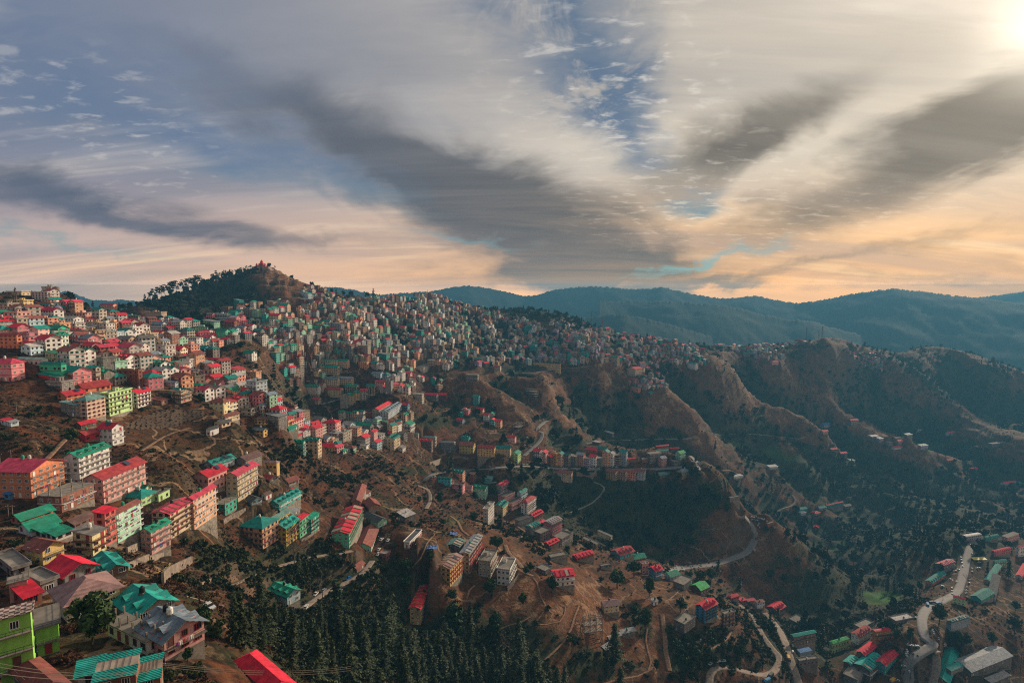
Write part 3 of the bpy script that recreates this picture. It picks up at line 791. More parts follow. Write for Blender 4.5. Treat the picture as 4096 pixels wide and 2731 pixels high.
def solve(z, xL, xC, xR, yB, yE, n, th=None):
    """front corner on the ground, right face L, left face W, height H and turn of a house"""
    uC, vB = zuv(z, xC, yB); uL = zuv(z, xL, yB)[0]; uR = zuv(z, xR, yB)[0]; vE = zuv(z, xC, yE)[1]
    P = hit(uC, vB); x0, y0, z0 = P
    if th is None: th = 82 if uC < 470 else 60 if uC < 560 else 25
    c, s_ = math.cos(R(th)), math.sin(R(th))
    sR = float(st(uR, vB)[0]); sL = float(st(uL, vB)[0])
    dR = c - sR * s_; dL = -s_ - sL * c
    L = (sR * y0 - x0) / dR if abs(dR) > .04 else 9; W = (sL * y0 - x0) / dL if abs(dL) > .04 else 9
    if uR - uC < .9: L = 9.0
    if uC - uL < .9: W = 9.0
    L = min(64, max(3.5, L)); W = min(64, max(3.5, W))
    H = float(st(uC, vE)[1]) * y0 - z0; H = max(2.3 * n, min(H, 5.2 * n))
    return P, L, W, H, th, (uL, uC, uR, vE, vB)
SPEC = []
for ln in LIST.strip().splitlines():
    ln, _, lab = ln.partition('|'); a = ln.split()
    z = a[0]; xs = list(map(float, a[1:6])); n_ = int(a[6]); th_ = float(a[9]) if len(a) > 9 else None
    SPEC.append((solve(z, *xs, n_, th_), n_, a[7], a[8], a[10] if len(a) > 10 else '', lab or None))
# each house stands on a terrace cut into the slope
for (P, L, W, H, th, _), *_r in SPEC:
    r_ = math.hypot(L, W) + 4; i0, i1 = np.searchsorted(sg, (P[0] - r_) / (P[1] + r_) - .03), np.searchsorted(sg, (P[0] + r_) / max(40, P[1] - r_) + .03); j0, j1 = np.searchsorted(dg, P[1] - r_), np.searchsorted(dg, P[1] + r_) + 1
    sl = (slice(max(0, i0), i1 + 1), slice(max(0, j0), j1)); dx, dy = GX[sl] - P[0], GY[sl] - P[1]; c, s_ = math.cos(R(th)), math.sin(R(th))
    lx, ly = dx * c + dy * s_, -dx * s_ + dy * c; g_ = max(1.0, P[1] * .004)
    m_ = (lx > -g_) & (lx < L + g_) & (ly > -g_) & (ly < W + g_ * .3); GZ[sl] = np.where(m_, np.minimum(GZ[sl], P[2] - .15), GZ[sl])
# ------------------------------------------------------------------ materials
MATS = {}
def mat(name, color, rough=.8, vary=.25, scale=1.2, metal=0.0, spec=.3, streak=False, stain=None, seedv=True):
    """weathered surface: base colour with mottling, per-object tint and darker stains"""
    if name in MATS: return MATS[name]
    m = bpy.data.materials.new(name); m.use_nodes = True; MATS[name] = m
    g = Net(m.node_tree); b = m.node_tree.nodes['Principled BSDF']
    geo = N(g.t, 'ShaderNodeNewGeometry').outputs['Position']
    v = g.mapping(geo, sc=(1, 1, .25)) if streak else geo
    n1 = g.noise(v, scale, 4, .6); n2 = g.noise(geo, scale * .13, 2, .5)
    dk = tuple(c * (1 - vary * 1.5) for c in color); lt = tuple(min(1, c * (1 + vary)) for c in color)
    c = g.mix(g.mr(n1, .3, .7), dk, lt)
    if stain: c = g.mix(g.m('MULTIPLY', g.mr(n2, .48, .75), .7), c, stain)
    if seedv:
        oi = N(g.t, 'ShaderNodeObjectInfo')
        hs = N(g.t, 'ShaderNodeHueSaturation'); g.lk(c, hs.inputs['Color'])
        g.lk(g.mr(oi.outputs['Random'], 0, 1, .82, 1.18, False), hs.inputs['Value']); c = hs.outputs[0]
    g.lk(c, b.inputs['Base Color']); b.inputs['Roughness'].default_value = rough
    b.inputs['Metallic'].default_value = metal; b.inputs['Specular IOR Level'].default_value = spec
    return m
def leaf_mat(name, c1, c2, var=.35, transl=.15):
    if name in MATS: return MATS[name]
    m = bpy.data.materials.new(name); m.use_nodes = True; MATS[name] = m
    g = Net(m.node_tree); b = m.node_tree.nodes['Principled BSDF']
    geo = N(g.t, 'ShaderNodeNewGeometry')
    oi = N(g.t, 'ShaderNodeObjectInfo')
    c = g.mix(g.mr(g.noise(geo.outputs['Position'], .55, 3, .6), .32, .68), c1, c2)
    hs = N(g.t, 'ShaderNodeHueSaturation'); g.lk(c, hs.inputs['Color'])
    rnd = g.m('FRACT', g.m('ADD', g.m('MULTIPLY', geo.outputs['Random Per Island'], .6), oi.outputs['Random']))
    g.lk(g.mr(rnd, 0, 1, 1 - var, 1 + var, False), hs.inputs['Value'])
    g.lk(g.mr(oi.outputs['Random'], 0, 1, .48, .53, False), hs.inputs['Hue'])
    g.lk(hs.outputs[0], b.inputs['Base Color']); b.inputs['Roughness'].default_value = .75; b.inputs['Specular IOR Level'].default_value = .15
    return m
def ground_mat():
    m = bpy.data.materials.new("hillside"); m.use_nodes = True
    g = Net(m.node_tree); b = m.node_tree.nodes['Principled BSDF']
    geo = N(g.t, 'ShaderNodeNewGeometry').outputs['Position']
    at = N(g.t, 'ShaderNodeAttribute', attribute_name='cover'); sep = N(g.t, 'ShaderNodeSeparateColor'); g.lk(at.outputs['Color'], sep.inputs[0])
    wood, dry, field = sep.outputs
    big = g.noise(geo, .012, 4, .6); mid = g.noise(geo, .06, 5, .65); fine = g.noise(geo, .45, 5, .7); tiny = g.noise(geo, 2.2, 3, .65)
    rust = g.mix(g.mr(fine, .3, .7), (.034, .013, .007), (.122, .046, .020))
    tan = g.mix(g.mr(tiny, .3, .7), (.095, .055, .031), (.18, .108, .062))
    olive = g.mix(g.mr(fine, .35, .65), (.014, .016, .007), (.046, .045, .017))
    darkb = g.mix(g.mr(fine, .35, .65), (.010, .008, .006), (.032, .021, .013))
    c = g.mix(g.mr(mid, .42, .58), rust, darkb)
    c = g.mix(g.mr(g.m('ADD', mid, g.m('MULTIPLY', g.m('SUBTRACT', fine, .5), .5)), .56, .70), c, tan)
    c = g.mix(g.m('MULTIPLY', g.mr(big, .48, .64), .42), c, olive)
    slope = g.mix(g.mr(fine, .3, .7), (.080, .032, .015), (.185, .078, .036))
    slope = g.mix(g.m('MULTIPLY', g.mr(g.m('ADD', mid, g.m('MULTIPLY', fine, .3)), .60, .78), .75), slope, darkb)
    wv = N(g.t, 'ShaderNodeTexWave', wave_type='BANDS', bands_direction='Z'); g.lk(geo, wv.inputs[0]); wv.inputs['Scale'].default_value = .09; wv.inputs['Distortion'].default_value = 5.0; wv.inputs['Detail'].default_value = 3; wv.inputs['Detail Scale'].default_value = .6
    slope = g.mix(g.m('MULTIPLY', g.mr(wv.outputs[1], .55, .95), .45), slope, (.07, .036, .02))
    earth = g.mix(g.mr(tiny, .3, .7), (.15, .075, .038), (.30, .175, .10))
    slope = g.mix(g.m('MULTIPLY', g.mr(g.m('ADD', mid, g.m('MULTIPLY', g.m('SUBTRACT', fine, .5), .6)), .52, .60), g.mr(dry, .75, 1.0)), slope, earth)
    c = g.mix(g.m('MULTIPLY', dry, .92), c, slope)
    wd = g.mix(g.mr(fine, .3, .7), (.010, .013, .007), (.035, .040, .018))
    wf = g.mr(g.m('ADD', wood, g.m('MULTIPLY', g.m('SUBTRACT', mid, .5), .9)), .35, .65)
    c = g.mix(wf, c, wd)
    gf = g.mix(g.mr(fine, .3, .7), (.030, .085, .018), (.060, .140, .030))
    pth = N(g.t, 'ShaderNodeTexVoronoi', feature='DISTANCE_TO_EDGE'); g.lk(g.vm('ADD', geo, g.vm('SCALE', g.noise(geo, .05, 3, .6, color=True), scale=26.0)), pth.inputs['Vector']); pth.inputs['Scale'].default_value = .026
    c = g.mix(g.m('MULTIPLY', g.mr(pth.outputs[0], .030, .012), g.m('MULTIPLY', g.m('SUBTRACT', 1.0, wood), g.mr(big, .42, .58))), c, (.20, .130, .080))
    c = g.mix(field, c, gf)
    # bare rock and scree on the steepest faces
    nr = N(g.t, 'ShaderNodeNewGeometry').outputs['Normal']; sx = N(g.t, 'ShaderNodeSeparateXYZ'); g.lk(nr, sx.inputs[0])
    c = g.mix(g.m('MULTIPLY', g.mr(sx.outputs[2], .62, .40), .5), c, (.12, .085, .065))
    g.lk(c, b.inputs['Base Color']); b.inputs['Roughness'].default_value = .95; b.inputs['Specular IOR Level'].default_value = .1
    bm = N(g.t, 'ShaderNodeBump'); bm.inputs['Distance'].default_value = 1.6; bm.inputs['Strength'].default_value = .7
    g.lk(g.m('ADD', fine, g.m('MULTIPLY', mid, 1.5)), bm.inputs['Height']); g.lk(bm.outputs[0], b.inputs['Normal'])
    return m
# ------------------------------------------------------------------ land cover painted as real woods, dry grass and fields
WOOD = [(490,309,25,8,0,1.4),(545,312,35,9,0,1.5),(760,410,60,50,-25,.6),(900,445,90,30,-15,.7),(940,480,90,50,0,.9),(850,400,50,30,0,.6),(195,318,70,22,-25,1.0),(250,290,50,16,-15,.9),(225,300,60,22,-20,.8),(230,308,45,14,0,.6),(520,310,50,9,4,1.3),(570,322,40,9,10,1.0),(600,335,40,10,8,.8),(650,345,30,10,0,.5),
 (282,385,7,28,80,.9),(290,455,25,12,0,.7),(600,420,24,45,-60,1.3),(595,452,40,18,0,.8),(630,395,20,20,0,.7),(700,410,25,40,-35,1.1),(735,405,30,45,-30,1.0),(760,430,30,25,0,.9),(830,420,45,25,-20,1.0),(880,370,60,14,5,1.0),(900,420,60,30,-20,.8),(960,370,70,14,10,1.2),(850,350,30,10,0,.8),(1000,400,50,30,0,.9),(990,440,60,25,0,.8),
 (820,470,90,40,0,1.1),(900,500,110,40,0,1.2),(960,530,80,40,0,1.2),(860,540,70,40,0,1.1),(980,480,80,40,0,.9),(740,470,40,20,30,.8),(830,600,60,50,0,1.0),(800,640,60,40,0,.9),(890,580,40,40,0,1.0),(780,560,30,20,0,.5),
 (580,500,80,40,0,1.2),(640,520,70,35,0,1.2),(560,470,60,14,0,1.0),(700,500,40,25,35,.9),(540,440,40,10,0,.8),(500,485,50,18,0,.7),(470,410,30,18,40,.8),(430,420,25,12,0,.9),(660,555,40,10,0,.7),
 (300,570,70,30,0,1.0),(380,600,60,50,0,1.2),(330,640,110,60,0,1.3),(470,655,110,45,0,1.2),(225,560,40,20,0,1.0),(200,600,30,30,0,.7),(590,665,60,30,0,.7),(700,650,50,30,0,1.0),(640,620,30,30,0,.6),(60,430,60,25,0,.35),(430,470,60,12,0,.5),(720,590,40,25,0,.5),(480,560,20,15,0,.6),(350,480,40,14,0,.4),
 (300,400,18,14,0,.8),(350,400,25,10,0,.6),(420,350,20,12,0,.5),(500,345,25,10,0,.5),(560,350,30,8,0,.6),(640,372,40,8,0,.8),(700,385,30,12,0,.7)]
WOODH = [(175,304,60,14,-18,1.4),(215,292,45,14,-24,1.3),(240,284,26,14,-20,1.0),(200,312,60,12,-8,1.3),(250,300,26,12,-10,.9),(490,309,25,8,0,1.4),(545,313,40,9,3,1.5),(585,324,26,7,18,1.3),(630,341,26,6,10,1.1),(590,495,80,34,0,1.2),(650,515,60,34,0,1.1),(560,470,50,12,0,.9),(840,470,80,30,0,.9),(910,500,90,34,0,1.2),(960,535,70,30,0,1.2),(870,540,60,30,0,1.0)]
DRY = [(520,600,50,40,-20,1.3),(580,610,60,50,0,1.35),(545,650,70,40,0,1.2),(610,650,40,40,0,1.2),(505,560,36,30,0,1.2),(650,600,40,30,0,1.0),(655,650,16,60,0,1.2),(690,600,30,24,0,.9),(455,600,18,20,0,.9),(30,395,40,14,0,.3),(490,405,40,18,-35,1.0),(520,430,30,10,-20,.9),(460,440,40,18,0,.9),(440,425,15,12,0,.8),(660,420,22,34,-40,.9),(565,420,18,25,-50,.9),(690,440,25,14,-20,.8),(760,415,40,22,-30,.9),(790,440,30,14,0,.8),(880,440,50,20,-30,.7),(800,380,25,16,0,.5),
 (720,520,30,25,-40,1.0),(765,545,45,30,-40,1.1),(810,575,35,20,-30,1.1),(700,480,20,12,0,.7),(780,510,30,25,0,.8),(500,555,40,25,0,1.0),(540,600,60,40,0,1.0),(580,620,50,40,0,1.0),(560,650,60,30,0,.8),(660,650,20,50,0,.9),(700,600,30,25,0,.8),(630,590,30,20,0,.7),(490,535,30,16,0,.7),(150,425,40,14,0,.7),(275,360,30,16,0,.5),(300,300,30,18,-20,.8),(250,290,20,14,0,.4),(280,280,20,10,0,.9),(560,395,20,16,0,.5),(620,360,30,10,0,.4),(470,470,40,8,0,.3),(640,560,60,12,0,.5),(880,430,30,20,0,.6),(760,580,20,20,0,.8)]
FIELD = [(883,597,17,7,10,1.2),(868,594,8,4,0,.9),(772,452,22,6,0,.5),(790,458,18,4,0,.55),(935,448,16,3,12,.8),(455,520,22,12,-20,.35),(545,442,30,3,0,.3),(740,444,22,3,0,.45),(810,470,14,4,0,.4),(840,545,16,6,20,.5),(990,470,25,5,10,.35),(360,510,14,10,0,.3),(400,470,20,5,0,.3),(820,505,30,6,0,.3),(990,438,16,2.5,0,.4),(850,520,10,4,20,.3)]
UU, VV = uv_of(GX / GY, GZ / GY)
def cover(lst):
    c = np.zeros(GX.shape)
    for (u, v, a, b, ang, k) in lst:
        ca, sa = math.cos(R(ang)), math.sin(R(ang)); dx, dy = UU - u, -(VV - v)
        p, q = (dx * ca + dy * sa) / a, (-dx * sa + dy * ca) / b
        c = np.maximum(c, k * np.exp(-(p * p + q * q) * 1.1))
    return np.clip(c, 0, 1)
CW, CD, CF = cover(WOOD), cover(DRY), cover(FIELD)
def blur(A, ki, kj):
    for ax, k in ((0, ki), (1, kj)):
        for _ in range(2):
            pd = np.pad(A, [(k + 1, k) if a == ax else (0, 0) for a in (0, 1)], mode='edge'); c = np.cumsum(pd, axis=ax)
            A = (np.take(c, range(2 * k + 1, c.shape[ax]), ax) - np.take(c, range(0, c.shape[ax] - 2 * k - 1), ax)) / (2 * k + 1)
    return A
curv = blur(GZ, 12, 6) - GZ          # positive in gullies, negative on spurs
fz_ = np.clip((GY - 800) / 250, 0, 1)
CW = np.clip(CW * (1 - .45 * fz_) + fz_ * np.clip(curv / 5.0, -.8, .8), 0, 1); CD = np.clip(CD + fz_ * np.clip(-curv / 5.5 + .05, 0, 1) * .62, 0, 1)
CW = np.maximum(CW, np.clip((GY - 1400) / 900, 0, .4)); nw_ = fbm(GX / 90, GY / 90, 4, 55); CW = np.clip(CW + fz_ * (nw_ - .5) * 1.1, 0, 1)
CW = np.maximum(CW, cover(WOODH)); CD = CD * (1 - .8 * cover(WOODH))
CF = np.clip((CF - .22) * 5, 0, 1) * np.clip(CF * 1.2, 0, 1)
Vt = np.stack([GX, GY, GZ], -1).reshape(-1, 3)
ii = np.arange(NS * ND).reshape(NS, ND)
Ft = np.stack([ii[:-1, :-1], ii[1:, :-1], ii[1:, 1:], ii[:-1, 1:]], -1).reshape(-1, 4)
me = mesh_from("terrain", Vt, Ft, ground_mat(), smooth=True)
ca = me.color_attributes.new('cover', 'FLOAT_COLOR', 'POINT')
ca.data.foreach_set('color', np.stack([CW, CD, CF, np.ones_like(CW)], -1).astype(np.float32).ravel())
tag(link("terrain", me), kind='structure')

# ------------------------------------------------------------------ far ridges and the valley floor
def far_mat():
    m = bpy.data.materials.new("far_woodland"); m.use_nodes = True; g = Net(m.node_tree); b = m.node_tree.nodes['Principled BSDF']
    geo = N(g.t, 'ShaderNodeNewGeometry').outputs['Position']
    n1 = g.noise(geo, .0035, 6, .65); n2 = g.noise(geo, .03, 4, .7)
    c = g.mix(g.mr(n2, .35, .65), (.012, .017, .013), (.024, .031, .021))
    c = g.mix(g.m('MULTIPLY', g.mr(n1, .60, .72), .5), c, (.11, .08, .055))
    g.lk(c, b.inputs['Base Color']); b.inputs['Roughness'].default_value = .95; b.inputs['Specular IOR Level'].default_value = .05
    return m
FARM = far_mat()
RIDGES = [
 (5600, 4700, [(300,300),(400,293),(428,291),(440,289),(460,286),(470,285.3),(485,287),(505,291),(525,296),(540,294),(555,289),(575,287),(600,286.3),(630,289),(650,288.5),(663,286.5),(680,291),(700,295),(720,298),(740,297),(755,295),(775,299),(795,303),(820,300),(850,294),(875,290),(895,288.3),(920,291),(950,295),(985,298),(1024,303),(1150,312),(1350,320)]),
 (3500, 3500, [(440,336),(520,326),(575,318),(600,315.5),(624,313.7),(650,319),(674,325),(709,335),(724,340),(760,352),(800,366)]),
 (4100, 4100, [(600,300),(680,301),(725,304.7),(738,307),(763,313.6),(786,318.6),(814,321),(833,327.5),(852,332),(871,338),(900,348),(960,362)]),
 (6600, 6600, [(-200,296),(-60,298),(40,300),(55,295),(60,292),(65.5,290.3),(75,293),(84,297),(93,300),(102,299.7),(109,301),(119,299),(129,299.7),(150,303),(220,306)]),
 (5000, 5000, [(280,297),(310,291),(322,287.5),(330,286),(342,288),(354,290),(369,292.5),(400,297),(430,302)]),
 (7600, 7600, [(930,303),(960,299),(987,296),(1005,293.9),(1024,291),(1060,289),(1150,288),(1300,290),(1400,292)]),
 (7300, 7300, [(-400,300),(-200,297),(0,301),(200,304),(400,303),(600,301),(800,306),(950,304),(1200,300),(1500,303)]),
]
for k, (Da, Db, crest) in enumerate(RIDGES):
    cu = np.array([c[0] for c in crest], float); cv = np.array([c[1] for c in crest], float)
    u = np.arange(cu[0], cu[-1] + .1, 1.2); v = np.interp(u, cu, cv)
    for _ in range(3): v[1:-1] = (v[:-2] + 2 * v[1:-1] + v[2:]) / 4
    Dc = Da + (Db - Da) * np.clip((u - 760) / 200, 0, 1) + 250 * (vnoise(u / 45., u * 0 + k, 5) - .5)
    s, t = st(u, v)
    rows = np.r_[np.linspace(-.48, 0, 46), np.linspace(0.012, .085, 10)]
    q = rows[None] * Dc[:, None]; Yf = Dc[:, None] + q; Xf = s[:, None] * Yf
    zc = (t * Dc)[:, None]
    sp_ = fbm(Xf / 700 + Yf / 2600, Yf / 2200 - Xf / 3000, 5, 60 + k, True) - .5
    depth = np.abs(q)
    Zf = zc - .30 * depth - .00006 * depth**2 + sp_ * np.clip(depth / 500, 0, 1) * 120 + (fbm(Xf / 120, Yf / 120, 4, 80 + k) - .5) * np.clip(depth / 150, .2, 1) * 30
    Zf = Zf + (vnoise(u / 1.3, u * 0, 90 + k)[:, None] - .5) * 14 * np.exp(-(depth / 60)**2)
    Zf = np.maximum(Zf, -640)
    a, b = Yf.shape; ix = np.arange(a * b).reshape(a, b)
    Ff = np.stack([ix[:-1, :-1], ix[1:, :-1], ix[1:, 1:], ix[:-1, 1:]], -1).reshape(-1, 4)
    o = link("distant_ridge", mesh_from("distant_ridge", np.stack([Xf, Yf, Zf], -1).reshape(-1, 3), Ff, FARM, smooth=True)); tag(o, kind='structure')
o = link("ground", mesh_from("ground", [(-10900, -400, -645), (10900, -400, -645), (10900, 8250, -645), (-10900, 8250, -645)], [(0, 1, 2, 3)], FARM)); tag(o, kind='structure')

# ------------------------------------------------------------------ road ribbons
RM = {'asphalt': mat('asphalt_road', (.16, .15, .148), .85, .18, .5, seedv=False), 'dusty': mat('dusty_road', (.20, .155, .125), .95, .25, .6, seedv=False),
      'pale': mat('pale_road', (.17, .155, .145), .9, .2, .5, seedv=False), 'dirt': mat('dirt_track', (.20, .115, .068), .95, .3, .7, seedv=False)}
PARA = mat('parapet_stone', (.20, .18, .165), .9, .3, 1.5, seedv=False)
for name, mt, wid, L in ROADLINES:
    d = np.gradient(L[:, :2], axis=0); nrm = np.stack([-d[:, 1], d[:, 0]], -1) / (np.linalg.norm(d, axis=1)[:, None] + 1e-6)
    k = len(L); wv = wid * (.92 + .16 * vnoise(np.arange(k) / 4., np.zeros(k), 3))[:, None]
    offs = [-.56, -.5, -.25, 0, .25, .5, .56]; zo = [-1.6, .10, .13, .16, .13, .10, -1.6] if wid > 2.2 else [-.5, .02, .05, .06, .05, .02, -.5]
    V = np.concatenate([np.c_[L[:, :2] + nrm * wv * o_, L[:, 2] + z_] for o_, z_ in zip(offs, zo)])
    Fq = np.array([(c * k + r, c * k + r + 1, (c + 1) * k + r + 1, (c + 1) * k + r) for c in range(6) for r in range(k - 1)])
    o = link('road' if name == 'road' else 'path', mesh_from('road', V, Fq, RM[mt], smooth=True)); tag(o, kind='structure')

# ------------------------------------------------------------------ haze
if HAZE:
    B = (-11000, -420, -647, 11000, 8300, 95)
    x0, y0, z0, x1, y1, z1 = B
    me = mesh_from("haze", [(x0,y0,z0),(x1,y0,z0),(x1,y1,z0),(x0,y1,z0),(x0,y0,z1),(x1,y0,z1),(x1,y1,z1),(x0,y1,z1)], [(0,3,2,1),(4,5,6,7),(0,1,5,4),(1,2,6,5),(2,3,7,6),(3,0,4,7)], [])
    hm = bpy.data.materials.new("haze"); hm.use_nodes = True; hm.node_tree.nodes.clear()
    pv = N(hm.node_tree, 'ShaderNodeVolumePrincipled'); ho = N(hm.node_tree, 'ShaderNodeOutputMaterial'); hm.node_tree.links.new(pv.outputs[0], ho.inputs['Volume'])
    pv.inputs['Color'].default_value = (.080, .26, .43, 1); pv.inputs['Density'].default_value = HAZE; pv.inputs['Anisotropy'].default_value = .15
    me.materials.append(hm); tag(link("haze", me), kind='stuff')
# ------------------------------------------------------------------ house kit
WALL = dict(orange=(.62,.22,.11), salmon=(.66,.30,.22), peach=(.66,.36,.22), pink=(.62,.33,.30), pinkb=(.70,.26,.28), rose=(.55,.18,.22), coral=(.66,.18,.14), white=(.68,.66,.64), offw=(.52,.48,.45),
  cream=(.62,.50,.34), paley=(.64,.54,.30), yellow=(.60,.42,.16), ochre=(.52,.37,.17), gold=(.55,.30,.06), tan=(.42,.29,.20), brown=(.16,.09,.065), brick=(.27,.11,.075), wood=(.16,.10,.07), red=(.50,.04,.05),
  lime=(.28,.58,.10), limep=(.42,.62,.28), mint=(.30,.56,.42), mintb=(.06,.50,.30), green=(.10,.42,.26), seag=(.04,.40,.30), teal=(.03,.33,.30), cyan=(.08,.42,.46), blue=(.07,.25,.42), pblue=(.42,.54,.60), greyb=(.28,.33,.38), lav=(.40,.32,.48),
  grey=(.22,.20,.19), stone=(.20,.17,.14), slatew=(.13,.14,.15), mustard=(.44,.36,.08), greyc=(.36,.32,.27))
WNAME = dict(orange='orange', salmon='salmon', peach='peach', pink='pale pink', pinkb='bright pink', rose='rose pink', coral='coral red', white='white', offw='off-white', cream='cream', paley='pale yellow', yellow='yellow', ochre='ochre', gold='golden yellow',
  tan='tan', brown='dark brown', brick='brick', wood='timber brown', red='red', lime='lime green', limep='pale lime', mint='mint green', mintb='bright mint', green='green', seag='sea green', teal='teal', cyan='turquoise', blue='blue', pblue='pale blue', greyb='blue grey',
  lav='lavender', grey='bare grey', stone='stone grey', slatew='slate grey', mustard='mustard', greyc='greyish cream')
ROOF = dict(red=(.60,.022,.050), pred=(.56,.055,.105), rust=(.24,.075,.060), rustr=(.36,.045,.050), dusty=(.34,.20,.19), brownr=(.15,.085,.075), maroon=(.22,.03,.04), green=(.015,.24,.15), teal=(.015,.22,.19), tealb=(.02,.34,.29), dteal=(.03,.12,.12), tealg=(.14,.27,.25),
  paleg=(.34,.46,.38), greenb=(.04,.36,.10), bgrey=(.17,.22,.27), slate=(.085,.085,.085), silver=(.27,.285,.30), tin=(.40,.37,.36), blue=(.06,.20,.46), conc=(.22,.195,.165), white=(.48,.47,.45), beige=(.36,.29,.23), grey=(.17,.155,.145))
RNAME = dict(red='red', pred='pinkish red', rust='rusty', rustr='dull red', dusty='dusty pink', brownr='brown', maroon='maroon', green='green', teal='teal', tealb='bright teal', dteal='dark teal', tealg='grey-green', paleg='pale green', greenb='bright green', bgrey='blue-grey',
  slate='dark slate', silver='silvery', tin='patched tin', blue='blue', check='checkered', conc='bare concrete', white='white', beige='beige translucent', grey='grey')
def wallm(k): return mat('wall_' + k, WALL[k], .85, .10 if k not in ('grey','stone','brick','greyc','tan') else .22, 1.1, streak=True, stain=tuple(c * .62 for c in WALL[k]))
def roofm(k):
    nm = 'roof_' + k
    if nm in MATS: return MATS[nm]
    if k == 'check':
        m = mat(nm, (.5, .45, .40), .7, .1, 1); g = Net(m.node_tree); ck = N(g.t, 'ShaderNodeTexChecker'); g.lk(N(g.t, 'ShaderNodeTexCoord').outputs['Object'], ck.inputs[0]); ck.inputs['Scale'].default_value = 1.25
        ck.inputs['Color1'].default_value = (.42, .36, .32, 1); ck.inputs['Color2'].default_value = (.13, .055, .045, 1); g.lk(ck.outputs[0], m.node_tree.nodes['Principled BSDF'].inputs['Base Color']); return m
    c0 = ROOF[k]
    m = mat(nm, c0, .72 if k not in ('conc', 'slate') else .92, .20, .45, stain=tuple(min(1, c * .55 + .035) for c in c0), spec=.16)
    if k in ('conc', 'beige'): return m
    g = Net(m.node_tree); b = m.node_tree.nodes['Principled BSDF']
    tc = N(g.t, 'ShaderNodeTexCoord').outputs['Object']
    bc = b.inputs['Base Color'].links[0].from_socket            # sheets laid at different times, with dull and rusty ones among them
    br = N(g.t, 'ShaderNodeTexBrick'); g.lk(g.mapping(tc, rot=R(2)), br.inputs[0]); br.inputs['Color1'].default_value = (.82,.82,.82,1); br.inputs['Color2'].default_value = (1.1,1.1,1.1,1); br.inputs['Mortar'].default_value = (.55,.55,.55,1)
    br.inputs['Scale'].default_value = 1.0; br.inputs['Brick Width'].default_value = 2.4; br.inputs['Row Height'].default_value = 1.1; br.inputs['Mortar Size'].default_value = .03; br.inputs['Bias'].default_value = .1
    g.lk(g.mix(1.0, bc, br.outputs[0], 'MULTIPLY'), b.inputs['Base Color'])
    w = N(g.t, 'ShaderNodeTexWave', wave_type='BANDS', bands_direction='DIAGONAL'); g.lk(tc, w.inputs[0]); w.inputs['Scale'].default_value = 1.0
    bp = N(g.t, 'ShaderNodeBump'); bp.inputs['Strength'].default_value = .5; bp.inputs['Distance'].default_value = .08; g.lk(w.outputs[1], bp.inputs['Height']); g.lk(bp.outputs[0], b.inputs['Normal'])
    return m
GLASS = mat('window_glass', (.016, .019, .024), .25, .1, 1.0, spec=.22)
FRAMES = {k: mat('frame_' + k, c, .6, .1, 2.0) for k, c in dict(white=(.66,.64,.62), brown=(.13,.05,.035), red=(.34,.03,.035), green=(.03,.20,.13)).items()}
CONC = mat('bare_concrete', (.215, .185, .155), .92, .25, .7, stain=(.12, .10, .085))
DARK = mat('dark_railing', (.045, .04, .04), .6, .2, 2)
SHADE = mat('dark_opening', (.03, .026, .024), .9, .2, 1)
SOLAR = mat('solar_cell', (.02, .03, .06), .2, .1, 1, spec=.6)
class MB:
    def __init__(s): s.v = []; s.f = []; s.m = []
    def quad(s, *p, m=0):
        k = len(s.v); s.v += [tuple(q) for q in p]; s.f.append(tuple(range(k, k + len(p)))); s.m.append(m)
    def box(s, x0, x1, y0, y1, z0, z1, m=0, bottom=True):
        k = len(s.v); s.v += [(x0,y0,z0),(x1,y0,z0),(x1,y1,z0),(x0,y1,z0),(x0,y0,z1),(x1,y0,z1),(x1,y1,z1),(x0,y1,z1)]
        fs = [(4,5,6,7),(0,1,5,4),(1,2,6,5),(2,3,7,6),(3,0,4,7)] + ([(3,2,1,0)] if bottom else [])
        s.f += [tuple(k + i for i in f) for f in fs]; s.m += [m] * len(fs)
    def sheet(s, pts, th=.14, m=0):
        """a thick sheet: polygon PTS with thickness TH hanging below it"""
        k = len(s.v); n = len(pts); s.v += [tuple(p) for p in pts] + [(p[0], p[1], p[2] - th) for p in pts]
        s.f.append(tuple(range(k, k + n))); s.m.append(m); s.f.append(tuple(range(k + 2 * n - 1, k + n - 1, -1))); s.m.append(m)
        for i in range(n): j = (i + 1) % n; s.f.append((k + i, k + n + i, k + n + j, k + j)); s.m.append(m)
    def mesh(s, name, mats, smooth=False): return mesh_from(name, s.v, s.f, mats, s.m, smooth)
    def cyl(s, x, y, z0, z1, r, n=10, m=0, r2=None, cap=True):
        r2 = r if r2 is None else r2; k = len(s.v)
        for (z, q) in ((z0, r), (z1, r2)): s.v += [(x + q * math.cos(6.2832 * i / n), y + q * math.sin(6.2832 * i / n), z) for i in range(n)]
        for i in range(n): s.f.append((k + i, k + (i + 1) % n, k + n + (i + 1) % n, k + n + i)); s.m.append(m)
        if cap: s.f.append(tuple(range(k + n, k + 2 * n))); s.m.append(m)
_MC = {}
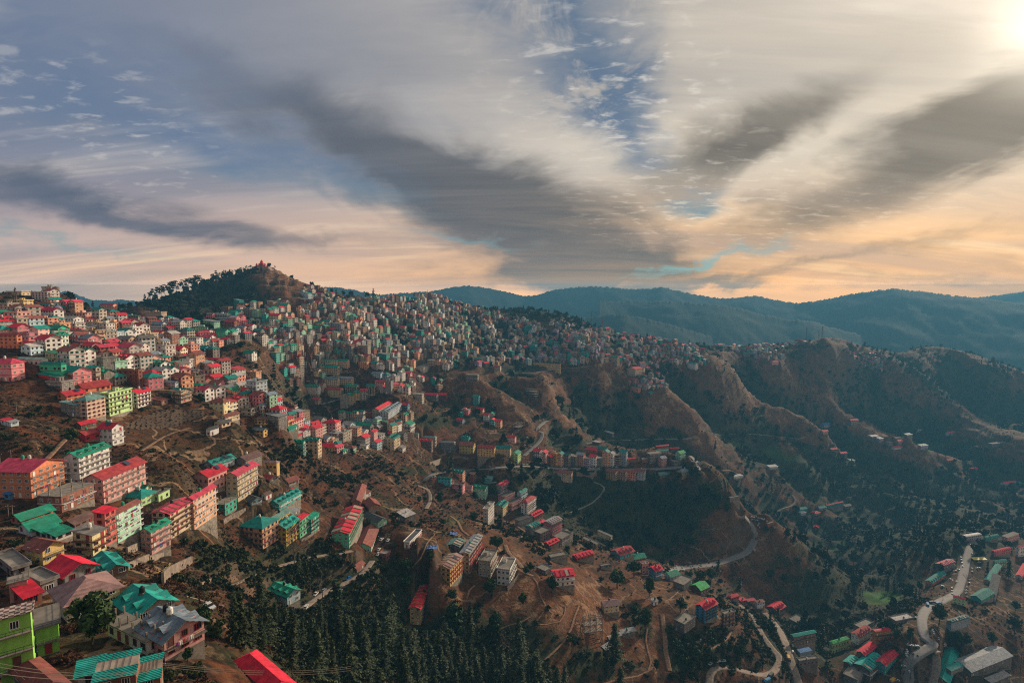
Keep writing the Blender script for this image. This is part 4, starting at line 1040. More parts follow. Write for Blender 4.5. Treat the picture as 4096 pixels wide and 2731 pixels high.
def window_mesh(kind, w, h, detail):
    key = (kind, round(w, 1), round(h, 1), detail)
    if key not in _MC:
        w, h = key[1], key[2]; b = MB(); t = .09
        b.box(-w/2, w/2, -.10, .02, h - t, h); b.box(-w/2 - .1, w/2 + .1, -.16, .02, -.08, 0)
        for x in (-w/2, w/2 - t) + ((-w/6 - t/2, w/6 - t/2) if w > 1.25 else (-t/2,)): b.box(x, x + t, -.09, .02, 0, h - t)
        if not detail: b.quad((-w/2 + t, -.03, 0), (w/2 - t, -.03, 0), (w/2 - t, -.03, h - t), (-w/2 + t, -.03, h - t), m=1)
        p = MB(); p.quad((-w/2 + t, -.03, 0), (w/2 - t, -.03, 0), (w/2 - t, -.03, h - t), (-w/2 + t, -.03, h - t))
        _MC[key] = (b.mesh('window', [FRAMES[kind], GLASS]), p.mesh('pane', [GLASS]))
    return _MC[key]
def door_mesh(kind):
    key = ('door', kind)
    if key not in _MC:
        b = MB(); b.box(-.5, .5, -.06, .02, 0, 2.1); b.box(-.58, -.5, -.1, .02, 0, 2.18); b.box(.5, .58, -.1, .02, 0, 2.18); b.box(-.5, .5, -.1, .02, 2.1, 2.18)
        _MC[key] = b.mesh('door', [FRAMES[kind]])
    return _MC[key]
def gable(b, x0, x1, y0, y1, z, rise, along, ov=.6, m=0, wm=1, fill=True):
    """gable roof over a rectangle, ridge ALONG 'x' or 'y'"""
    if along == 'x':
        ym = (y0 + y1) / 2; dz = rise * ov / max(.5, ym - y0)
        b.sheet([(x0-ov,y0-ov,z-dz),(x1+ov,y0-ov,z-dz),(x1+ov,ym,z+rise),(x0-ov,ym,z+rise)], m=m); b.sheet([(x1+ov,y1+ov,z-dz),(x0-ov,y1+ov,z-dz),(x0-ov,ym,z+rise),(x1+ov,ym,z+rise)], m=m)
        if fill:
            for x in (x0, x1): b.quad((x,y0,z-.02),(x,y1,z-.02),(x,ym,z+rise-.16), m=wm)
    else:
        xm = (x0 + x1) / 2; dz = rise * ov / max(.5, xm - x0)
        b.sheet([(x0-ov,y1+ov,z-dz),(x0-ov,y0-ov,z-dz),(xm,y0-ov,z+rise),(xm,y1+ov,z+rise)], m=m); b.sheet([(x1+ov,y0-ov,z-dz),(x1+ov,y1+ov,z-dz),(xm,y1+ov,z+rise),(xm,y0-ov,z+rise)], m=m)
        if fill:
            for y in (y0, y1): b.quad((x0,y,z-.02),(x1,y,z-.02),(xm,y,z+rise-.16), m=wm)
def hip(b, x0, x1, y0, y1, z, rise, ov=.6, m=0):
    L, W = x1 - x0, y1 - y0; X0, X1, Y0, Y1 = x0-ov, x1+ov, y0-ov, y1+ov; zz = z - .25; zr = z + rise
    if L >= W: a, c = (x0 + W*.45, (y0+y1)/2, zr), (x1 - W*.45, (y0+y1)/2, zr)
    else: a, c = ((x0+x1)/2, y0 + L*.45, zr), ((x0+x1)/2, y1 - L*.45, zr)
    p = [(X0,Y0,zz),(X1,Y0,zz),(X1,Y1,zz),(X0,Y1,zz)]
    if L >= W:
        b.sheet([p[0],p[1],c,a], m=m); b.sheet([p[2],p[3],a,c], m=m); b.sheet([p[1],p[2],c], m=m); b.sheet([p[3],p[0],a], m=m)
    else:
        b.sheet([p[1],p[2],c,a], m=m); b.sheet([p[3],p[0],a,c], m=m); b.sheet([p[0],p[1],a], m=m); b.sheet([p[2],p[3],c], m=m)
def roof_parts(b, kind, L, W, H, rnd, root, mats, lod):
    """fills the roof mesh B; adds dormers, raised panels, parapets as further parts of ROOT"""
    along = 'x' if L >= W else 'y'; span = min(L, W); ov = min(.9, .09 * span + .25); rise = min(3.0, span * .24 + .2)
    if kind in ('gable', 'multi', 'striped'):
        if kind == 'striped': rise *= .62
        gable(b, 0, L, 0, W, H, rise, along, ov)
        if kind in ('multi', 'striped') and lod < 3:
            long_ = max(L, W); nd = int(max(2, min(7, long_ / (4.2 if kind == 'multi' else 3.6))))
            for side in (0, 1):
                if lod == 2 and side == 1: continue
                for i in range(nd):
                    c = long_ * (i + .5) / nd; hw = long_ / nd * (.34 if kind == 'multi' else .30); d = MB()
                    # built for a ridge along x, front slope; turned for the other cases
                    q = span * .5; o0 = -ov * .6
                    if kind == 'multi':
                        zb = H + rise * .12; zt = H + rise * .82
                        d.box(c - hw * .8, c + hw * .8, q * .22, q * .9, zb - .4, zb + (zt - zb) * .55, m=1, bottom=False)
                        gable(d, c - hw * .8, c + hw * .8, q * .16, q * .95, zb + (zt - zb) * .5, (zt - zb) * .5, 'y', .3)
                        d.box(c - hw * .4, c + hw * .4, q * .22 - .05, q * .22 + .05, zb + .1, zb + (zt - zb) * .42, m=2)
                    else:
                        z0, z1 = H - .05, H + rise
                        d.sheet([(c - hw, o0, z0 + .55), (c + hw, o0, z0 + .55), (c + hw, q, z1 + .38), (c - hw, q, z1 + .38)], .1)
                        d.quad((c - hw, o0, z0 + .45), (c + hw, o0, z0 + .45), (c + hw, o0 + .1, z0 - .1), (c - hw, o0 + .1, z0 - .1), m=2)
                        for xx in (c - hw, c + hw): d.quad((xx, o0, z0 + .5), (xx, o0, z0 - .2), (xx, q, z1), (xx, q, z1 + .35), m=1)
                    def turn(p):
                        x, y, z = p
                        if side: x, y = x, span - y
                        return (x, y, z) if along == 'x' else (y, x, z)
                    d.v = [turn(p) for p in d.v]
                    mm = mats
                    if kind == 'striped' and rnd.random() < .22: mm = [roofm('beige')] + mats[1:]
                    link('dormer' if kind == 'multi' else 'roof_panel', d.mesh('dormer', mm), root)
    elif kind == 'hip': hip(b, 0, L, 0, W, H, rise, ov)
    elif kind == 'shed':
        r = min(2.2, W * .16 + .2)
        b.sheet([(-ov,-ov,H),(L+ov,-ov,H),(L+ov,W+ov,H+r),(-ov,W+ov,H+r)], .16)
        b.quad((0,0,H-.1),(0,W,H-.1),(0,W,H+r-.2), m=1); b.quad((L,0,H-.1),(L,W,H-.1),(L,W,H+r-.2), m=1); b.quad((0,W,H-.1),(L,W,H-.1),(L,W,H+r-.2),(0,W,H+r-.2), m=1)
    elif kind == 'steep':      # one broad slope of clear sheets with painted edges
        r = W * .42
        b.sheet([(-.2,-.8,H - .3),(L+.2,-.8,H - .3),(L+.2,W+.3,H+r),(-.2,W+.3,H+r)], .10)
        for x in (0, L): b.quad((x,0,H-.1),(x,W,H-.1),(x,W,H+r-.2), m=1)
        b.quad((0,W,H-.1),(L,W,H-.1),(L,W,H+r-.2),(0,W,H+r-.2), m=1)
        t = MB(); sl = (r + .3) / (W + 1.1)
        t.sheet([(-.35,-1.0,H-.28),(L+.35,-1.0,H-.28),(L+.35,.9,H-.28+1.9*sl),(-.35,.9,H-.28+1.9*sl)], .08); t.sheet([(-.35,W-.7,H+r-1.0*sl+.06),(L+.35,W-.7,H+r-1.0*sl+.06),(L+.35,W+.5,H+r+.2*sl+.06),(-.35,W+.5,H+r+.2*sl+.06)], .08)
        link('roof_edge', t.mesh('roof_edge', [roofm('tealb')]), root)
        q = MB()
        for i in range(1, 6): x = L * i / 6; q.sheet([(x-.05,-.8,H-.24),(x+.05,-.8,H-.24),(x+.05,W+.3,H+r+.06),(x-.05,W+.3,H+r+.06)], .05)
        link('roof_batten', q.mesh('roof_batten', [CONC]), root)
    elif kind == 'barrel':
        n = 8; P = [(W/2 - (W/2 + ov) * math.cos(math.pi * i / n), H - .1 + math.sin(math.pi * i / n) * W * .22) for i in range(n + 1)]
        for (ya, za), (yb, zb) in zip(P[:-1], P[1:]): b.sheet([(-ov,ya,za),(L+ov,ya,za),(L+ov,yb,zb),(-ov,yb,zb)], .14)
        for x in (0, L): b.quad(*[(x, y, z - .16) for y, z in P], m=1)
    else:  # flat slab
        b.box(-.5, L + .5, -.5, W + .5, H, H + .22)
        if lod < 3:
            p = MB(); z0, z1 = H + .22, H + .95
            if kind == 'rail':
                for z in (z1 - .06, z0 + .35): p.box(-.4, L+.4, -.4, -.34, z, z+.06); p.box(-.4, -.34, -.34, W+.4, z, z+.06); p.box(L+.34, L+.4, -.34, W+.4, z, z+.06)
                for i in range(int(L / 1.4) + 1): p.box(i*1.4-.3, i*1.4-.24, -.4, -.34, z0, z1)
                for i in range(int(W / 1.4) + 1): p.box(-.4, -.34, i*1.4-.3, i*1.4-.24, z0, z1)
                link('railing', p.mesh('railing', [DARK]), root)
            elif kind != 'cols':
                p.box(-.45, L+.45, -.45, -.28, z0, z1); p.box(-.45, -.28, -.28, W+.45, z0, z1); p.box(L+.28, L+.45, -.28, W+.45, z0, z1); p.box(-.28, L+.28, W+.28, W+.45, z0, z1)
                link('parapet', p.mesh('parapet', [mats[1]]), root)
            if kind == 'cols':
                for i in range(max(2, int(L / 4.5)) + 1):
                    for j in range(max(1, int(W / 4.5)) + 1):
                        c = MB(); x, y = L * i / max(2, int(L / 4.5)), W * j / max(1, int(W / 4.5)); c.box(x-.16, x+.16, y-.16, y+.16, H+.22, H+.22+rnd.uniform(1.5, 2.7)); link('column', c.mesh('column', [CONC]), root)
            elif kind != 'deck' and L > 5 and W > 5:
                s = MB(); x, y = L * rnd.uniform(.45, .6), W * .55; s.box(x, x + 3, y, min(W - .3, y + 2.8), H + .22, H + 2.5); s.box(x - .3, x + 3.3, y - .3, min(W, y + 3.1), H + 2.5, H + 2.66, m=1); s.box(x + .9, x + 1.8, y - .04, y + .1, H + .24, H + 2.1, m=2)
                link('stair_head', s.mesh('stair_head', [mats[1], CONC, SHADE]), root)
HOUSES = []     # for the labels: (root, u, v, wall, roof kind, roof colour, storeys, note, kind)
RECTS = []      # picture boxes taken
def house_name(n, L, W): return 'shed' if n == 1 and max(L, W) < 9.5 else 'apartment_block' if n >= 4 else 'house'
def build_house(P, L, W, H, n, th, wall, rk, rc, rnd, lod, balc='', frame=None, plinth=None, note='', step=0, tanks=None, uvk=None, label=None, slabroof=None):
    """one house: P front corner on the ground, right face L long at angle TH, left face W deep, N storeys in H metres"""
    nm = house_name(n, L, W); th = R(th)
    root = link(nm, None, None, P, th); root.empty_display_size = .1
    ct, snt = math.cos(th), math.sin(th)
    low = min(ground(P[0] + x * ct - y * snt, P[1] + x * snt + y * ct) for x, y in ((0, 0), (L, 0), (0, W), (L, W), (L/2, 0), (0, W/2))) - P[2]
    pl = min(0, low) - 1.2
    fh = H / n; wm = wallm(wall); frame = frame or rnd.choice(['white', 'white', 'white', 'brown', 'red'] if wall not in ('white', 'offw') else ['brown', 'brown', 'red', 'green', 'white'])
    trim = FRAMES[{'white': 'white', 'brown': 'brown', 'red': 'red', 'green': 'green'}[rnd.choice(['white', 'brown', 'red', frame])]] if rnd.random() < .5 else wm
    mats = [roofm(rc), wm, SHADE]
    b = MB()
    if rk == 'frame':      # bare columns, beams and floor slabs, open on all sides
        nx, ny = max(2, int(L / 4)), max(2, int(W / 4))
        for i in range(nx + 1):
            for j in range(ny + 1): x, y = L * i / nx, W * j / ny; b.box(x - .18, x + .18, y - .18, y + .18, pl, H + (1.0 if (i + j) % 2 else .2), m=2)
        for k in range(n + 1):
            z = k * fh
            for j in range(ny + 1): y = W * j / ny; b.box(0, L, y - .13, y + .13, z - .42, z - .02, m=2)
            for i in range(nx + 1): x = L * i / nx; b.box(x - .12, x + .12, 0, W, z - .40, z - .03, m=2)
            if k < n: b.box(-.2, L + .2, -.2, W + .2, z - .02, z + .12, m=2)
        link('frame', b.mesh('frame', [wm, wm, CONC]), root); root['label'] = '?'
        HOUSES.append(dict(o=root, uv=uvk, wall=wall, rk=rk, rc=rc, n=n, L=L, W=W, note=note, label=label, name=nm)); return root
    b.box(0, L, 0, W, 0, H, bottom=False)
    if pl < -.3: b.box(.05, L - .05, .05, W - .05, pl, 0, m=2, bottom=False)
    if lod < 3:
        for k in range(1, n): b.box(-.12, L + .12, -.12, W + .12, k * fh - .14, k * fh + .14, m=1)
    else:   # far away: openings are part of the wall itself, set 4 cm proud
        for k in range(n):
            nc = max(2, int(L / 2.8))
            for i in range(nc):
                c = L * (i + .5) / nc; w_ = rnd.uniform(.5, .8); b.quad((c-w_,-.04,k*fh+.9),(c+w_,-.04,k*fh+.9),(c+w_,-.04,k*fh+2.2),(c-w_,-.04,k*fh+2.2), m=3)
            nc = max(2, int(W / 2.8))
            for i in range(nc):
                c = W * (i + .5) / nc; w_ = rnd.uniform(.5, .8); b.quad((-.04,c+w_,k*fh+.9),(-.04,c-w_,k*fh+.9),(-.04,c-w_,k*fh+2.2),(-.04,c+w_,k*fh+2.2), m=3)
        if balc:
            for k in range(1, n): b.box(-.8, L + .3, -.8, W, k * fh - .12, k * fh + .12, m=1)
    link('wall', b.mesh('wall', [wm, trim, CONC, GLASS]), root)
    b = MB(); roof_parts(b, rk, L, W, H, rnd, root, mats, lod)
    link('roof', b.mesh('roof', mats), root)
    if lod < 3:
        for face in ('R', 'L'):
            Lf = L if face == 'R' else W
            if Lf < 2.2: continue
            rot = 0 if face == 'R' else -math.pi / 2
            nc = int(max(1, min(11, round(Lf / (3.3 if lod < 2 else 3.8))))); gap = Lf / nc
            at = (lambda c, z: (c, -.003, z)) if face == 'R' else (lambda c, z: (-.003, c, z))
            has_b = face in balc
            for k in range(n):
                if has_b and k:
                    q = MB(); D_ = 1.15
                    q.box(0, Lf, -D_, -.13, -.10, .10)
                    if lod < 2:
                        q.box(0, Lf, -D_, -D_ + .06, .95, 1.02, m=1); q.box(0, Lf, -D_, -D_ + .05, .45, .50, m=1)
                        for i in range(int(Lf / 1.1) + 1): q.box(i * Lf / (int(Lf / 1.1) + .001) * .98, i * Lf / (int(Lf / 1.1) + .001) * .98 + .05, -D_ + .01, -D_ + .06, .1, .95, m=1)
                    else: q.box(0, Lf, -D_, -D_ + .1, .1, .95, m=1)
                    if face == 'L': q.v = [(y, Lf - x, z) for x, y, z in q.v]
                    link('balcony', q.mesh('balcony', [trim if trim is not wm else CONC, rnd.choice([DARK, DARK, trim])]), root, (0, 0, k * fh))
                for i in range(nc):
                    r_ = rnd.random()
                    if r_ < .07: continue
                    c = gap * (i + .5)
                    if (has_b or k == 0) and r_ < .30: link('door', door_mesh(rnd.choice(['brown', 'red', frame])), root, at(c, k * fh + .16), rot); continue
                    ww = min(gap * .62, 1.7 if r_ < .7 else 1.3); wme, pme = window_mesh(frame, ww, 1.35, lod == 1)
                    o = link('window', wme, root, at(c, k * fh + .95), rot)
                    if lod == 1: link('pane', pme, o)
    if lod == 1 and n >= 2 and rk in ('gable', 'striped', 'multi') and rnd.random() < .4 and min(L, W) > 6:
        b = MB(); rise = min(3.0, min(L, W) * .24 + .2) * (.62 if rk == 'striped' else 1); sp_ = min(L, W) / 2
        if L >= W: a = L * .62; b.sheet([(a, sp_ * .25, H + rise * .25 + .7), (a + 2.6, sp_ * .25, H + rise * .25 + .7), (a + 2.6, sp_ * .8, H + rise * .8 + .75), (a, sp_ * .8, H + rise * .8 + .75)], .08)
        else: a = W * .3; b.sheet([(sp_ * .25, a + 2.6, H + rise * .25 + .7), (sp_ * .25, a, H + rise * .25 + .7), (sp_ * .8, a, H + rise * .8 + .75), (sp_ * .8, a + 2.6, H + rise * .8 + .75)], .08)
        link('solar_panel', b.mesh('solar_panel', [SOLAR]), root)
    if lod == 1 and 'R' in balc and n > 1 and L > 6:
        for _ in range(rnd.choice([1, 2, 2, 3])):
            k = rnd.randrange(1, n); x0 = rnd.uniform(.1, .7) * L
            for i in range(rnd.randrange(2, 5)):
                x = x0 + i * .75
                if x < L - .8: WASH.append((P[0] + x * ct + 1.24 * snt, P[1] + x * snt - 1.24 * ct, P[2] + k * fh + 1.0, th, rnd.choice('white red blue purple pink'.split()), rnd.uniform(.55, 1.0), root))
    root['label'] = '?'
    HOUSES.append(dict(o=root, uv=uvk, wall=wall, rk=rk, rc=rc, n=n, L=L, W=W, note=note, label=label, name=nm))
    # water tanks stand on the roof: things of their own
    if lod < 3:
        nt = tanks if tanks is not None else (rnd.choice([0, 1, 1, 2]) if lod == 1 else rnd.choice([0, 0, 1, 1]))
        for k in range(nt):
            x, y = L * rnd.uniform(.4, .6), W * rnd.uniform(.42, .58)
            if rk in ('gable', 'multi', 'striped', 'hip'): z = H + min(3.0, min(L, W) * .24 + .2) * (.62 if rk == 'striped' else 1) - .25
            elif rk == 'shed': z = H + .95
            elif rk == 'barrel': z = H + W * .2
            else: z = H + .22; y = W * .3
            x += k * 1.7 if L >= W else 0; y += k * 1.7 if L < W else 0
            TANKS.append((P[0] + x * ct - y * snt, P[1] + x * snt + y * ct, P[2] + z, rnd.choice(['black', 'black', 'white', 'white', 'green']), root))
    return root
TANKS = []; WASH = []
def place_house(P, L, W, H, th, q, n, wall, roof, balc='', label=None):
    uL, uC, uR, vE, vB = q; p = 3 * F / P[1]; lod = 1 if p > 4.3 else 2 if p > 2.05 else 3
    rk, rc = roof.split(':'); rnd = random.Random(int(uC * 131 + vB * 17))
    if not balc and n >= 2 and rnd.random() < .5: balc = 'R' if rnd.random() < .6 else 'RL'
    if balc == '-': balc = ''
    tanks = None
    if P[1] < 215: tanks = {'tealb': 1, 'bgrey': 2}.get(rc, 0) if rk == 'multi' else 1 if (rk, n) == ('shed', 3) else 0
    elif rk in ('deck', 'cols') or n == 1: tanks = 1 if rnd.random() < .3 else 0
    RECTS.append((uL, uR, vE - 3, vB))
    return build_house(P, L, W, H, n, th, wall, rk, rc, rnd, lod, balc=balc, uvk=(uC, vB), label=label, tanks=tanks)
# ------------------------------------------------------------------ houses read off the photo, corner by corner
def flat_fix(r):
    k, c = r.split(':'); return ('flat:conc' if k == 'flat' and c != 'conc' else r)
for (P, L, W, H, th, q), n, wall, roof, bal, lab in SPEC:
    place_house(P, L, W, H, th, q, n, wall, flat_fix(roof), balc=bal, label=lab)
# ------------------------------------------------------------------ the rest of the town, filled in along the slopes
def inside(poly, u, v):
    c = False; n = len(poly)
    for i in range(n):
        (x1, y1), (x2, y2) = poly[i], poly[i - 1]
        if (y1 > v) != (y2 > v) and u < (x2 - x1) * (v - y1) / (y2 - y1) + x1: c = not c
    return c
PAL_L = 'pink cream offw white greyc tan pinkb grey brick white grey pblue pink salmon white greyc offw peach mint stone rose'.split()
PAL_M = 'tan greyc grey grey offw white white stone pblue greyc brick grey offw tan brown greyb mint offw peach cream teal'.split()
PAL_R = 'grey greyc tan pblue lav greyb offw stone rose teal stone greyb greyc white tan grey offw'.split()
RO_L = ['gable:red', 'gable:rustr', 'flat:conc', 'hip:teal', 'gable:teal', 'gable:pred', 'flat:conc', 'gable:rust', 'multi:green', 'gable:tin', 'flat:conc', 'gable:grey', 'gable:red', 'shed:silver', 'gable:bgrey', 'multi:red']
RO_M = ['flat:conc', 'flat:conc', 'flat:conc', 'gable:teal', 'gable:rust', 'gable:rustr', 'shed:tealg', 'gable:brownr', 'gable:green', 'gable:red', 'flat:conc', 'shed:grey']
TOWN = [ # polygon, palette, roofs, storeys, tries
 ([(0,302),(52,298),(62,308),(85,316),(130,322),(175,320),(205,318),(238,324),(262,322),(262,336),(236,342),(226,352),(205,350),(222,366),(245,385),(262,400),(240,402),(200,398),(150,390),(110,386),(95,394),(62,392),(62,360),(0,352)], PAL_L, RO_L, (2,3,3,4,5), 7000),
 ([(200,385),(245,388),(285,405),(300,418),(330,432),(330,452),(300,450),(270,425),(235,412),(205,408)], PAL_L, RO_L, (2,3,3,4), 1100),
 ([(286,405),(330,425),(372,412),(414,416),(415,432),(412,452),(340,456),(300,440)], PAL_L, RO_L, (2,3,4,4), 700),
 ([(222,312),(240,306),(262,306),(286,306),(294,322),(330,340),(300,352),(262,346),(240,334),(228,326)], PAL_M, RO_M, (3,4,4,5), 1000),
 ([(303,292),(316,288),(332,298),(345,304),(400,299),(440,297),(470,308),(500,317),(538,326),(548,338),(520,350),(500,368),(470,352),(440,350),(420,345),(400,352),(370,350),(340,345),(315,335),(300,318)], PAL_M, RO_M, (3,4,4,5), 5600),
 ([(262,342),(300,345),(345,345),(400,350),(398,372),(350,368),(330,385),(336,400),(318,392),(296,398),(285,380),(272,356)], PAL_M, RO_M, (3,4,4,5), 2600),
 ([(400,348),(440,350),(470,356),(452,374),(430,366),(408,382),(396,372)], PAL_M, RO_M, (3,4,4,5), 500),
 ([(470,345),(520,350),(550,338),(600,342),(622,352),(606,362),(585,366),(560,366),(545,378),(520,362),(495,374),(475,368)], PAL_R, RO_M, (3,3,4,5), 1800),
 ([(552,322),(575,326),(605,330),(640,344),(690,356),(672,362),(640,352),(605,344),(556,338)], PAL_R, RO_M, (3,3,4), 1300),
 ([(602,327),(650,335),(690,346),(712,353),(700,357),(650,344),(608,336)], PAL_R, RO_L, (2,3,3), 900),
 ([(610,362),(640,350),(680,352),(712,360),(705,366),(660,364),(640,368)], PAL_R, RO_L, (2,3,4), 420),
 ([(626,368),(648,362),(668,370),(668,390),(648,396),(628,380)], PAL_R, RO_L, (2,3,3), 420),
 ([(712,346),(760,341),(800,337),(812,341),(790,349),(730,353)], PAL_R, RO_L, (2,2,3), 420),
 ([(742,350),(765,348),(785,358),(775,362),(748,360)], PAL_R, RO_M, (3,4,4), 260),
 ([(848,352),(870,354),(885,360),(882,372),(868,370),(855,360)], PAL_R, RO_L, (2,3,3), 260),
 ([(375,372),(398,376),(440,382),(446,392),(405,396),(385,398)], PAL_M, RO_L, (3,4), 170),
 ([(455,418),(470,412),(478,420),(462,426)], PAL_R, RO_L, (2,3), 20),
]
fr = random.Random(11)
def CURV(x, y): return curv[int(np.clip(np.searchsorted(sg, x / y), 0, NS - 1)), int(np.clip(np.searchsorted(dg, y), 0, ND - 1))]
TOWN = [(p, a, b, c, int(t * 2.0)) for p, a, b, c, t in TOWN]
cand = []
for poly, pal, roofs, sts, tries in TOWN:
    us = [p[0] for p in poly]; vs = [p[1] for p in poly]
    for _ in range(tries):
        u, v = fr.uniform(min(us), max(us)), fr.uniform(min(vs), max(vs))
        if not inside(poly, u, v): continue
        P = hit(u, v); D = P[1]
        if D > 2600: continue
        if D > 480 and (P[2] + 4 * math.sin(P[0] / 37)) % 9.5 > 4.2: continue          # rows along the contour lanes
        if D > 480 and float(CURV(P[0], D)) > 3.2 and fr.random() < .85: continue       # steep gullies stay green
        n = fr.choice(sts); Hm = n * 3.0; Wm = fr.choice([fr.uniform(6, 9), fr.uniform(8, 12), fr.uniform(11, 18)]); dp = fr.uniform(8, 11)
        w, h = Wm * F / D, Hm * F / D
        x0, x1, y0, y1 = u - w * .55, u + w * .55, v - h, v
        ok = True
        for (a, b, c, d) in RECTS:
            ox = min(x1, b) - max(x0, a); oy = min(y1, d) - max(y0, c)
            if ox > 0 and oy > 0 and (ox > .5 * min(w, b - a) and oy > .52 * min(h, d - c)): ok = False; break
        if ok:
            RECTS.append((x0, x1, y0, y1)); cand.append((w * h, P, u, v, Wm, dp, Hm, n, fr.choice(pal), fr.choice(roofs), D))
cand.sort(key=lambda c: -c[0])
cnt = {}
for h_ in HOUSES: cnt[h_['name']] = cnt.get(h_['name'], 0) + 1
rest = []
for c in cand:
    _, P, u, v, Wm, dp, Hm, n, wall, roof, D = c
    k = house_name(n, Wm, dp)
    if cnt.get(k, 0) >= 285: rest.append(c); continue
    cnt[k] = cnt.get(k, 0) + 1
    th = fr.gauss(74, 7) if u < 470 else fr.gauss(62, 9) if u < 600 else fr.gauss(40, 10)
    rk, rc = roof.split(':'); rd = random.Random(int(u * 71 + v * 13)); lod = 2 if 3 * F / D > 2.9 else 3
    # right face goes into the slope on the near side of town, so the frontal face is the "left" one
    L, W = (dp, Wm) if th > 55 else (Wm, dp)
    build_house(P, L, W, Hm, n, th, wall, rk, rc, rd, lod, uvk=(u, v), balc='L' if rd.random() < .4 else '')
# everything past the 285 largest of a kind: one mass of far houses
keys_w, keys_r = sorted({c[8] for c in rest}), sorted({c[9].split(':')[1] for c in rest})
allm = [wallm(k) for k in keys_w] + [roofm(k) for k in keys_r] + [GLASS, CONC]
big = MB()
for (_, P, u, v, Wm, dp, Hm, n, wall, roof, D) in rest:
    b = MB(); th = fr.gauss(74, 7) if u < 470 else fr.gauss(62, 9) if u < 600 else fr.gauss(40, 10)
    L, W = (dp, Wm) if th > 55 else (Wm, dp); rk, rc = roof.split(':'); wi, ri = keys_w.index(wall), len(keys_w) + keys_r.index(rc); gi = len(keys_w) + len(keys_r)
    b.box(0, L, 0, W, -.2, Hm, m=wi, bottom=False); b.box(.05, L - .05, .05, W - .05, -9, -.2, m=gi + 1, bottom=False)
    if rk in ('gable', 'multi'): gable(b, 0, L, 0, W, Hm, 2.0, 'x' if L > W else 'y', .6, ri, wi)
    elif rk == 'hip': hip(b, 0, L, 0, W, Hm, 2.0, .6, ri)
    else: b.box(-.5, L + .5, -.5, W + .5, Hm, Hm + .3, m=ri); b.box(L * .3, L * .7, W * .4, W * .8, Hm + .3, Hm + 2.4, m=wi)
    for k in range(n):
        z = k * 3.0
        if k: b.box(-.5, L + .1, -.5, W, z - .12, z + .14, m=wi)
        for i in range(max(2, int(L / 2.8))):
            q = L * (i + .5) / max(2, int(L / 2.8)); b.quad((q-.6,-.04,z+.9),(q+.6,-.04,z+.9),(q+.6,-.04,z+2.2),(q-.6,-.04,z+2.2), m=gi)
        for i in range(max(2, int(W / 2.8))):
            q = W * (i + .5) / max(2, int(W / 2.8)); b.quad((-.04,q+.6,z+.9),(-.04,q-.6,z+.9),(-.04,q-.6,z+2.2),(-.04,q+.6,z+2.2), m=gi)
    c, s = math.cos(R(th)), math.sin(R(th)); k0 = len(big.v)
    big.v += [(P[0] + x * c - y * s, P[1] + x * s + y * c, P[2] + z) for x, y, z in b.v]; big.f += [tuple(i + k0 for i in f) for f in b.f]; big.m += b.m
if rest: tag(link('hillside_town', big.mesh('hillside_town', allm)), kind='stuff')
print('HOUSES', len(HOUSES), cnt, 'rest', len(rest), 'tanks', len(TANKS))
# ------------------------------------------------------------------ trees
BARK = mat('bark', (.055, .038, .028), .95, .3, 3)
TWIG = mat('bare_twigs', (.095, .070, .055), .95, .3, 2)
LEAF = dict(deodar=leaf_mat('deodar_needles', (.016, .026, .012), (.056, .070, .030), .45), pine=leaf_mat('pine_needles', (.010, .020, .012), (.026, .042, .020)),
            broad=leaf_mat('oak_leaves', (.014, .030, .010), (.044, .078, .022)), shrub=leaf_mat('shrub_leaves', (.014, .024, .009), (.046, .060, .021)), rust=leaf_mat('rusty_brush', (.040, .017, .009), (.110, .052, .026)),
            wood=leaf_mat('far_foliage', (.010, .018, .010), (.032, .046, .021), .4), woodb=leaf_mat('far_winter_foliage', (.030, .026, .018), (.070, .055, .036), .4))
def quads(centres, nrm, size, asp, r):
    """leaf faces: one small quad per centre, facing roughly NRM"""
    k = len(centres); a = r.normal(size=(k, 3)); a -= (a * nrm).sum(1)[:, None] * nrm; a /= np.linalg.norm(a, axis=1)[:, None] + 1e-9
    b = np.cross(nrm, a); a = a * (size * asp)[:, None]; b = b * size[:, None]
    return np.stack([centres - a - b, centres + a - b * .7, centres + a * 1.1 + b, centres - a * .8 + b * .8], 1)
def deodar_crown(seed, dens=1.0, slim=1.0):
    r = np.random.default_rng(seed); Q = []
    levels = int(19 * dens) + 4
    for i in range(levels):
        f = i / levels; z = .12 + .86 * f; rad = (.205 * (1 - f) ** .8 + .010) * slim * r.uniform(.75, 1.15)
        for k in range(int(9 - 4 * f)):
            a = r.uniform(0, 6.28); rr = rad * r.uniform(.55, 1.1); nseg = 9
            t = np.linspace(.12, 1, nseg)[:, None]; d = np.array([math.cos(a), math.sin(a), 0])
            ctr = d * t * rr + np.array([0, 0, 1]) * (z + .02 * t - .075 * rr / .2 * t * t) + r.normal(size=(nseg, 3)) * [.011, .011, .006]
            nn = np.array([0, 0, 1.0]) + d * .35 + r.normal(size=(nseg, 3)) * .35; nn /= np.linalg.norm(nn, axis=1)[:, None]
            Q.append(quads(ctr, nn, np.linspace(.020, .010, nseg) * r.uniform(.8, 1.2), r.uniform(1.1, 1.9), r))
    Q.append(quads(np.c_[r.normal(size=(10, 2)) * .006, r.uniform(.93, 1.01, 10)], np.tile([1., 0, 0], (10, 1)), np.full(10, .008), .6, r))
    return np.concatenate(Q)
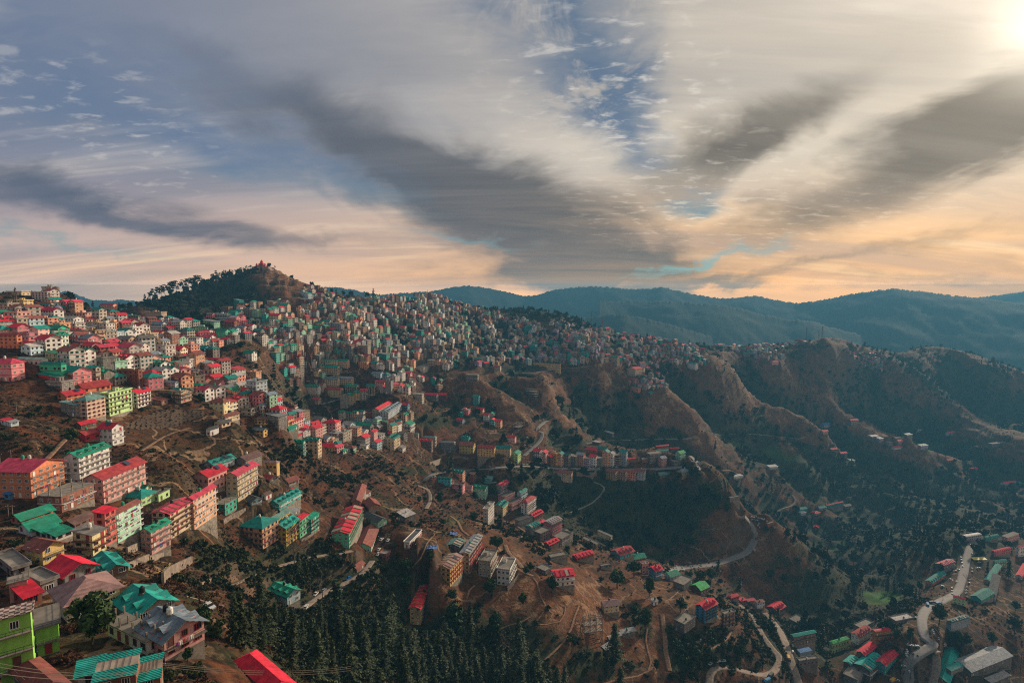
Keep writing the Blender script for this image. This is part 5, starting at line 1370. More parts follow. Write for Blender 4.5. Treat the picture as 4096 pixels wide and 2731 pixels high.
def broad_crown(seed, nclump=34, per=46, shape=(.36, .36, .36), zc=.60, leaf=.030):
    r = np.random.default_rng(seed); Q = []
    for _ in range(nclump):
        d = r.normal(size=3); d /= np.linalg.norm(d); c = d * np.array(shape) * r.uniform(.45, .95) * (1 if d[2] > -.3 else .75); c[2] += zc
        s = r.uniform(.09, .16); p = r.normal(size=(per, 3)); p /= np.linalg.norm(p, axis=1)[:, None]; nn = p + r.normal(size=(per, 3)) * .5; nn /= np.linalg.norm(nn, axis=1)[:, None]
        Q.append(quads(c + p * s * r.uniform(.6, 1.05, (per, 1)) * [1, 1, .75], nn, leaf * r.uniform(.6, 1.2, per), 1.2, r))
    return np.concatenate(Q)
def pine_crown(seed):
    r = np.random.default_rng(seed); Q = []
    for _ in range(13):
        f = r.uniform(0, 1); z = .45 + .5 * f; a = r.uniform(0, 6.28); rr = (.24 * (1 - f) ** .6 + .03) * r.uniform(.5, 1)
        c = np.array([math.cos(a) * rr, math.sin(a) * rr, z]); p = r.normal(size=(34, 3)); p /= np.linalg.norm(p, axis=1)[:, None]
        nn = p + r.normal(size=p.shape) * .5; nn /= np.linalg.norm(nn, axis=1)[:, None]; Q.append(quads(c + p * [.10, .10, .045] * r.uniform(.6, 1, (34, 1)), nn, .020 * r.uniform(.7, 1.2, 34), 1.4, r))
    return np.concatenate(Q)
def qmesh(name, Q, m): return mesh_from(name, Q.reshape(-1, 3), np.arange(len(Q) * 4).reshape(-1, 4), m)
def trunk_mesh(h, r0, limbs, seed, m=None):
    r = random.Random(seed); b = MB()
    def tube(p, q, ra, rb, n=6):
        p, q = Vector(p), Vector(q); ax = (q - p).normalized(); e = ax.orthogonal().normalized(); f = ax.cross(e); k = len(b.v)
        for c, rr in ((p, ra), (q, rb)): b.v += [tuple(c + (e * math.cos(6.2832 * i / n) + f * math.sin(6.2832 * i / n)) * rr) for i in range(n)]
        for i in range(n): b.f.append((k + i, k + (i + 1) % n, k + n + (i + 1) % n, k + n + i)); b.m.append(0)
    x = y = 0; p = (0, 0, -.06); k = 5
    for i in range(k):
        z = h * (i + 1) / k; q = (x + r.gauss(0, .008), y + r.gauss(0, .008), z); tube(p, q, r0 * (1 - .8 * i / k), r0 * (1 - .8 * (i + 1) / k)); p = q; x, y = q[0], q[1]
    def grow(p, d, L, rad, depth):
        q = (p[0] + d[0] * L, p[1] + d[1] * L, p[2] + d[2] * L); tube(p, q, rad, rad * .55, 5 if depth > 1 else 3)
        if depth:
            for _ in range(3 if depth > 1 else 4):
                e = Vector((d[0] + r.gauss(0, .45), d[1] + r.gauss(0, .45), d[2] + r.gauss(.12, .3))).normalized(); grow(q, e, L * r.uniform(.55, .8), rad * .5, depth - 1)
    for i in range(limbs):
        a = r.uniform(0, 6.28); z = h * r.uniform(.4, .95); d = Vector((math.cos(a), math.sin(a), r.uniform(.5, 1.2))).normalized()
        grow((0, 0, z), d, r.uniform(.13, .22), r0 * .42, 0 if m is None else 3)
    return b.mesh('trunk', [m or BARK])
V_DEO = [(trunk_mesh(.95, .013, 0, i), qmesh('crown', deodar_crown(i, (.85, 1.15, .7)[i % 3], (.85, 1.05, 1.35, 1.6)[i % 4]), LEAF['deodar'])) for i in range(12)]
V_BRO = [(trunk_mesh(.55, .030, 6, i + 20), qmesh('crown', broad_crown(i + 40, 34, 46, [(.36,.36,.34),(.30,.32,.40),(.42,.38,.30)][i % 3]), LEAF['broad'])) for i in range(5)]
V_COL = [(trunk_mesh(.7, .02, 4, i + 30), qmesh('crown', broad_crown(i + 60, 30, 46, (.17, .17, .42), .55, .024), LEAF['broad'])) for i in range(3)]
V_PIN = [(trunk_mesh(.92, .014, 3, i + 50), qmesh('crown', pine_crown(i + 80), LEAF['pine'])) for i in range(5)]
V_BAR = [trunk_mesh(.62, .020, 9, i + 70, TWIG) for i in range(4)]
V_SHR = [qmesh('foliage', broad_crown(i + 90, 16, 34, (.42, .42, .30), .28, .045), LEAF['shrub']) for i in range(3)]
tr = random.Random(5)
TREES = []
def plant(kind, z, x, ytop, ybase, label, group, wide=1.0):
    """a tree whose foot and top are read off the photo"""
    if z: (u, v), vt = zuv(z, x, ybase), zuv(z, x, ytop)[1]
    else: u, v, vt = x, ybase, ytop
    P = hit(u, v); h = max(2.0, min(38.0, float(st(u, vt)[1]) * P[1] - P[2]))
    nm, cat, var = dict(deodar=('deodar_tree', 'conifer', V_DEO), broad=('leafy_tree', 'tree', V_BRO), column=('slender_tree', 'tree', V_COL), pine=('pine_tree', 'pine', V_PIN), bare=('bare_tree', 'bare tree', V_BAR), shrub=('shrub', 'shrub', V_SHR))[kind]
    v_ = tr.choice(var); rt = tr.uniform(0, 6.28)
    if kind in ('bare', 'shrub'):
        o = link(nm, v_, None, P, rt); o.scale = (h * wide * (1.0 if kind == 'bare' else 1.25), h * wide * (1.0 if kind == 'bare' else 1.25), h)
    else:
        o = link(nm, None, None, P, rt); o.empty_display_size = .1; o.scale = (h * wide, h * wide, h)
        if kind == 'deodar': q_ = tr.uniform(.8, 1.3); o.scale = (h * q_, h * q_ * tr.uniform(.85, 1.1), h); o.rotation_euler = (tr.gauss(0, .035), tr.gauss(0, .035), rt)
        link('trunk', v_[0], o); link('crown', v_[1], o)
    tag(o, label, cat, group); TREES.append((o, P)); return o
G1 = 'deodars in the wood along the lower edge'
DEO = """a4 350 650 1180|a4 440 640 1230|a4 600 450 800|a4 680 730 1200|a4 745 740 1060|a4 860 800 1220|a4 920 830 1290|a4 1120 880 1400|a4 1200 780 1120|a4 1285 780 1080|a4 1390 800 1220|a4 1330 1120 1640|a4 1500 1050 1420|a4 1600 900 1480|a4 1545 1000 1350|a4 1780 930 1480|a4 1700 1000 1330|a4 1900 880 1350|a4 2000 980 1700|a4 2070 1050 1620|a4 2150 1000 1500|a4 2215 1080 1520|a4 970 260 470|a4 1450 900 1250|a4 1250 950 1350|a4 1650 1100 1560|a4 1830 1050 1550|a4 1020 950 1300|a4 790 850 1150|a4 520 800 1150|a4 620 900 1220
a6 30 1000 1520|a6 110 1050 1620|a6 145 980 1420|a6 250 1030 1500|a6 330 1020 1460|a6 385 1000 1500|a6 340 1280 1740|a6 450 1100 1520|a6 530 1020 1450|a6 565 1050 1620|a6 640 1150 1520|a6 700 1130 1520|a6 760 1200 1660|a6 840 1160 1520|a6 900 1250 1720|a6 1000 1150 1660|a6 1080 1300 1720|a6 1140 1330 1720|a6 1200 1270 1620|a6 1290 1330 1720|a6 1345 1250 1720|a6 1480 1350 1660|a6 1560 1400 1660|a6 450 1290 1740|a6 620 1300 1720|a6 690 1400 1760|a6 180 1240 1720|a6 60 1300 1760|a6 240 1300 1720|a6 520 1320 1700|a6 560 1400 1780|a6 800 1380 1780|a6 960 1420 1780|a6 1040 1250 1560|a6 20 1150 1600|a6 400 1180 1560|a6 300 1150 1560|a6 1230 1420 1780|a6 1400 1420 1760"""
for q in DEO.replace('\n', '|').split('|'):
    z, x, a, b = q.split(); plant('deodar', z, float(x), float(a), float(b), 'tall dark deodar in the dense wood along the lower edge', G1)
for _ in range(34):
    u = tr.uniform(285, 620); v = tr.uniform(640, 735)
    if u > 480 and v < 665: continue
    hh = tr.uniform(26, 66) * (1.15 if u < 420 else .85); plant('deodar', None, u, v - hh, v, 'tall dark deodar in the dense wood along the lower edge', G1)
BRO = """a2 860 740 1240 broad|a2 1730 1240 1370 broad|a2 1880 860 1060 broad|a2 1960 900 1120 shrub|a2 60 280 400 shrub|a2 130 180 300 shrub|a2 280 390 490 shrub|a2 1090 345 440 broad|a2 2010 1050 1180 broad
a1 745 545 735 broad|a1 2100 180 275 broad|a1 1330 825 925 broad|a1 1480 330 405 broad|a1 1590 720 800 shrub|a1 130 560 660 shrub|a1 30 550 640 shrub|a1 520 690 790 shrub|a1 330 330 430 shrub
a6 960 95 255 broad|a6 900 525 710 broad|a6 1295 365 465 broad|a6 1250 405 495 broad|a6 1510 505 665 broad|a6 1220 670 800 broad|a6 750 820 970 broad|a6 940 845 1140 column|a6 545 740 1160 column|a6 2160 445 625 broad|a6 60 320 480 broad|a6 60 480 640 broad|a6 300 250 370 broad|a6 1660 200 300 broad|a6 520 620 760 broad|a6 1700 1030 1140 shrub|a6 1800 1210 1300 shrub|a6 1540 1060 1140 shrub
a8 170 435 615 broad|a8 490 505 705 column|a8 455 815 1045 column|a8 340 335 505 broad|a8 800 720 860 broad|a8 1000 430 560 broad|a8 1100 420 560 broad|a8 880 440 540 broad|a8 820 1290 1430 broad|a8 940 1200 1370 broad|a8 1400 1190 1330 broad|a8 760 1120 1240 broad|a8 700 960 1060 shrub|a8 1620 900 1010 shrub|a8 1700 960 1070 broad|a8 560 1320 1440 column|a8 1120 1120 1220 broad|a8 340 800 920 broad|a8 1690 420 540 broad|a8 1970 290 350 shrub
a5 420 955 1085 broad|a5 1015 1405 1565 broad|a5 990 875 1015 column|a5 200 1000 1075 broad|a5 450 1230 1315 broad|a5 770 1165 1285 broad|a5 320 1140 1215 broad|a5 1280 380 450 broad|a5 340 80 120 shrub|a5 480 160 220 shrub|a5 690 290 370 shrub|a5 365 180 215 shrub|a5 1080 360 440 shrub
b2 530 250 395 broad|b2 880 920 1085 broad|b2 1385 790 970 broad|b2 1185 535 650 column|b2 870 480 660 deodar|b2 940 500 660 deodar|b2 1090 560 660 broad|b2 1860 350 480 deodar|b2 2070 330 520 deodar|b2 2140 750 850 broad|b2 2130 900 1050 broad|b2 1560 1050 1180 broad|b2 1650 1080 1200 broad|b2 1900 1060 1180 broad|b2 1400 370 480 column|b2 590 410 560 column|b2 525 460 580 column|b2 1100 1000 1130 column|b2 955 1000 1160 column|b2 1790 180 260 column
a3 1560 760 860 broad|a3 1590 500 570 broad|a3 2050 820 880 broad|a3 1340 900 980 shrub|a3 500 420 480 shrub|a3 520 240 300 shrub|a3 800 460 520 shrub|a3 1430 1030 1090 shrub|a3 780 880 950 shrub|a3 1640 630 720 shrub
a7 560 760 880 broad|a7 1000 600 650 broad|a7 940 1380 1560 broad|a7 900 1400 1520 broad|a7 960 1240 1340 broad|a7 1330 1050 1180 column|a7 520 850 1000 deodar|a7 600 960 1130 deodar|a7 640 990 1140 deodar|a7 700 950 1180 deodar|a7 460 900 1080 deodar|a7 380 960 1120 deodar|a7 800 1000 1150 deodar|a7 740 1000 1150 deodar|a7 1240 1060 1140 deodar|a7 240 980 1150 deodar|a7 1985 1170 1280 pine|a7 1150 900 980 broad|a7 1100 860 950 broad|a7 900 650 780 broad|a7 960 700 800 broad|a7 1020 740 830 broad"""
PLACE_A = [((0,500,140,682),'on the stepped slope among the near houses'),((0,340,140,500),'on the brown brush slope below the pink villa'),((140,340,300,480),'on the brown slope by the ploughed field'),((140,480,300,600),'in the ravine between the hotels and the conifers'),((300,440,420,560),'on the rusty brush slope by the green school'),
  ((380,560,520,690),'on the bare ground by the ribbed-roof tenements'),((400,440,520,560),'on the slope under the bending road'),((520,500,640,690),'on the bare slope by the red ribbed roof'),((560,420,700,540),'on the wooded slope under the street row'),((640,560,720,690),'by the tall blue guest house'),
  ((700,480,820,690),'along the dusty road loops'),((820,560,930,690),'near the bright green meadow'),((930,500,1030,690),'beside the valley road'),((400,380,560,445),'on the orange spur with the red-roofed cluster'),((300,380,420,445),'in the middle of the old town'),((0,0,1100,700),'on the far slope')]
def place_phrase(u, v):
    for (a, b, c, d), ph in PLACE_A:
        if a <= u < c and b <= v < d: return ph
for q in BRO.replace('\n', '|').split('|'):
    z, x, a, b, k = q.split(); u, v = zuv(z, float(x), float(b)); ph = place_phrase(u, v)
    lab = dict(broad='round dark leafy tree ', column='slender dark tree ', shrub='low green shrub ', deodar='dark pointed deodar ', pine='lone pine with bare trunk ')[k] + ph
    plant(k, z, float(x), float(a), float(b), lab, dict(broad='leafy trees ', column='slender trees ', shrub='shrubs ', deodar='deodars ', pine='pines ')[k] + ph)
BARE = """a3 1360 500 755|a3 1110 700 860|a3 1930 620 730|a3 2010 640 740|a3 300 300 400|a3 970 1180 1500|a3 1000 1250 1480|a4 400 470 650|a4 1215 440 760|a4 1900 480 700|a4 940 80 400|a4 215 470 570|a5 490 600 785|a5 640 1040 1195|a5 855 1080 1265|a5 490 1060 1190|a5 600 1060 1150|a5 1110 1290 1400|a5 1240 1280 1410|a6 1085 1030 1340|a6 740 380 500|a6 2130 330 480|a6 680 830 960|a8 745 640 760|a8 1560 950 1050|a8 120 290 420|a8 270 1060 1180|a8 1380 860 960|a8 1480 1020 1120|b2 1095 1300 1530|b2 1670 460 620|b2 1975 1340 1500|b2 1810 1390 1520|b2 2200 1180 1340|b2 2200 500 630|b2 1300 600 720|b2 1420 640 740|b2 620 560 700|b2 480 600 740|b2 300 560 700|b2 400 580 720|b2 1020 1320 1420|b2 750 830 940|b2 680 880 980|a2 1600 240 390|a2 1700 250 460|a2 1640 150 280|a2 1940 100 200|a2 840 270 400|a2 720 950 1000|a1 100 160 340|a1 1740 560 700|a1 1420 760 880|a1 1950 680 760"""
for q in BARE.replace('\n', '|').split('|'):
    z, x, a, b = q.split(); u, v = zuv(z, float(x), float(b)); ph = place_phrase(u, v)
    plant('bare', z, float(x), float(a), float(b), 'leafless grey-brown tree ' + ph, 'leafless trees ' + ph)
PINE = "1450 262 302|1476 258 302|1505 258 300|1565 245 292|1610 225 290|1640 220 285|1690 205 275|1410 284 325|1715 215 272|1850 172 240|1880 185 240|1916 168 218|1942 184 218|1986 165 216|2012 163 212|2062 144 192|2084 146 188|2110 130 182|2142 120 172|1820 190 245|1345 312 345|1300 328 360|1380 300 332|1665 215 280|2350 130 160|2200 330 380"
for q in PINE.split('|'):
    x, a, b = map(float, q.split()); plant('pine', 'z1', x, a, b, 'dark pine with bare trunk on the temple hill skyline', 'pines on the temple hill skyline', 1.15)
for q in "620 388 440|672 410 462".split('|'):
    x, a, b = map(float, q.split()); plant('pine', 'z1', x, a, b, 'dark pine on the brown knoll below the water tower', 'pines on the brown knoll', 1.3)

# ------------------------------------------------------------------ woods and brush nobody could count
cell = (GY**2) * np.gradient(sg)[:, None] * (lg[1] - lg[0])
gy_ = np.gradient(GZ, axis=1) / np.gradient(GY, axis=1); gx_ = np.gradient(GZ, axis=0) / np.gradient(GX, axis=0); cell = cell * np.clip(np.sqrt(1 + gx_**2 + gy_**2), 1, 4)
inview = (np.abs(UU - 512) < 680) & (VV < 720)
def scatter(weight, count, r):
    w = (weight * cell * inview).ravel(); w /= w.sum(); idx = r.choice(len(w), count, p=w)
    i, j = np.unravel_index(idx, GX.shape); i = np.clip(i, 1, NS - 2); j = np.clip(j, 1, ND - 2)
    fi, fj = r.uniform(0, 1, count), r.uniform(0, 1, count)
    lerp = lambda A: (A[i, j] * (1 - fi) + A[i + 1, j] * fi) * (1 - fj) + (A[i, j + 1] * (1 - fi) + A[i + 1, j + 1] * fi) * fj
    return np.stack([lerp(GX), lerp(GY), lerp(GZ)], -1)
def mass(name, pos, tpls, smin, smax, zf, m, r):
    out = []
    per = np.array_split(r.permutation(len(pos)), len(tpls))
    for T, ids in zip(tpls, per):
        p = pos[ids]; k = len(p); a = r.uniform(0, 6.28, k); s = r.uniform(smin, smax, k); c, sn = np.cos(a) * s, np.sin(a) * s
        x, y, z = T[..., 0], T[..., 1], T[..., 2]
        X = x[None] * c[:, None, None] - y[None] * sn[:, None, None] + p[:, 0, None, None]; Y = x[None] * sn[:, None, None] + y[None] * c[:, None, None] + p[:, 1, None, None]
        Z = z[None] * (s * r.uniform(zf[0], zf[1], k))[:, None, None] + p[:, 2, None, None]
        out.append(np.stack([X, Y, Z], -1).reshape(-1, 4, 3))
    return tag(link(name, qmesh(name, np.concatenate(out), m)), kind='stuff')
# keep houses and roads clear
clear = np.ones(GX.shape)
for (a, b, c, d) in RECTS:
    pass
for name, mt, wid, L in ROADLINES:
    x0, x1, y0, y1 = L[:,0].min()-8, L[:,0].max()+8, L[:,1].min()-8, L[:,1].max()+8
    ii_, jj_ = np.nonzero((GX > x0) & (GX < x1) & (GY > y0) & (GY < y1))
    if len(ii_):
        X_, Y_ = GX[ii_, jj_], GY[ii_, jj_]; dmin = np.full(len(X_), 1e9)
        for p in L: dmin = np.minimum(dmin, np.hypot(X_ - p[0], Y_ - p[1]))
        clear[ii_, jj_] = np.clip((dmin - wid * .5 - 1.5) / 3, 0, 1)
for h_ in HOUSES:
    o = h_['o']; th = o.rotation_euler[2]; r_ = max(h_['L'], h_['W']) * .62 + 2
    cx, cy_ = o.location[0] + math.cos(th) * h_['L'] / 2 - math.sin(th) * h_['W'] / 2, o.location[1] + math.sin(th) * h_['L'] / 2 + math.cos(th) * h_['W'] / 2
    i0, i1 = np.searchsorted(sg, (cx - r_) / cy_ - .01), np.searchsorted(sg, (cx + r_) / cy_ + .01); j0, j1 = np.searchsorted(dg, cy_ - r_), np.searchsorted(dg, cy_ + r_)
    sl = (slice(max(0, i0), i1 + 1), slice(max(0, j0), j1 + 1)); clear[sl] = np.where(np.hypot(GX[sl] - cx, GY[sl] - cy_) < r_, 0, clear[sl])
nrw = fbm(GX / 55, GY / 55, 4, 71)
cw = np.clip(CW + (nrw - .5) * .9, 0, 1) ** 1.6 * clear * (1 - np.clip(CF * 3, 0, 1))
rr = np.random.default_rng(3)
FT = [broad_crown(200 + i, 9, 7, (.40, .40, .34), .50, .15) for i in range(4)]
CT = [deodar_crown(300 + i, .12, 1.1)[::3] * [1, 1, 1] for i in range(3)]
for i in range(3):
    q = CT[i]; c = q.mean(1, keepdims=True); CT[i] = c + (q - c) * 3.2
near_ok = np.clip((GY - 230) / 120, 0, 1)
farw = cw * np.clip((GY - 520) / 200, 0, 1)
mass('woodland', scatter(farw, 21000, rr), FT, 7, 14, (.8, 1.2), LEAF['wood'], rr)
mass('woodland', scatter(farw, 5000, rr), FT, 5, 9, (.7, 1.1), LEAF['woodb'], rr)
mass('woodland', scatter(farw * (nrw > .5), 3200, rr), CT, 13, 22, (.9, 1.1), LEAF['wood'], rr)
midw = cw * np.clip(1.1 - CD, .05, 1) * np.clip((GY - 180) / 80, 0, 1) * (GY < 640)
SH = [broad_crown(220 + i, 9, 16, (.45, .45, .30), .28, .085) for i in range(4)]
mass('brushwood', scatter(midw, 3600, rr), SH, 3.0, 6.5, (.7, 1.2), LEAF['shrub'], rr)
mass('brushwood', scatter((.25 + .75 * (nrw > .52)) * clear * np.clip(1.05 - CD, .05, 1) ** 1.5 * (1 - np.clip(CF * 3, 0, 1)) * (GY > 110) * (GY < 900), 15000, rr), SH, 1.0, 2.8, (.6, 1.1), LEAF['rust'], rr)
mass('brushwood', scatter((.12 + .88 * (nrw < .5)) * clear * np.clip(1.05 - CD, .06, 1) ** 1.5 * (1 - np.clip(CF * 3, 0, 1)) * (GY > 110) * (GY < 900), 6500, rr), SH, 1.0, 3.0, (.6, 1.1), LEAF['shrub'], rr)
mass('brushwood', scatter((nrw > .45) * clear * (1 - np.clip(CF * 3, 0, 1)) * (GY > 800) * (GY < 2300), 20000, rr), [t[::3] for t in SH], 1.8, 5.5, (.6, 1.0), LEAF['wood'], rr)
tuft = [broad_crown(240 + i, 3, 12, (.5, .5, .3), .2, .16) for i in range(3)]
mass('dry_grass', scatter(clear * (GY < 320) * (GY > 70), 9000, rr), tuft, .5, 1.3, (.6, 1.2), LEAF['rust'], rr)

NS_ = [broad_crown(260 + i, 14, 60, (.42, .42, .30), .28, .040) for i in range(3)]
near_w = clear * (GY < 125) * (GY > 62)
mass('brushwood', scatter(near_w * (nrw > .40), 260, rr), NS_, 1.2, 3.4, (.6, 1.1), LEAF['rust'], rr)
mass('brushwood', scatter(near_w * (nrw < .56), 170, rr), NS_, 1.4, 3.6, (.6, 1.1), LEAF['shrub'], rr)
mass('dry_grass', scatter(near_w, 2500, rr), tuft, .4, .9, (.6, 1.2), LEAF['rust'], rr)
# ------------------------------------------------------------------ water tanks on the roofs
TM = dict(black=mat('tank_black', (.012, .012, .013), .45, .2, 2), white=mat('tank_white', (.62, .61, .58), .5, .15, 2), green=mat('tank_green', (.02, .28, .16), .5, .15, 2))
def tank_meshes(c):
    b = MB(); r = .62; b.cyl(0, 0, .25, 1.45, r, 14)
    for z in (.5, .8, 1.1): b.cyl(0, 0, z - .04, z + .04, r + .04, 14)
    b.cyl(0, 0, 1.45, 1.75, r, 14, r2=.24)
    l = MB(); l.cyl(0, 0, 1.74, 1.84, .26, 12)
    s = MB(); s.box(-.6, .6, -.6, .6, -.4, .25)
    return b.mesh('tank_body', [TM[c]]), l.mesh('lid', [TM[c]]), s.mesh('stand', [CONC])
TME = {c: tank_meshes(c) for c in TM}
for (x, y, z, c, root) in TANKS:
    o = link('water_tank', None, None, (x, y, z)); o.empty_display_size = .1
    for nm, me_ in zip(('tank_body', 'lid', 'stand'), TME[c]): link(nm, me_, o)
    o['tank'] = c; o['category'] = 'water tank'; o['group'] = 'plastic water tanks on the roofs'

# ------------------------------------------------------------------ washing hung over balcony rails
WM = {k: mat('washing_' + k, c, .9, .15, 4) for k, c in dict(white=(.60,.58,.55), red=(.45,.04,.05), blue=(.05,.10,.35), purple=(.20,.04,.22), pink=(.55,.22,.26)).items()}
_wm = {}
def wash_mesh(c):
    if c not in _wm:
        b = MB(); n = 6
        for i in range(n):
            for z0, z1 in ((0, -.45), (-.45, -.9)):
                y = lambda q, z: .04 * math.sin(q * 2.1) * (1 - z) - .02
                b.quad((-.32 + .64 * i / n, y(i, z1), z1), (-.32 + .64 * (i + 1) / n, y(i + 1, z1), z1), (-.32 + .64 * (i + 1) / n, y(i + 1, z0), z0), (-.32 + .64 * i / n, y(i, z0), z0))
        b.box(-.32, .32, -.03, .10, -.01, .03); _wm[c] = b.mesh('washing', [WM[c]])
    return _wm[c]
for (x, y, z, th, c, h, root) in WASH:
    o = link('washing', wash_mesh(c), None, (x, y, z), th); o.scale = (1, 1, h); o['owner'] = root.name; o['cloth'] = c

# ------------------------------------------------------------------ temple, water tower, masts
RED = mat('temple_red', (.52, .03, .035), .6, .15, .8, seedv=False); STONE = mat('temple_stone', (.24, .17, .14), .9, .25, .8, seedv=False)
P = hit(*zuv('z1', 2240, 150)); k = P[1] / F
t = link('temple', None, None, (P[0], P[1], P[2] - 1)); t.empty_display_size = .1
b = MB(); b.box(-17, 17, -8, 8, -6, 3.5); b.box(-20, 20, -10, 10, -8, -1); link('platform', b.mesh('platform', [STONE]), t)
b = MB(); b.box(-10, 10, -6, 6, 3.5, 6.5)
for x in range(-9, 10, 3): b.box(x - .35, x + .35, -6.6, -6, 3.5, 6.6)
b.box(-10.8, 10.8, -6.9, 6.9, 6.5, 7.1); link('hall', b.mesh('hall', [RED]), t)
b = MB(); b.box(-5, 5, -4, 4, 7.1, 9.6); b.box(-5.6, 5.6, -4.6, 4.6, 9.6, 10); b.box(-3, 3, -3, 3, 10, 12); link('tower', b.mesh('tower', [RED]), t)
b = MB(); prof = [(2.5, 12), (3.0, 13), (2.9, 14.2), (2.2, 15.4), (1.2, 16.3), (.35, 17), (.28, 18.2), (.05, 19.6)]
for (r1, z1), (r2, z2) in zip(prof[:-1], prof[1:]): b.cyl(0, 0, z1, z2, r1, 16, r2=r2, cap=False)
link('dome', b.mesh('dome', [RED], True), t)
for sx in (-8.5, 8.5):
    b = MB(); b.cyl(sx, -4.5, 7.1, 8.4, 1.1, 12); 
    for (r1, z1), (r2, z2) in zip([(1.3, 8.4), (1.4, 9), (.8, 9.9), (.1, 10.8)][:-1], [(1.3, 8.4), (1.4, 9), (.8, 9.9), (.1, 10.8)][1:]): b.cyl(sx, -4.5, z1, z2, r1, 12, r2=r2, cap=False)
    link('corner_turret', b.mesh('corner_turret', [RED], True), t)
tag(t, 'red domed temple with tiers and spire on the wooded hilltop', 'temple')
# white onion dome of a small shrine in the town
P = hit(*zuv('z1', 503, 545)); t = link('shrine', None, None, P); t.empty_display_size = .1
b = MB(); b.box(-4, 4, -4, 4, -3, 3.2); link('base', b.mesh('base', [wallm('offw')]), t)
b = MB(); prof = [(3.0, 3.2), (3.6, 4.6), (3.4, 6.2), (2.2, 7.6), (.9, 8.5), (.2, 9.2), (.05, 10.6)]
for (r1, z1), (r2, z2) in zip(prof[:-1], prof[1:]): b.cyl(0, 0, z1, z2, r1, 16, r2=r2, cap=False)
link('dome', b.mesh('dome', [wallm('lav')], True), t); tag(t, 'small shrine with a pale onion dome below the brown knoll', 'shrine')
# water tower on the ridge
P = hit(*zuv('z1', 482, 384)); t = link('water_tower', None, None, P); s = P[1] / F; H = 75 / 8.55 * s; t.empty_display_size = .1
b = MB(); r = 24 / 8.55 * s; b.cyl(0, 0, H * .66, H * .93, r, 18, r2=r); b.cyl(0, 0, H * .93, H * 1.02, r * 1.04, 18, r2=.3); b.cyl(0, 0, H * .60, H * .66, r * .5, 18, r2=r); link('tank', b.mesh('tank', [CONC]), t)
for a in range(6):
    x, y = math.cos(a * 1.047) * r * .9, math.sin(a * 1.047) * r * .9; b = MB(); b.box(x - .25, x + .25, y - .25, y + .25, -3, H * .66); link('leg', b.mesh('leg', [CONC]), t)
b = MB()
for z in (H * .22, H * .44):
    for a in range(6):
        p, q = [(math.cos(i * 1.047) * r * .9, math.sin(i * 1.047) * r * .9) for i in (a, a + 1)]
        b.quad((*p, z), (*q, z), (*q, z + .35), (*p, z + .35))
link('brace', b.mesh('brace', [CONC]), t); tag(t, 'round concrete water tower on legs at the end of the ridge', 'water tower')
STEEL = mat('mast_steel', (.10, .085, .085), .6, .2, 2); MRED = mat('mast_red', (.30, .06, .05), .6, .2, 2)
def mast(z, x, y0, y1, wb, label, m):
    u, v = zuv(z, x, y1); P = hit(u, v); h = float(st(u, zuv(z, x, y0)[1])[1]) * P[1] - P[2]
    t = link('radio_mast', None, None, P); t.empty_display_size = .1; b = MB(); n = 10
    for (sx, sy) in ((-1, -1), (1, -1), (1, 1), (-1, 1)):
        for i in range(n):
            a, c = wb * (1 - .8 * i / n), wb * (1 - .8 * (i + 1) / n); za, zb = h * i / n - (1 if i == 0 else 0), h * (i + 1) / n; g_ = wb * .14
            b.quad((sx*a-g_, sy*a, za), (sx*a+g_, sy*a, za), (sx*c+g_, sy*c, zb), (sx*c-g_, sy*c, zb)); b.quad((sx*a, sy*a-g_, za), (sx*a, sy*a+g_, za), (sx*c, sy*c+g_, zb), (sx*c, sy*c-g_, zb))
    for i in range(n):
        a, c = wb * (1 - .8 * i / n), wb * (1 - .8 * (i + 1) / n); za, zb = h * i / n, h * (i + 1) / n; g_ = wb * .08
        for s in (-1, 1):
            b.quad((-a, s*a, za), (-a, s*a, za + g_*3), (c, s*c, zb), (c, s*c, zb - g_*3)); b.quad((s*a, -a, za), (s*a, -a, za + g_*3), (s*c, c, zb), (s*c, c, zb - g_*3))
    link('lattice', b.mesh('lattice', [m]), t)
    b = MB(); b.box(-wb * .45, wb * .45, -wb * .45, wb * .45, h * .82, h * .93); b.box(-.12, .12, -.12, .12, h, h * 1.06); link('antenna', b.mesh('antenna', [STEEL]), t); tag(t, label, 'mast', 'steel masts on the ridges')
mast('z1', 140, 320, 492, 1.5, 'grey lattice mast rising among the ridge houses near the water tower', STEEL)
mast('z4', 641, 602, 668, 1.6, 'thin mast at the near end of the three on the far knoll', STEEL)
mast('z4', 737, 620, 672, 1.4, 'reddish short mast in the middle of the far knoll', MRED)
mast('z4', 765, 596, 674, 1.9, 'tall splayed mast at the far end of the far knoll', STEEL)
mast('z3', 993, 520, 602, 1.5, 'thin grey mast beside the forest edge on the middle ridge', STEEL)
mast('z3', 1090, 570, 642, 1.5, 'reddish mast above the ridge houses past the forest', MRED)
mast('z2', 1735, 340, 412, 1.2, 'grey mast at the end of the crowded skyline', STEEL)

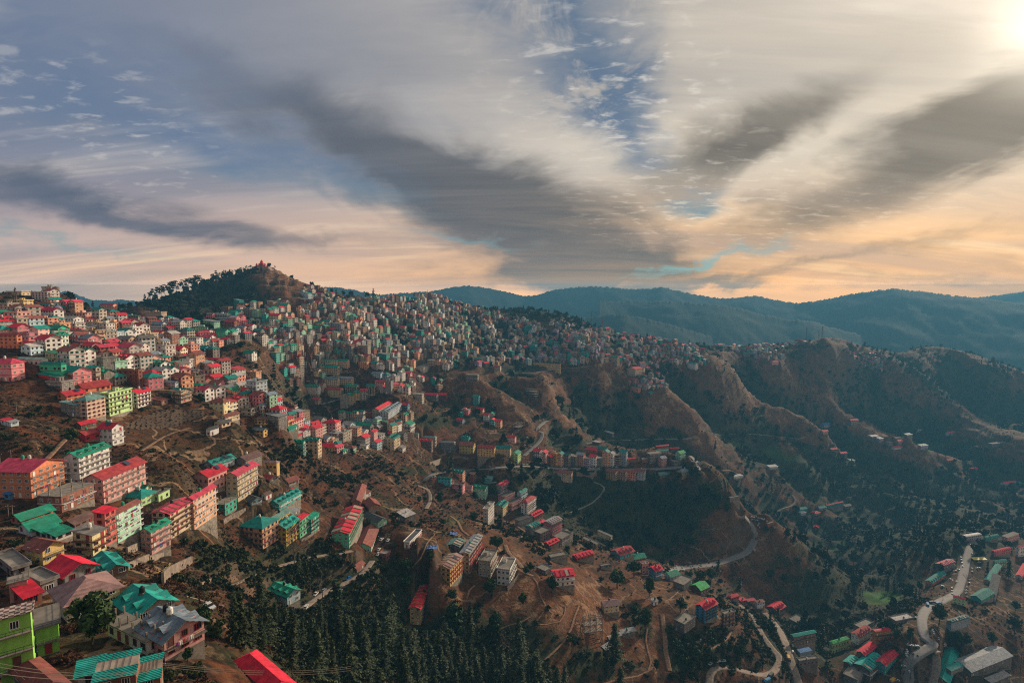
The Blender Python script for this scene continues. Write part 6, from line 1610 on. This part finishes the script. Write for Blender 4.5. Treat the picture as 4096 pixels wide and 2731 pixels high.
# ------------------------------------------------------------------ walls of stone and concrete
WALLM = mat('retaining_stone', (.22, .175, .140), .93, .35, .9, stain=(.10, .075, .06), seedv=False)
def retaining(z, px, hpx, label, th=.7):
    P3 = [hit(*zuv(z, *q)) for q in px]; sc = ZONE[z][2] * 4
    b = MB(); hs = [h / sc * p[1] / F for h, p in zip(hpx, P3)]
    for (a, c, ha, hc) in zip(P3[:-1], P3[1:], hs[:-1], hs[1:]):
        d = Vector((c[0] - a[0], c[1] - a[1], 0)).normalized(); n_ = Vector((-d.y, d.x, 0)) * th
        q = [a, c, c + n_, a + n_]; k0 = len(b.v)
        b.v += [(p[0], p[1], p[2] - 2) for p in q] + [(p[0], p[1], p[2] + h) for p, h in zip(q, (ha, hc, hc, ha))]
        b.f += [tuple(k0 + i for i in f) for f in ((4,5,6,7),(0,1,5,4),(1,2,6,5),(2,3,7,6),(3,0,4,7))]; b.m += [0] * 5
    tag(link('retaining_wall', b.mesh('retaining_wall', [WALLM])), label, 'wall')
retaining('a2', [(1185, 525), (1290, 480), (1380, 440)], [70, 75, 70], 'stone retaining wall stepping up beside the teal dormer roofs')
retaining('a2', [(1385, 445), (1470, 410), (1560, 365)], [60, 40, 25], 'stone wall under the pink four-storey house with green gables')
retaining('a2', [(1515, 660), (1570, 600), (1660, 530), (1775, 455)], [130, 120, 90, 65], 'curved pale retaining wall with a yellow rail above the ravine')
retaining('a2', [(1180, 370), (1290, 330)], [60, 70], 'dark concrete wall behind the little yellow hut')
retaining('a2', [(1720, 770), (1830, 800), (1960, 835), (2072, 860)], [14, 12, 10, 10], 'low kerb wall along the yard of the parked white car')
retaining('a4', [(20, 600), (75, 575), (148, 545)], [38, 38, 38], 'short white painted wall in the brush of the ravine')
retaining('a5', [(312, 690), (435, 645)], [45, 45], 'grey concrete wall below the dark brown terrace of flats')
retaining('a5', [(510, 612), (610, 600), (720, 620)], [22, 22, 20], 'long low pale wall above the bending road')
retaining('a5', [(1845, 790), (1950, 795), (2055, 790)], [45, 45, 40], 'grey retaining wall under the cars of the street row')
retaining('a3', [(250, 1300), (330, 1240), (480, 1150)], [60, 50, 30], 'rough stone wall below the sea green house')
retaining('a3', [(1060, 1480), (1150, 1430), (1250, 1360)], [25, 25, 20], 'stone wall under the sea green and mustard houses')
retaining('a6', [(1070, 655), (1130, 590), (1185, 520)], [45, 45, 45], 'reddish wall of the terrace in front of the white flat-roofed house')
retaining('a8', [(870, 1195), (950, 1180), (1010, 1150)], [28, 28, 28], 'upper step of the grey terraced platform below the slab-roofed house')
retaining('a8', [(900, 1215), (990, 1205), (1065, 1190)], [22, 22, 22], 'lower step of the grey terraced platform below the slab-roofed house')
retaining('b2', [(1330, 1020), (1390, 1100), (1435, 1160)], [12, 12, 12], 'pale roadside wall curving round the valley road bend')
# yellow rail on the curved wall
YEL = mat('rail_yellow', (.55, .42, .06), .6, .15, 2); b = MB(); P3 = [hit(*zuv('a2', *q)) for q in [(1450, 600), (1455, 570), (1510, 545), (1570, 480)]]
for a, c in zip(P3[:-1], P3[1:]):
    for dz in (.5, 1.0):
        b.quad((a[0], a[1], a[2] + dz), (c[0], c[1], c[2] + dz), (c[0], c[1], c[2] + dz + .14), (a[0], a[1], a[2] + dz + .14))
    b.box(a[0] - .06, a[0] + .06, a[1] - .06, a[1] + .06, a[2] - .3, a[2] + 1.15)
tag(link('guard_rail', b.mesh('guard_rail', [YEL])), 'yellow painted guard rail at the bend above the curved wall', 'railing')

# ------------------------------------------------------------------ ploughed field with rows of dark tufts
poly = [zuv('a1', *q) for q in [(1290,550),(1330,505),(1450,435),(1600,385),(1790,342),(1950,355),(2130,365),(2155,420),(2000,475),(1880,535),(1700,560),(1450,570)]]
us = np.linspace(122, 208, 60); vs = np.linspace(406, 432, 30); V = []; idx = {}; Fs = []; m_ = mat('ploughed_soil', (.085, .055, .036), .95, .25, .8, seedv=False)
for i in range(59):
    for j in range(29):
        if all(inside(poly, us[i + a], vs[j + c]) for a, c in ((0,0),(1,0),(1,1),(0,1))):
            f = []
            for a, c in ((0,0),(1,0),(1,1),(0,1)):
                kk = (i + a, j + c)
                if kk not in idx: q = hit(us[kk[0]], vs[kk[1]]); idx[kk] = len(V); V.append((q[0], q[1], q[2] + .12))
                f.append(idx[kk])
            Fs.append(tuple(f[::-1]))
tag(link('field', mesh_from('field', V, Fs, m_, smooth=True)), kind='structure')
pos = []; r_ = random.Random(2)
VP = np.array(V); x0, x1, y0, y1 = VP[:,0].min(), VP[:,0].max(), VP[:,1].min(), VP[:,1].max()
for a in np.arange(-60, 260, 2.7):
    for q in np.arange(-60, 260, 1.9):
        x, y = x0 + a * .86 - q * .5, y0 + a * .5 + q * .86; x += r_.gauss(0, .25); y += r_.gauss(0, .25)
        if not (x0 < x < x1 and y0 < y < y1) or r_.random() < .12: continue
        z = ground(x, y); uu, vv_ = uv_of(x / y, z / y)
        if inside(poly, float(uu), float(vv_)): pos.append((x, y, z))
mass('crop_stubble', np.array(pos), tuft, .9, 1.5, (.7, 1.1), leaf_mat('stubble_leaves', (.016, .012, .008), (.045, .032, .018)), rr)

# ------------------------------------------------------------------ cars and lorries
CAR = {k: mat('car_paint_' + k, c, .6, .05, 1, spec=.2) for k, c in dict(white=(.52,.52,.51), silver=(.28,.29,.30), dark=(.03,.03,.035), red=(.42,.02,.02), blue=(.02,.14,.36)).items()}
TYRE = mat('tyre_rubber', (.02, .02, .02), .8, .1, 2); LAMP = mat('lamp_glass', (.55, .55, .52), .2, .05, 1)
def extrude(b, prof, y0, y1, m=0):
    k = len(b.v); n = len(prof); b.v += [(x, y0, z) for x, z in prof] + [(x, y1, z) for x, z in prof]
    b.f.append(tuple(range(k, k + n))); b.f.append(tuple(range(k + 2 * n - 1, k + n - 1, -1))); b.m += [m, m]
    for i in range(n): j = (i + 1) % n; b.f.append((k + i, k + n + i, k + n + j, k + j)); b.m.append(m)
def wheel_mesh(r):
    b = MB(); b.cyl(0, 0, -.11, .11, r, 12); b.cyl(0, 0, .11, .125, r * .55, 10, m=1); b.v = [(x, z, y) for x, y, z in b.v]; return b.mesh('wheel', [TYRE, CAR['silver']])
WH, WHT = wheel_mesh(.32), wheel_mesh(.5)
_cb = {}
def car_meshes(c, suv):
    if (c, suv) not in _cb:
        h = .12 if suv else 0
        b = MB(); extrude(b, [(-2.05,.30),(2.05,.30),(2.1,.62),(1.95,.80+h),(1.05,.93+h),(-1.9,.95+h),(-2.1,.75)], -.82, .82)
        extrude(b, [(-1.55 if suv else -1.05,1.40+h),(.35,1.40+h),(.28,1.47+h),(-1.5 if suv else -1.0,1.47+h)], -.66, .66)
        g_ = MB(); extrude(g_, [(-1.95 if suv else -1.65,.93+h),(1.05,.91+h),(.38,1.41+h),(-1.6 if suv else -1.08,1.41+h)], -.70, .70)
        l = MB(); l.box(2.0, 2.09, -.75, -.45, .62, .76)
        _cb[(c, suv)] = (b.mesh('body', [CAR[c]]), g_.mesh('window', [GLASS]), l.mesh('headlight', [LAMP]))
    return _cb[(c, suv)]
CARS = []
def heading(x, y):
    best = (1e9, 0.0)
    for name, mt, wid, L in ROADLINES:
        d = np.hypot(L[:, 0] - x, L[:, 1] - y); i = int(np.argmin(d))
        if d[i] < best[0]: a, c = L[max(0, i - 1)], L[min(len(L) - 1, i + 1)]; best = (d[i], math.atan2(c[1] - a[1], c[0] - a[0]))
    return best
cr = random.Random(9)
CWORD = dict(white='white', silver='silver grey', dark='dark', red='red', blue='blue')
def car(z, x, y, c, spot, ang=None):
    P = hit(*zuv(z, x, y)); dist, a = heading(P[0], P[1]); a = a if ang is None else R(ang)
    if dist > 30 and ang is None: a = cr.uniform(0, 3.1)
    a += cr.gauss(0, .06) + (math.pi if cr.random() < .5 else 0); suv = cr.random() < .35
    o = link('parked_car', None, None, (P[0], P[1], P[2] + .25), a); o.empty_display_size = .1
    bm_, gm_, lm_ = car_meshes(c, suv); link('body', bm_, o); link('window', gm_, o)
    for wx in (-1.3, 1.3):
        for wy in (-.78, .78): link('wheel', WH, o, (wx, wy, .32))
    link('headlight', lm_, o); link('headlight', lm_, o, (0, 1.2, 0))
    tag(o, f'{CWORD[c]} {"estate car" if suv else "car"} parked {spot}', 'car', 'cars ' + spot)
for ln in """a4|on the gravel yard behind the pink checkered house|95 825 w 150
a4|on the dirt lane under the bare tree|1150 690 w;1228 655 s;1385 660 s;1055 820 w;1475 535 b
a4|in the yard of the mint green shed|1803 145 w 80;1867 155 w 85;1778 245 w 80;1768 295 w 80
a8|along the inside edge of the main road|675 392 w;715 390 w;770 384 r;818 385 d;893 378 s
a8|in slanted bays beside the main road|705 458 w 60;730 462 s 60;757 460 w 60;775 458 w 60;800 452 d 60;832 445 w 60
a8|as the only one driving on the main road|757 412 w
a8|on the lowest lane near the trees|1098 1380 s 40;1175 1355 w 20;1225 1350 w 5
a8|on the dusty road below the red gabled house|1750 945 d;1765 1022 w;1855 978 w;1870 1003 s;1880 1058 d;1915 1196 w;1917 1258 w
a7|in the crowded parking lot at the road bend|1585 1222 w 20;1612 1226 w 15;1640 1222 s 20;1662 1232 w 15;1690 1238 w 20;1590 1248 w 10;1622 1252 s 15;1652 1254 w 20;1680 1258 d 15;1712 1246 w 10;1742 1262 w 15;1660 1290 w 40;1652 1310 w 50;1668 1330 w 60
a7|beside the white strip of road at the spur end|960 640 w;975 646 s;990 642 w
b2|at the top of the valley road|1698 198 w;1750 206 s;1795 160 w;1706 282 s;1775 215 w
b2|by the yellow awning|1780 368 w 5;1760 425 w 5;1785 425 s 5
b2|in the row along the upper valley road|1600 320 w;1605 345 s;1612 375 w;1618 410 w;1555 562 w;1500 540 w 120;1710 430 w;1712 460 s;1685 540 w;1682 572 w;1662 620 s;1655 650 w;1652 675 w;1510 625 w;1512 655 w;1512 685 s;1415 605 w 170;1545 455 s 160;1570 440 w 165
b2|beside the curve of the valley road|1318 1045 w;1330 1072 w;1378 1130 s;1435 1182 w 10;1432 1198 w 10;1150 920 d
b2|in the packed bay at the fork|1075 1190 w 150;1100 1195 w 150;1120 1200 s 150;1145 1202 w 150;1168 1202 w 150;1085 1218 d 150;1062 1245 w 80;1060 1268 w 80;1055 1292 w 80
b2|below the pinkish red roofs|980 1408 d 150;1030 1402 w 150;1085 1455 w;965 1542 w 160
a5|along the street of tall houses|1550 712 w;1590 706 s;1640 712 w;1715 710 w;1770 714 d;1830 716 w;1900 716 s;1985 710 w;2020 708 w;2080 710 w;2260 698 w
a5|on the ledge above the concrete wall|1855 728 w 10;1900 732 s 10;1945 730 w 10;1975 735 w 10;1950 740 d 10;2200 735 w 10
a5|on the road below the ochre flats|935 697 s;1125 683 w;1158 680 w;785 712 d;990 862 w 10;960 868 s 10;1285 672 w 8;1320 674 w 8
a5|at the bend by the turquoise house|390 766 w;470 755 w;450 762 s;520 752 d;335 806 s;360 800 w;348 800 d
a5|on the winding road above the street|1330 392 w 10;1305 470 w;1365 488 s;1500 205 w
a5|alone on the dirt bank|1278 1440 w 10
z2|in the terrace car park of the cream flats|905 1085 w 10;930 1078 w 10;950 1070 s 10;970 1062 w 10;990 1050 w 10;880 1090 w 10;710 1122 w 10
z2|in the line along the wall of the cream flats|830 1318 w 12;850 1314 w 12;870 1310 s 12;890 1304 w 12;910 1298 w 12;930 1292 w 12;950 1286 s 12;970 1280 w 12
a3|under the grey gabled flats|1180 240 w 30;1215 178 w 0;1680 285 s 10;1185 140 w 10
a7|on the street end by the slate-roofed hall|170 698 w 5;415 720 s 5;458 718 w 5;650 718 w 5;1035 670 r 100;1030 655 b 100""".splitlines():
    z, spot, rows = ln.split('|')
    for q in rows.split(';'):
        w = q.split(); car(z, float(w[0]), float(w[1]), dict(w='white', s='silver', d='dark', r='red', b='blue')[w[2]], spot, float(w[3]) if len(w) > 3 else None)
CARGO = {k: mat('lorry_' + k, c, .7, .2, 1) for k, c in dict(tan=(.32,.22,.13), rose=(.34,.14,.12), brown=(.14,.10,.07), yellow=(.55,.30,.04), blue=(.03,.20,.42), dark=(.05,.05,.055)).items()}
def lorry(z, x, y, c, cab, label, ang=None):
    P = hit(*zuv(z, x, y)); a = heading(P[0], P[1])[1] if ang is None else R(ang)
    o = link('lorry', None, None, (P[0], P[1], P[2] + .25), a); o.empty_display_size = .1
    b = MB(); extrude(b, [(1.9,.6),(3.6,.6),(3.65,1.6),(3.35,2.5),(1.9,2.6)], -1.1, 1.1); link('cab', b.mesh('cab', [CARGO[cab]]), o)
    g_ = MB(); g_.quad((3.66,-.95,1.6),(3.66,.95,1.6),(3.42,.95,2.35),(3.42,-.95,2.35)); g_.quad((2.2,-1.11,1.6),(3.3,-1.11,1.6),(3.2,-1.11,2.3),(2.2,-1.11,2.3)); link('windscreen', g_.mesh('windscreen', [GLASS]), o)
    b = MB(); extrude(b, [(-3.6,.9),(1.75,.9),(1.75,2.9),(-3.6,2.9)], -1.2, 1.2); b.box(-3.6, 1.75, -.8, .8, 2.9, 3.05); link('cargo_box', b.mesh('cargo_box', [CARGO[c]]), o)
    for wx in (-2.6, -1.5, 2.7):
        for wy in (-1.0, 1.0): link('wheel', WHT, o, (wx, wy, .5))
    tag(o, label, 'lorry')
lorry('a8', 1530, 85, 'tan', 'brown', 'tan covered lorry driving round the main road bend')
lorry('a8', 1538, 258, 'rose', 'dark', 'reddish lorry at the elbow of the main road')
lorry('a8', 1875, 1335, 'yellow', 'dark', 'yellow and black lorry on the dusty road')
lorry('a8', 1693, 1508, 'dark', 'dark', 'dark lorry on the hairpin of the lowest road')
lorry('a8', 1658, 1560, 'blue', 'blue', 'light blue lorry at the lower picture edge')
lorry('b2', 1362, 1280, 'tan', 'brown', 'large tan canvas lorry beside the warehouse', 15)
lorry('b2', 1312, 775, 'dark', 'dark', 'dark bus-like lorry where the valley road narrows', 10)
lorry('b2', 1268, 795, 'blue', 'dark', 'small blue lorry on the road shoulder', 60)
lorry('b2', 1375, 785, 'blue', 'blue', 'pale blue lorry beside the bare trees at the narrows', 20)
lorry('b2', 920, 1550, 'yellow', 'yellow', 'yellow earth mover by the lower red roofs', 30)

# ------------------------------------------------------------------ poles, cables, awning, huts
POLE = mat('pole_concrete', (.20, .18, .165), .9, .2, 2)
def pole(z, x, y0, y1, label):
    u, v = zuv(z, x, y1); P = hit(u, v); h = max(5, min(12, float(st(u, zuv(z, x, y0)[1])[1]) * P[1] - P[2])); t = link('utility_pole', None, None, P); t.empty_display_size = .1
    b = MB(); b.cyl(0, 0, -.5, h, .14, 8, r2=.09); link('shaft', b.mesh('shaft', [POLE]), t)
    b = MB(); b.box(-.9, .9, -.06, .06, h - .7, h - .58); link('cross_arm', b.mesh('cross_arm', [STEEL]), t)
    b = MB()
    for q in (-.8, 0, .8): b.cyl(q, 0, h - .58, h - .38, .05, 6)
    link('insulator', b.mesh('insulator', [TM['white']]), t)
    tag(t, label, 'utility pole', 'utility poles'); return P + Vector((0, 0, h - .4))
A = [pole('a2', 1495, 1400, 1590, 'concrete pole between the brown shelter and the brush'), pole('a2', 1508, 485, 640, 'utility pole at the yellow rail of the curved wall'), pole('a1', 8, 810, 975, 'utility pole on the lane above the orange hotel'),
     pole('a1', 118, 790, 890, 'slanting pole on the brown slope above the orange hotel'), pole('a4', 1097, 570, 718, 'pole beside the parked cars on the dirt lane'), pole('a4', 590, 955, 1085, 'pole among the deodars below the gravel yard'),
     pole('a1', 175, 330, 400, 'lone pole on the footpath through the brown brush'), pole('a1', 90, 1375, 1480, 'pole behind the green-roofed white house'), pole('a1', 135, 1370, 1480, 'rusty twin pole behind the green-roofed white house'),
     pole('a6', 2030, 430, 650, 'tall pole above the silvery-roofed house'), pole('b2', 1105, 1020, 1175, 'pole on the deck beside the valley road'), pole('a2', 1270, 940, 1100, 'white drain pole at the open-sided hall')]
CAB = mat('cable', (.10, .085, .07), .7, .1, 1)
def cable(a, c, sag, label, r=.035):
    b = MB(); n = 14; pts_ = []
    for i in range(n + 1):
        f = i / n; p = a.lerp(c, f); p.z -= sag * 4 * f * (1 - f); pts_.append(p)
    for p, q in zip(pts_[:-1], pts_[1:]):
        k0 = len(b.v)
        for w in (p, q): b.v += [(w.x, w.y, w.z + r), (w.x, w.y + r, w.z - r), (w.x, w.y - r, w.z - r)]
        for i in range(3): b.f.append((k0 + i, k0 + (i + 1) % 3, k0 + 3 + (i + 1) % 3, k0 + 3 + i)); b.m.append(0)
    tag(link('power_cable', b.mesh('power_cable', [CAB])), label, 'cable', 'cables ' + label.split(' cable ')[-1])
def at_depth(z, x, y, D): s, t_ = st(*zuv(z, x, y)); return Vector((float(s) * D, D, float(t_) * D))
for dy in (0, 35, 95): cable(at_depth('a2', -30, 1375 + dy, 70), at_depth('a2', 1495, 1405 + dy * .2, A[0].y), 1.5, 'sagging cable across the lime house and the brown shelter')
for dy in (0, 18, 40): cable(A[0] + Vector((dy * .02, 0, dy * -.02)), at_depth('a4', 1500, 1395 + dy, 150), 1.5, 'thin cable running low over the deodar wood')
for dx in (-.7, 0, .7): cable(A[1] + Vector((dx, 0, 0)), hit(*zuv('a2', 560, 330)) + Vector((dx, 0, 9)), 2, 'thin cable over the stone walls and teal roofs')
for dx in (-.7, .7): cable(A[5] + Vector((dx, 0, 0)), hit(*zuv('a2', 2072, 1090)) + Vector((dx, 0, 8)), 2, 'thin cable dropping past the deodars below the yard')
b = MB(); P = hit(*zuv('b2', 1780, 352)); b.sheet([(-9, -3, 3.0), (9, -3, 3.6), (9, 4, 4.4), (-9, 4, 3.6)], .08)
for x, y in ((-8.5, -2.5), (8.5, -2.5), (-8.5, 3.5), (8.5, 3.5)): b.box(x - .06, x + .06, y - .06, y + .06, -1, 3.4, m=1)
tag(link('awning', b.mesh('awning', [YEL, STEEL]), None, P), 'yellow canvas awning beside the valley road', 'awning')
TARP = mat('tarpaulin_blue', (.10, .18, .42), .6, .3, 3)
for z, x, y, lab in (('a6', 320, 225, 'crumpled blue tarpaulin on the brown ground beside the green-roofed shed'), ('a5', 545, 1395, 'small blue tarpaulin heap above the ribbed-roof tenements')):
    P = hit(*zuv(z, x, y)); b = MB(); r_ = random.Random(4); n = 7
    hgt = [[r_.uniform(.1, .9) for _ in range(n + 1)] for _ in range(n + 1)]
    for i in range(n):
        for j in range(n): b.quad(*[((a - n / 2) * 1.1, (c - n / 2) * .8, hgt[a][c] + .1) for a, c in ((i, j), (i + 1, j), (i + 1, j + 1), (i, j + 1))])
    tag(link('tarpaulin', b.mesh('tarpaulin', [TARP]), None, (P[0], P[1], P[2] + .2)), lab, 'tarpaulin')
# people on the paths
SKIN = mat('skin', (.26, .14, .09), .7, .05, 1); CLOTH = {k: mat('cloth_' + k, c, .85, .1, 2) for k, c in dict(red=(.42,.03,.04), dark=(.04,.04,.05), blue=(.05,.10,.25), tan=(.30,.22,.15)).items()}
def person(z, x, y, c, trou, label):
    P = hit(*zuv(z, x, y)); me_ = bpy.data.meshes.new('person'); bm_ = bmesh.new(); lay = bm_.verts.layers.skin.verify()
    J = [(0,0,.98,.15),(0,0,1.22,.16),(0,.01,1.42,.17),(0,.01,1.50,.06),(0,-.01,1.60,.10),(0,0,1.72,.085),(-.10,0,.92,.10),(-.11,-.10,.50,.075),(-.11,.02,.08,.05),(-.11,-.12,.04,.045),(.10,0,.92,.10),(.11,.14,.50,.075),(.11,.24,.10,.05),(.11,.12,.05,.045),(-.20,0,1.40,.07),(-.25,.08,1.13,.05),(-.25,-.05,.90,.04),(.20,0,1.40,.07),(.25,-.10,1.14,.05),(.24,-.22,.93,.04)]
    vs_ = [bm_.verts.new(j[:3]) for j in J]
    for v_, j in zip(vs_, J): v_[lay].radius = (j[3], j[3])
    vs_[0][lay].use_root = True
    for a, c_ in ((0,1),(1,2),(2,3),(3,4),(4,5),(0,6),(6,7),(7,8),(8,9),(0,10),(10,11),(11,12),(12,13),(2,14),(14,15),(15,16),(2,17),(17,18),(18,19)): bm_.edges.new((vs_[a], vs_[c_]))
    bm_.to_mesh(me_); bm_.free(); o = link('person', me_, None, (P[0], P[1], P[2] + .15)); o.modifiers.new('skin', 'SKIN'); s_ = o.modifiers.new('sub', 'SUBSURF'); s_.levels = 1; s_.render_levels = 1
    dg_ = bpy.context.evaluated_depsgraph_get(); me2 = bpy.data.meshes.new_from_object(o.evaluated_get(dg_)); o.modifiers.clear(); o.data = me2
    me2.materials.clear(); [me2.materials.append(m) for m in (CLOTH[c], CLOTH[trou], SKIN)]
    for p in me2.polygons:
        z_ = p.center.z; p.material_index = 2 if z_ > 1.5 or (abs(p.center.x) > .2 and z_ < 1.0) else 0 if z_ > .95 else 1
    tag(o, label, 'person')
person('a1', 683, 585, 'red', 'dark', 'person in red walking on the lane by the round green tree')
person('a1', 520, 700, 'dark', 'blue', 'person in dark clothes lower down the lane past the red house')
person('a6', 1222, 172, 'dark', 'dark', 'person in dark clothes standing on the dirt bank')
person('a8', 1498, 1478, 'blue', 'dark', 'person in blue on the lowest road before the hairpin')
person('a8', 1528, 1505, 'red', 'dark', 'person in red on the lowest road before the hairpin')
# ------------------------------------------------------------------ labels: what each house looks like and what it stands beside
MARKS = [("the bright mint villa",47,358),("the bright pink villa",12,362),("the pale lime block",117,395),("the ploughed field",170,420),("the ridge water tower",57,292),("the onion-domed shrine",59,311),("the long orange hotel",50,475),("the white hotel",92,462),("the dark brick block",130,378),
 ("the tan ridge block",153,318),("the green school block",345,510),("the blue-grey gabled flats",392,413),("the cream flats car park",330,376),("the dark gully",282,385),("the brown terrace of flats",418,450),("the ochre flats",470,455),("the street of tall houses",560,448),("the far street end",650,455),
 ("the long ochre hotel",545,370),("the orange spur",485,412),("the wooded knoll",520,308),("the temple hill",262,290),("the ridge forest",610,330),("the three far masts",840,338),("the pale valley track",600,440),("the main road bend",752,535),("the bright green meadow",885,592),("the big warehouse",985,660),
 ("the tall blue guest house",705,612),("the roofless concrete frame",593,628),("the ribbed-roof tenements",440,580),("the tall white six-storey house",514,492),("the lime corner house",15,640),("the checkered pink house",175,640),("the stone walls",160,540),("the deodar wood",340,620),("the mint tenement",112,520),
 ("the peach stepped house",262,535),("the long cream block",250,475),("the skyline mast",428,295),("the winding upper road",540,425),("the rose pink block",555,522),("the parking lot bend",745,512),("the packed car bay",912,640),("the yellow awning",980,560),("the dusty road loop",780,610),("the terraced farm fields",775,450),
 ("the far valley farms",880,435),("the crowded middle slope",345,330),("the crowded upper slope",400,310),("the near hill crest",25,305),("the saddle below the temple",225,330),("the terrace of red gables",700,460),("the brown knoll",75,310),("the shaded east slope",470,335),("the ridge hamlet",760,345),("the far hamlet",865,362),("the spur hamlet",650,380),("the lower east slope",570,350),("the dim lane houses",600,345)]
NUM = {1: 'single-storey', 2: 'two-storey', 3: 'three-storey', 4: 'four-storey', 5: 'five-storey', 6: 'six-storey'}
RK = dict(gable='gable roof', multi='dormer roof', striped='ribbed roof', hip='hip roof', shed='sloping roof', steep='steep single-slope roof', barrel='curved roof', flat='flat roof', rail='railed roof terrace', cols='slab roof with bare columns', deck='plain slab roof', frame='open concrete frame')
by = {}
for h in HOUSES:
    u, v = h['uv']; d = sorted((math.hypot(u - a, (v - b) * 1.4), nm, a, b) for nm, a, b in MARKS)
    _, nm, a, b = d[0]
    rel = 'by' if math.hypot(u - a, v - b) < 5 else ('above' if v < b else 'below') if abs(v - b) * 1.2 > abs(u - a) else 'beside'
    h['mark'] = nm; kind = {'shed': 'hut', 'house': 'house', 'apartment_block': 'block'}[h['name']]
    rcn = '' if h['rk'] in ('flat', 'rail', 'cols', 'deck', 'frame') and h['rc'] == 'conc' else RNAME[h['rc']] + ' '
    h['lab'] = h['label'] or f"{WNAME[h['wall']]} {NUM[h['n']]} {kind} with {rcn}{RK[h['rk']]} {rel} {nm}"
    by.setdefault(h['lab'], []).append(h)
ORD = ['leftmost', 'second from left', 'third from left', 'fourth from left', 'fifth from left', 'sixth from left', 'seventh from left', 'eighth from left']
for lab, hs in by.items():
    if len(hs) == 2:
        a, b = sorted(hs, key=lambda h: h['L'] * h['W'] / h['o'].location[1]); a['lab'] = 'smaller ' + lab; b['lab'] = 'larger ' + lab
    elif len(hs) > 2:
        for h, w in zip(sorted(hs, key=lambda h: h['uv'][0]), ORD + ['rightmost'] * 40): h['lab'] = w + ' ' + lab
used = set()
for h in HOUSES:
    w = h['lab'].split()
    if len(w) > 16: w = [x for x in w if x not in ('the',)][:16]
    h['o']['label'] = ' '.join(w); h['o']['category'] = {'shed': 'hut', 'house': 'house', 'apartment_block': 'apartment block'}[h['name']]; h['o']['group'] = 'houses near ' + h['mark']
lab_of = {h['o'].name: h for h in HOUSES}; seen = {}
for o in [o for o in scene.objects if o.name.startswith('water_tank')]:
    pass
k = 0
for (x, y, z, c, root), o in zip(TANKS, [o for o in scene.objects if o.name.split('.')[0] == 'water_tank']):
    h = lab_of[root.name]; kind = {'shed': 'hut', 'house': 'house', 'apartment_block': 'block'}[h['name']]
    o['label'] = f"{c} water tank on the {WNAME[h['wall']]} {NUM[h['n']]} {kind} beside {h['mark'][4:]}"; o['group'] = o['label'].replace(' water tank', ' water tanks'); del o['tank']
for o in [o for o in scene.objects if o.name.split('.')[0] == 'washing']:
    h = lab_of[o['owner']]; kind = {'shed': 'hut', 'house': 'house', 'apartment_block': 'block'}[h['name']]
    o['label'] = f"{o['cloth']} washing over a balcony rail of the {WNAME[h['wall']]} {NUM[h['n']]} {kind} beside {h['mark'][4:]}"; o['group'] = o['label']; o['category'] = 'washing'; del o['owner']; del o['cloth']
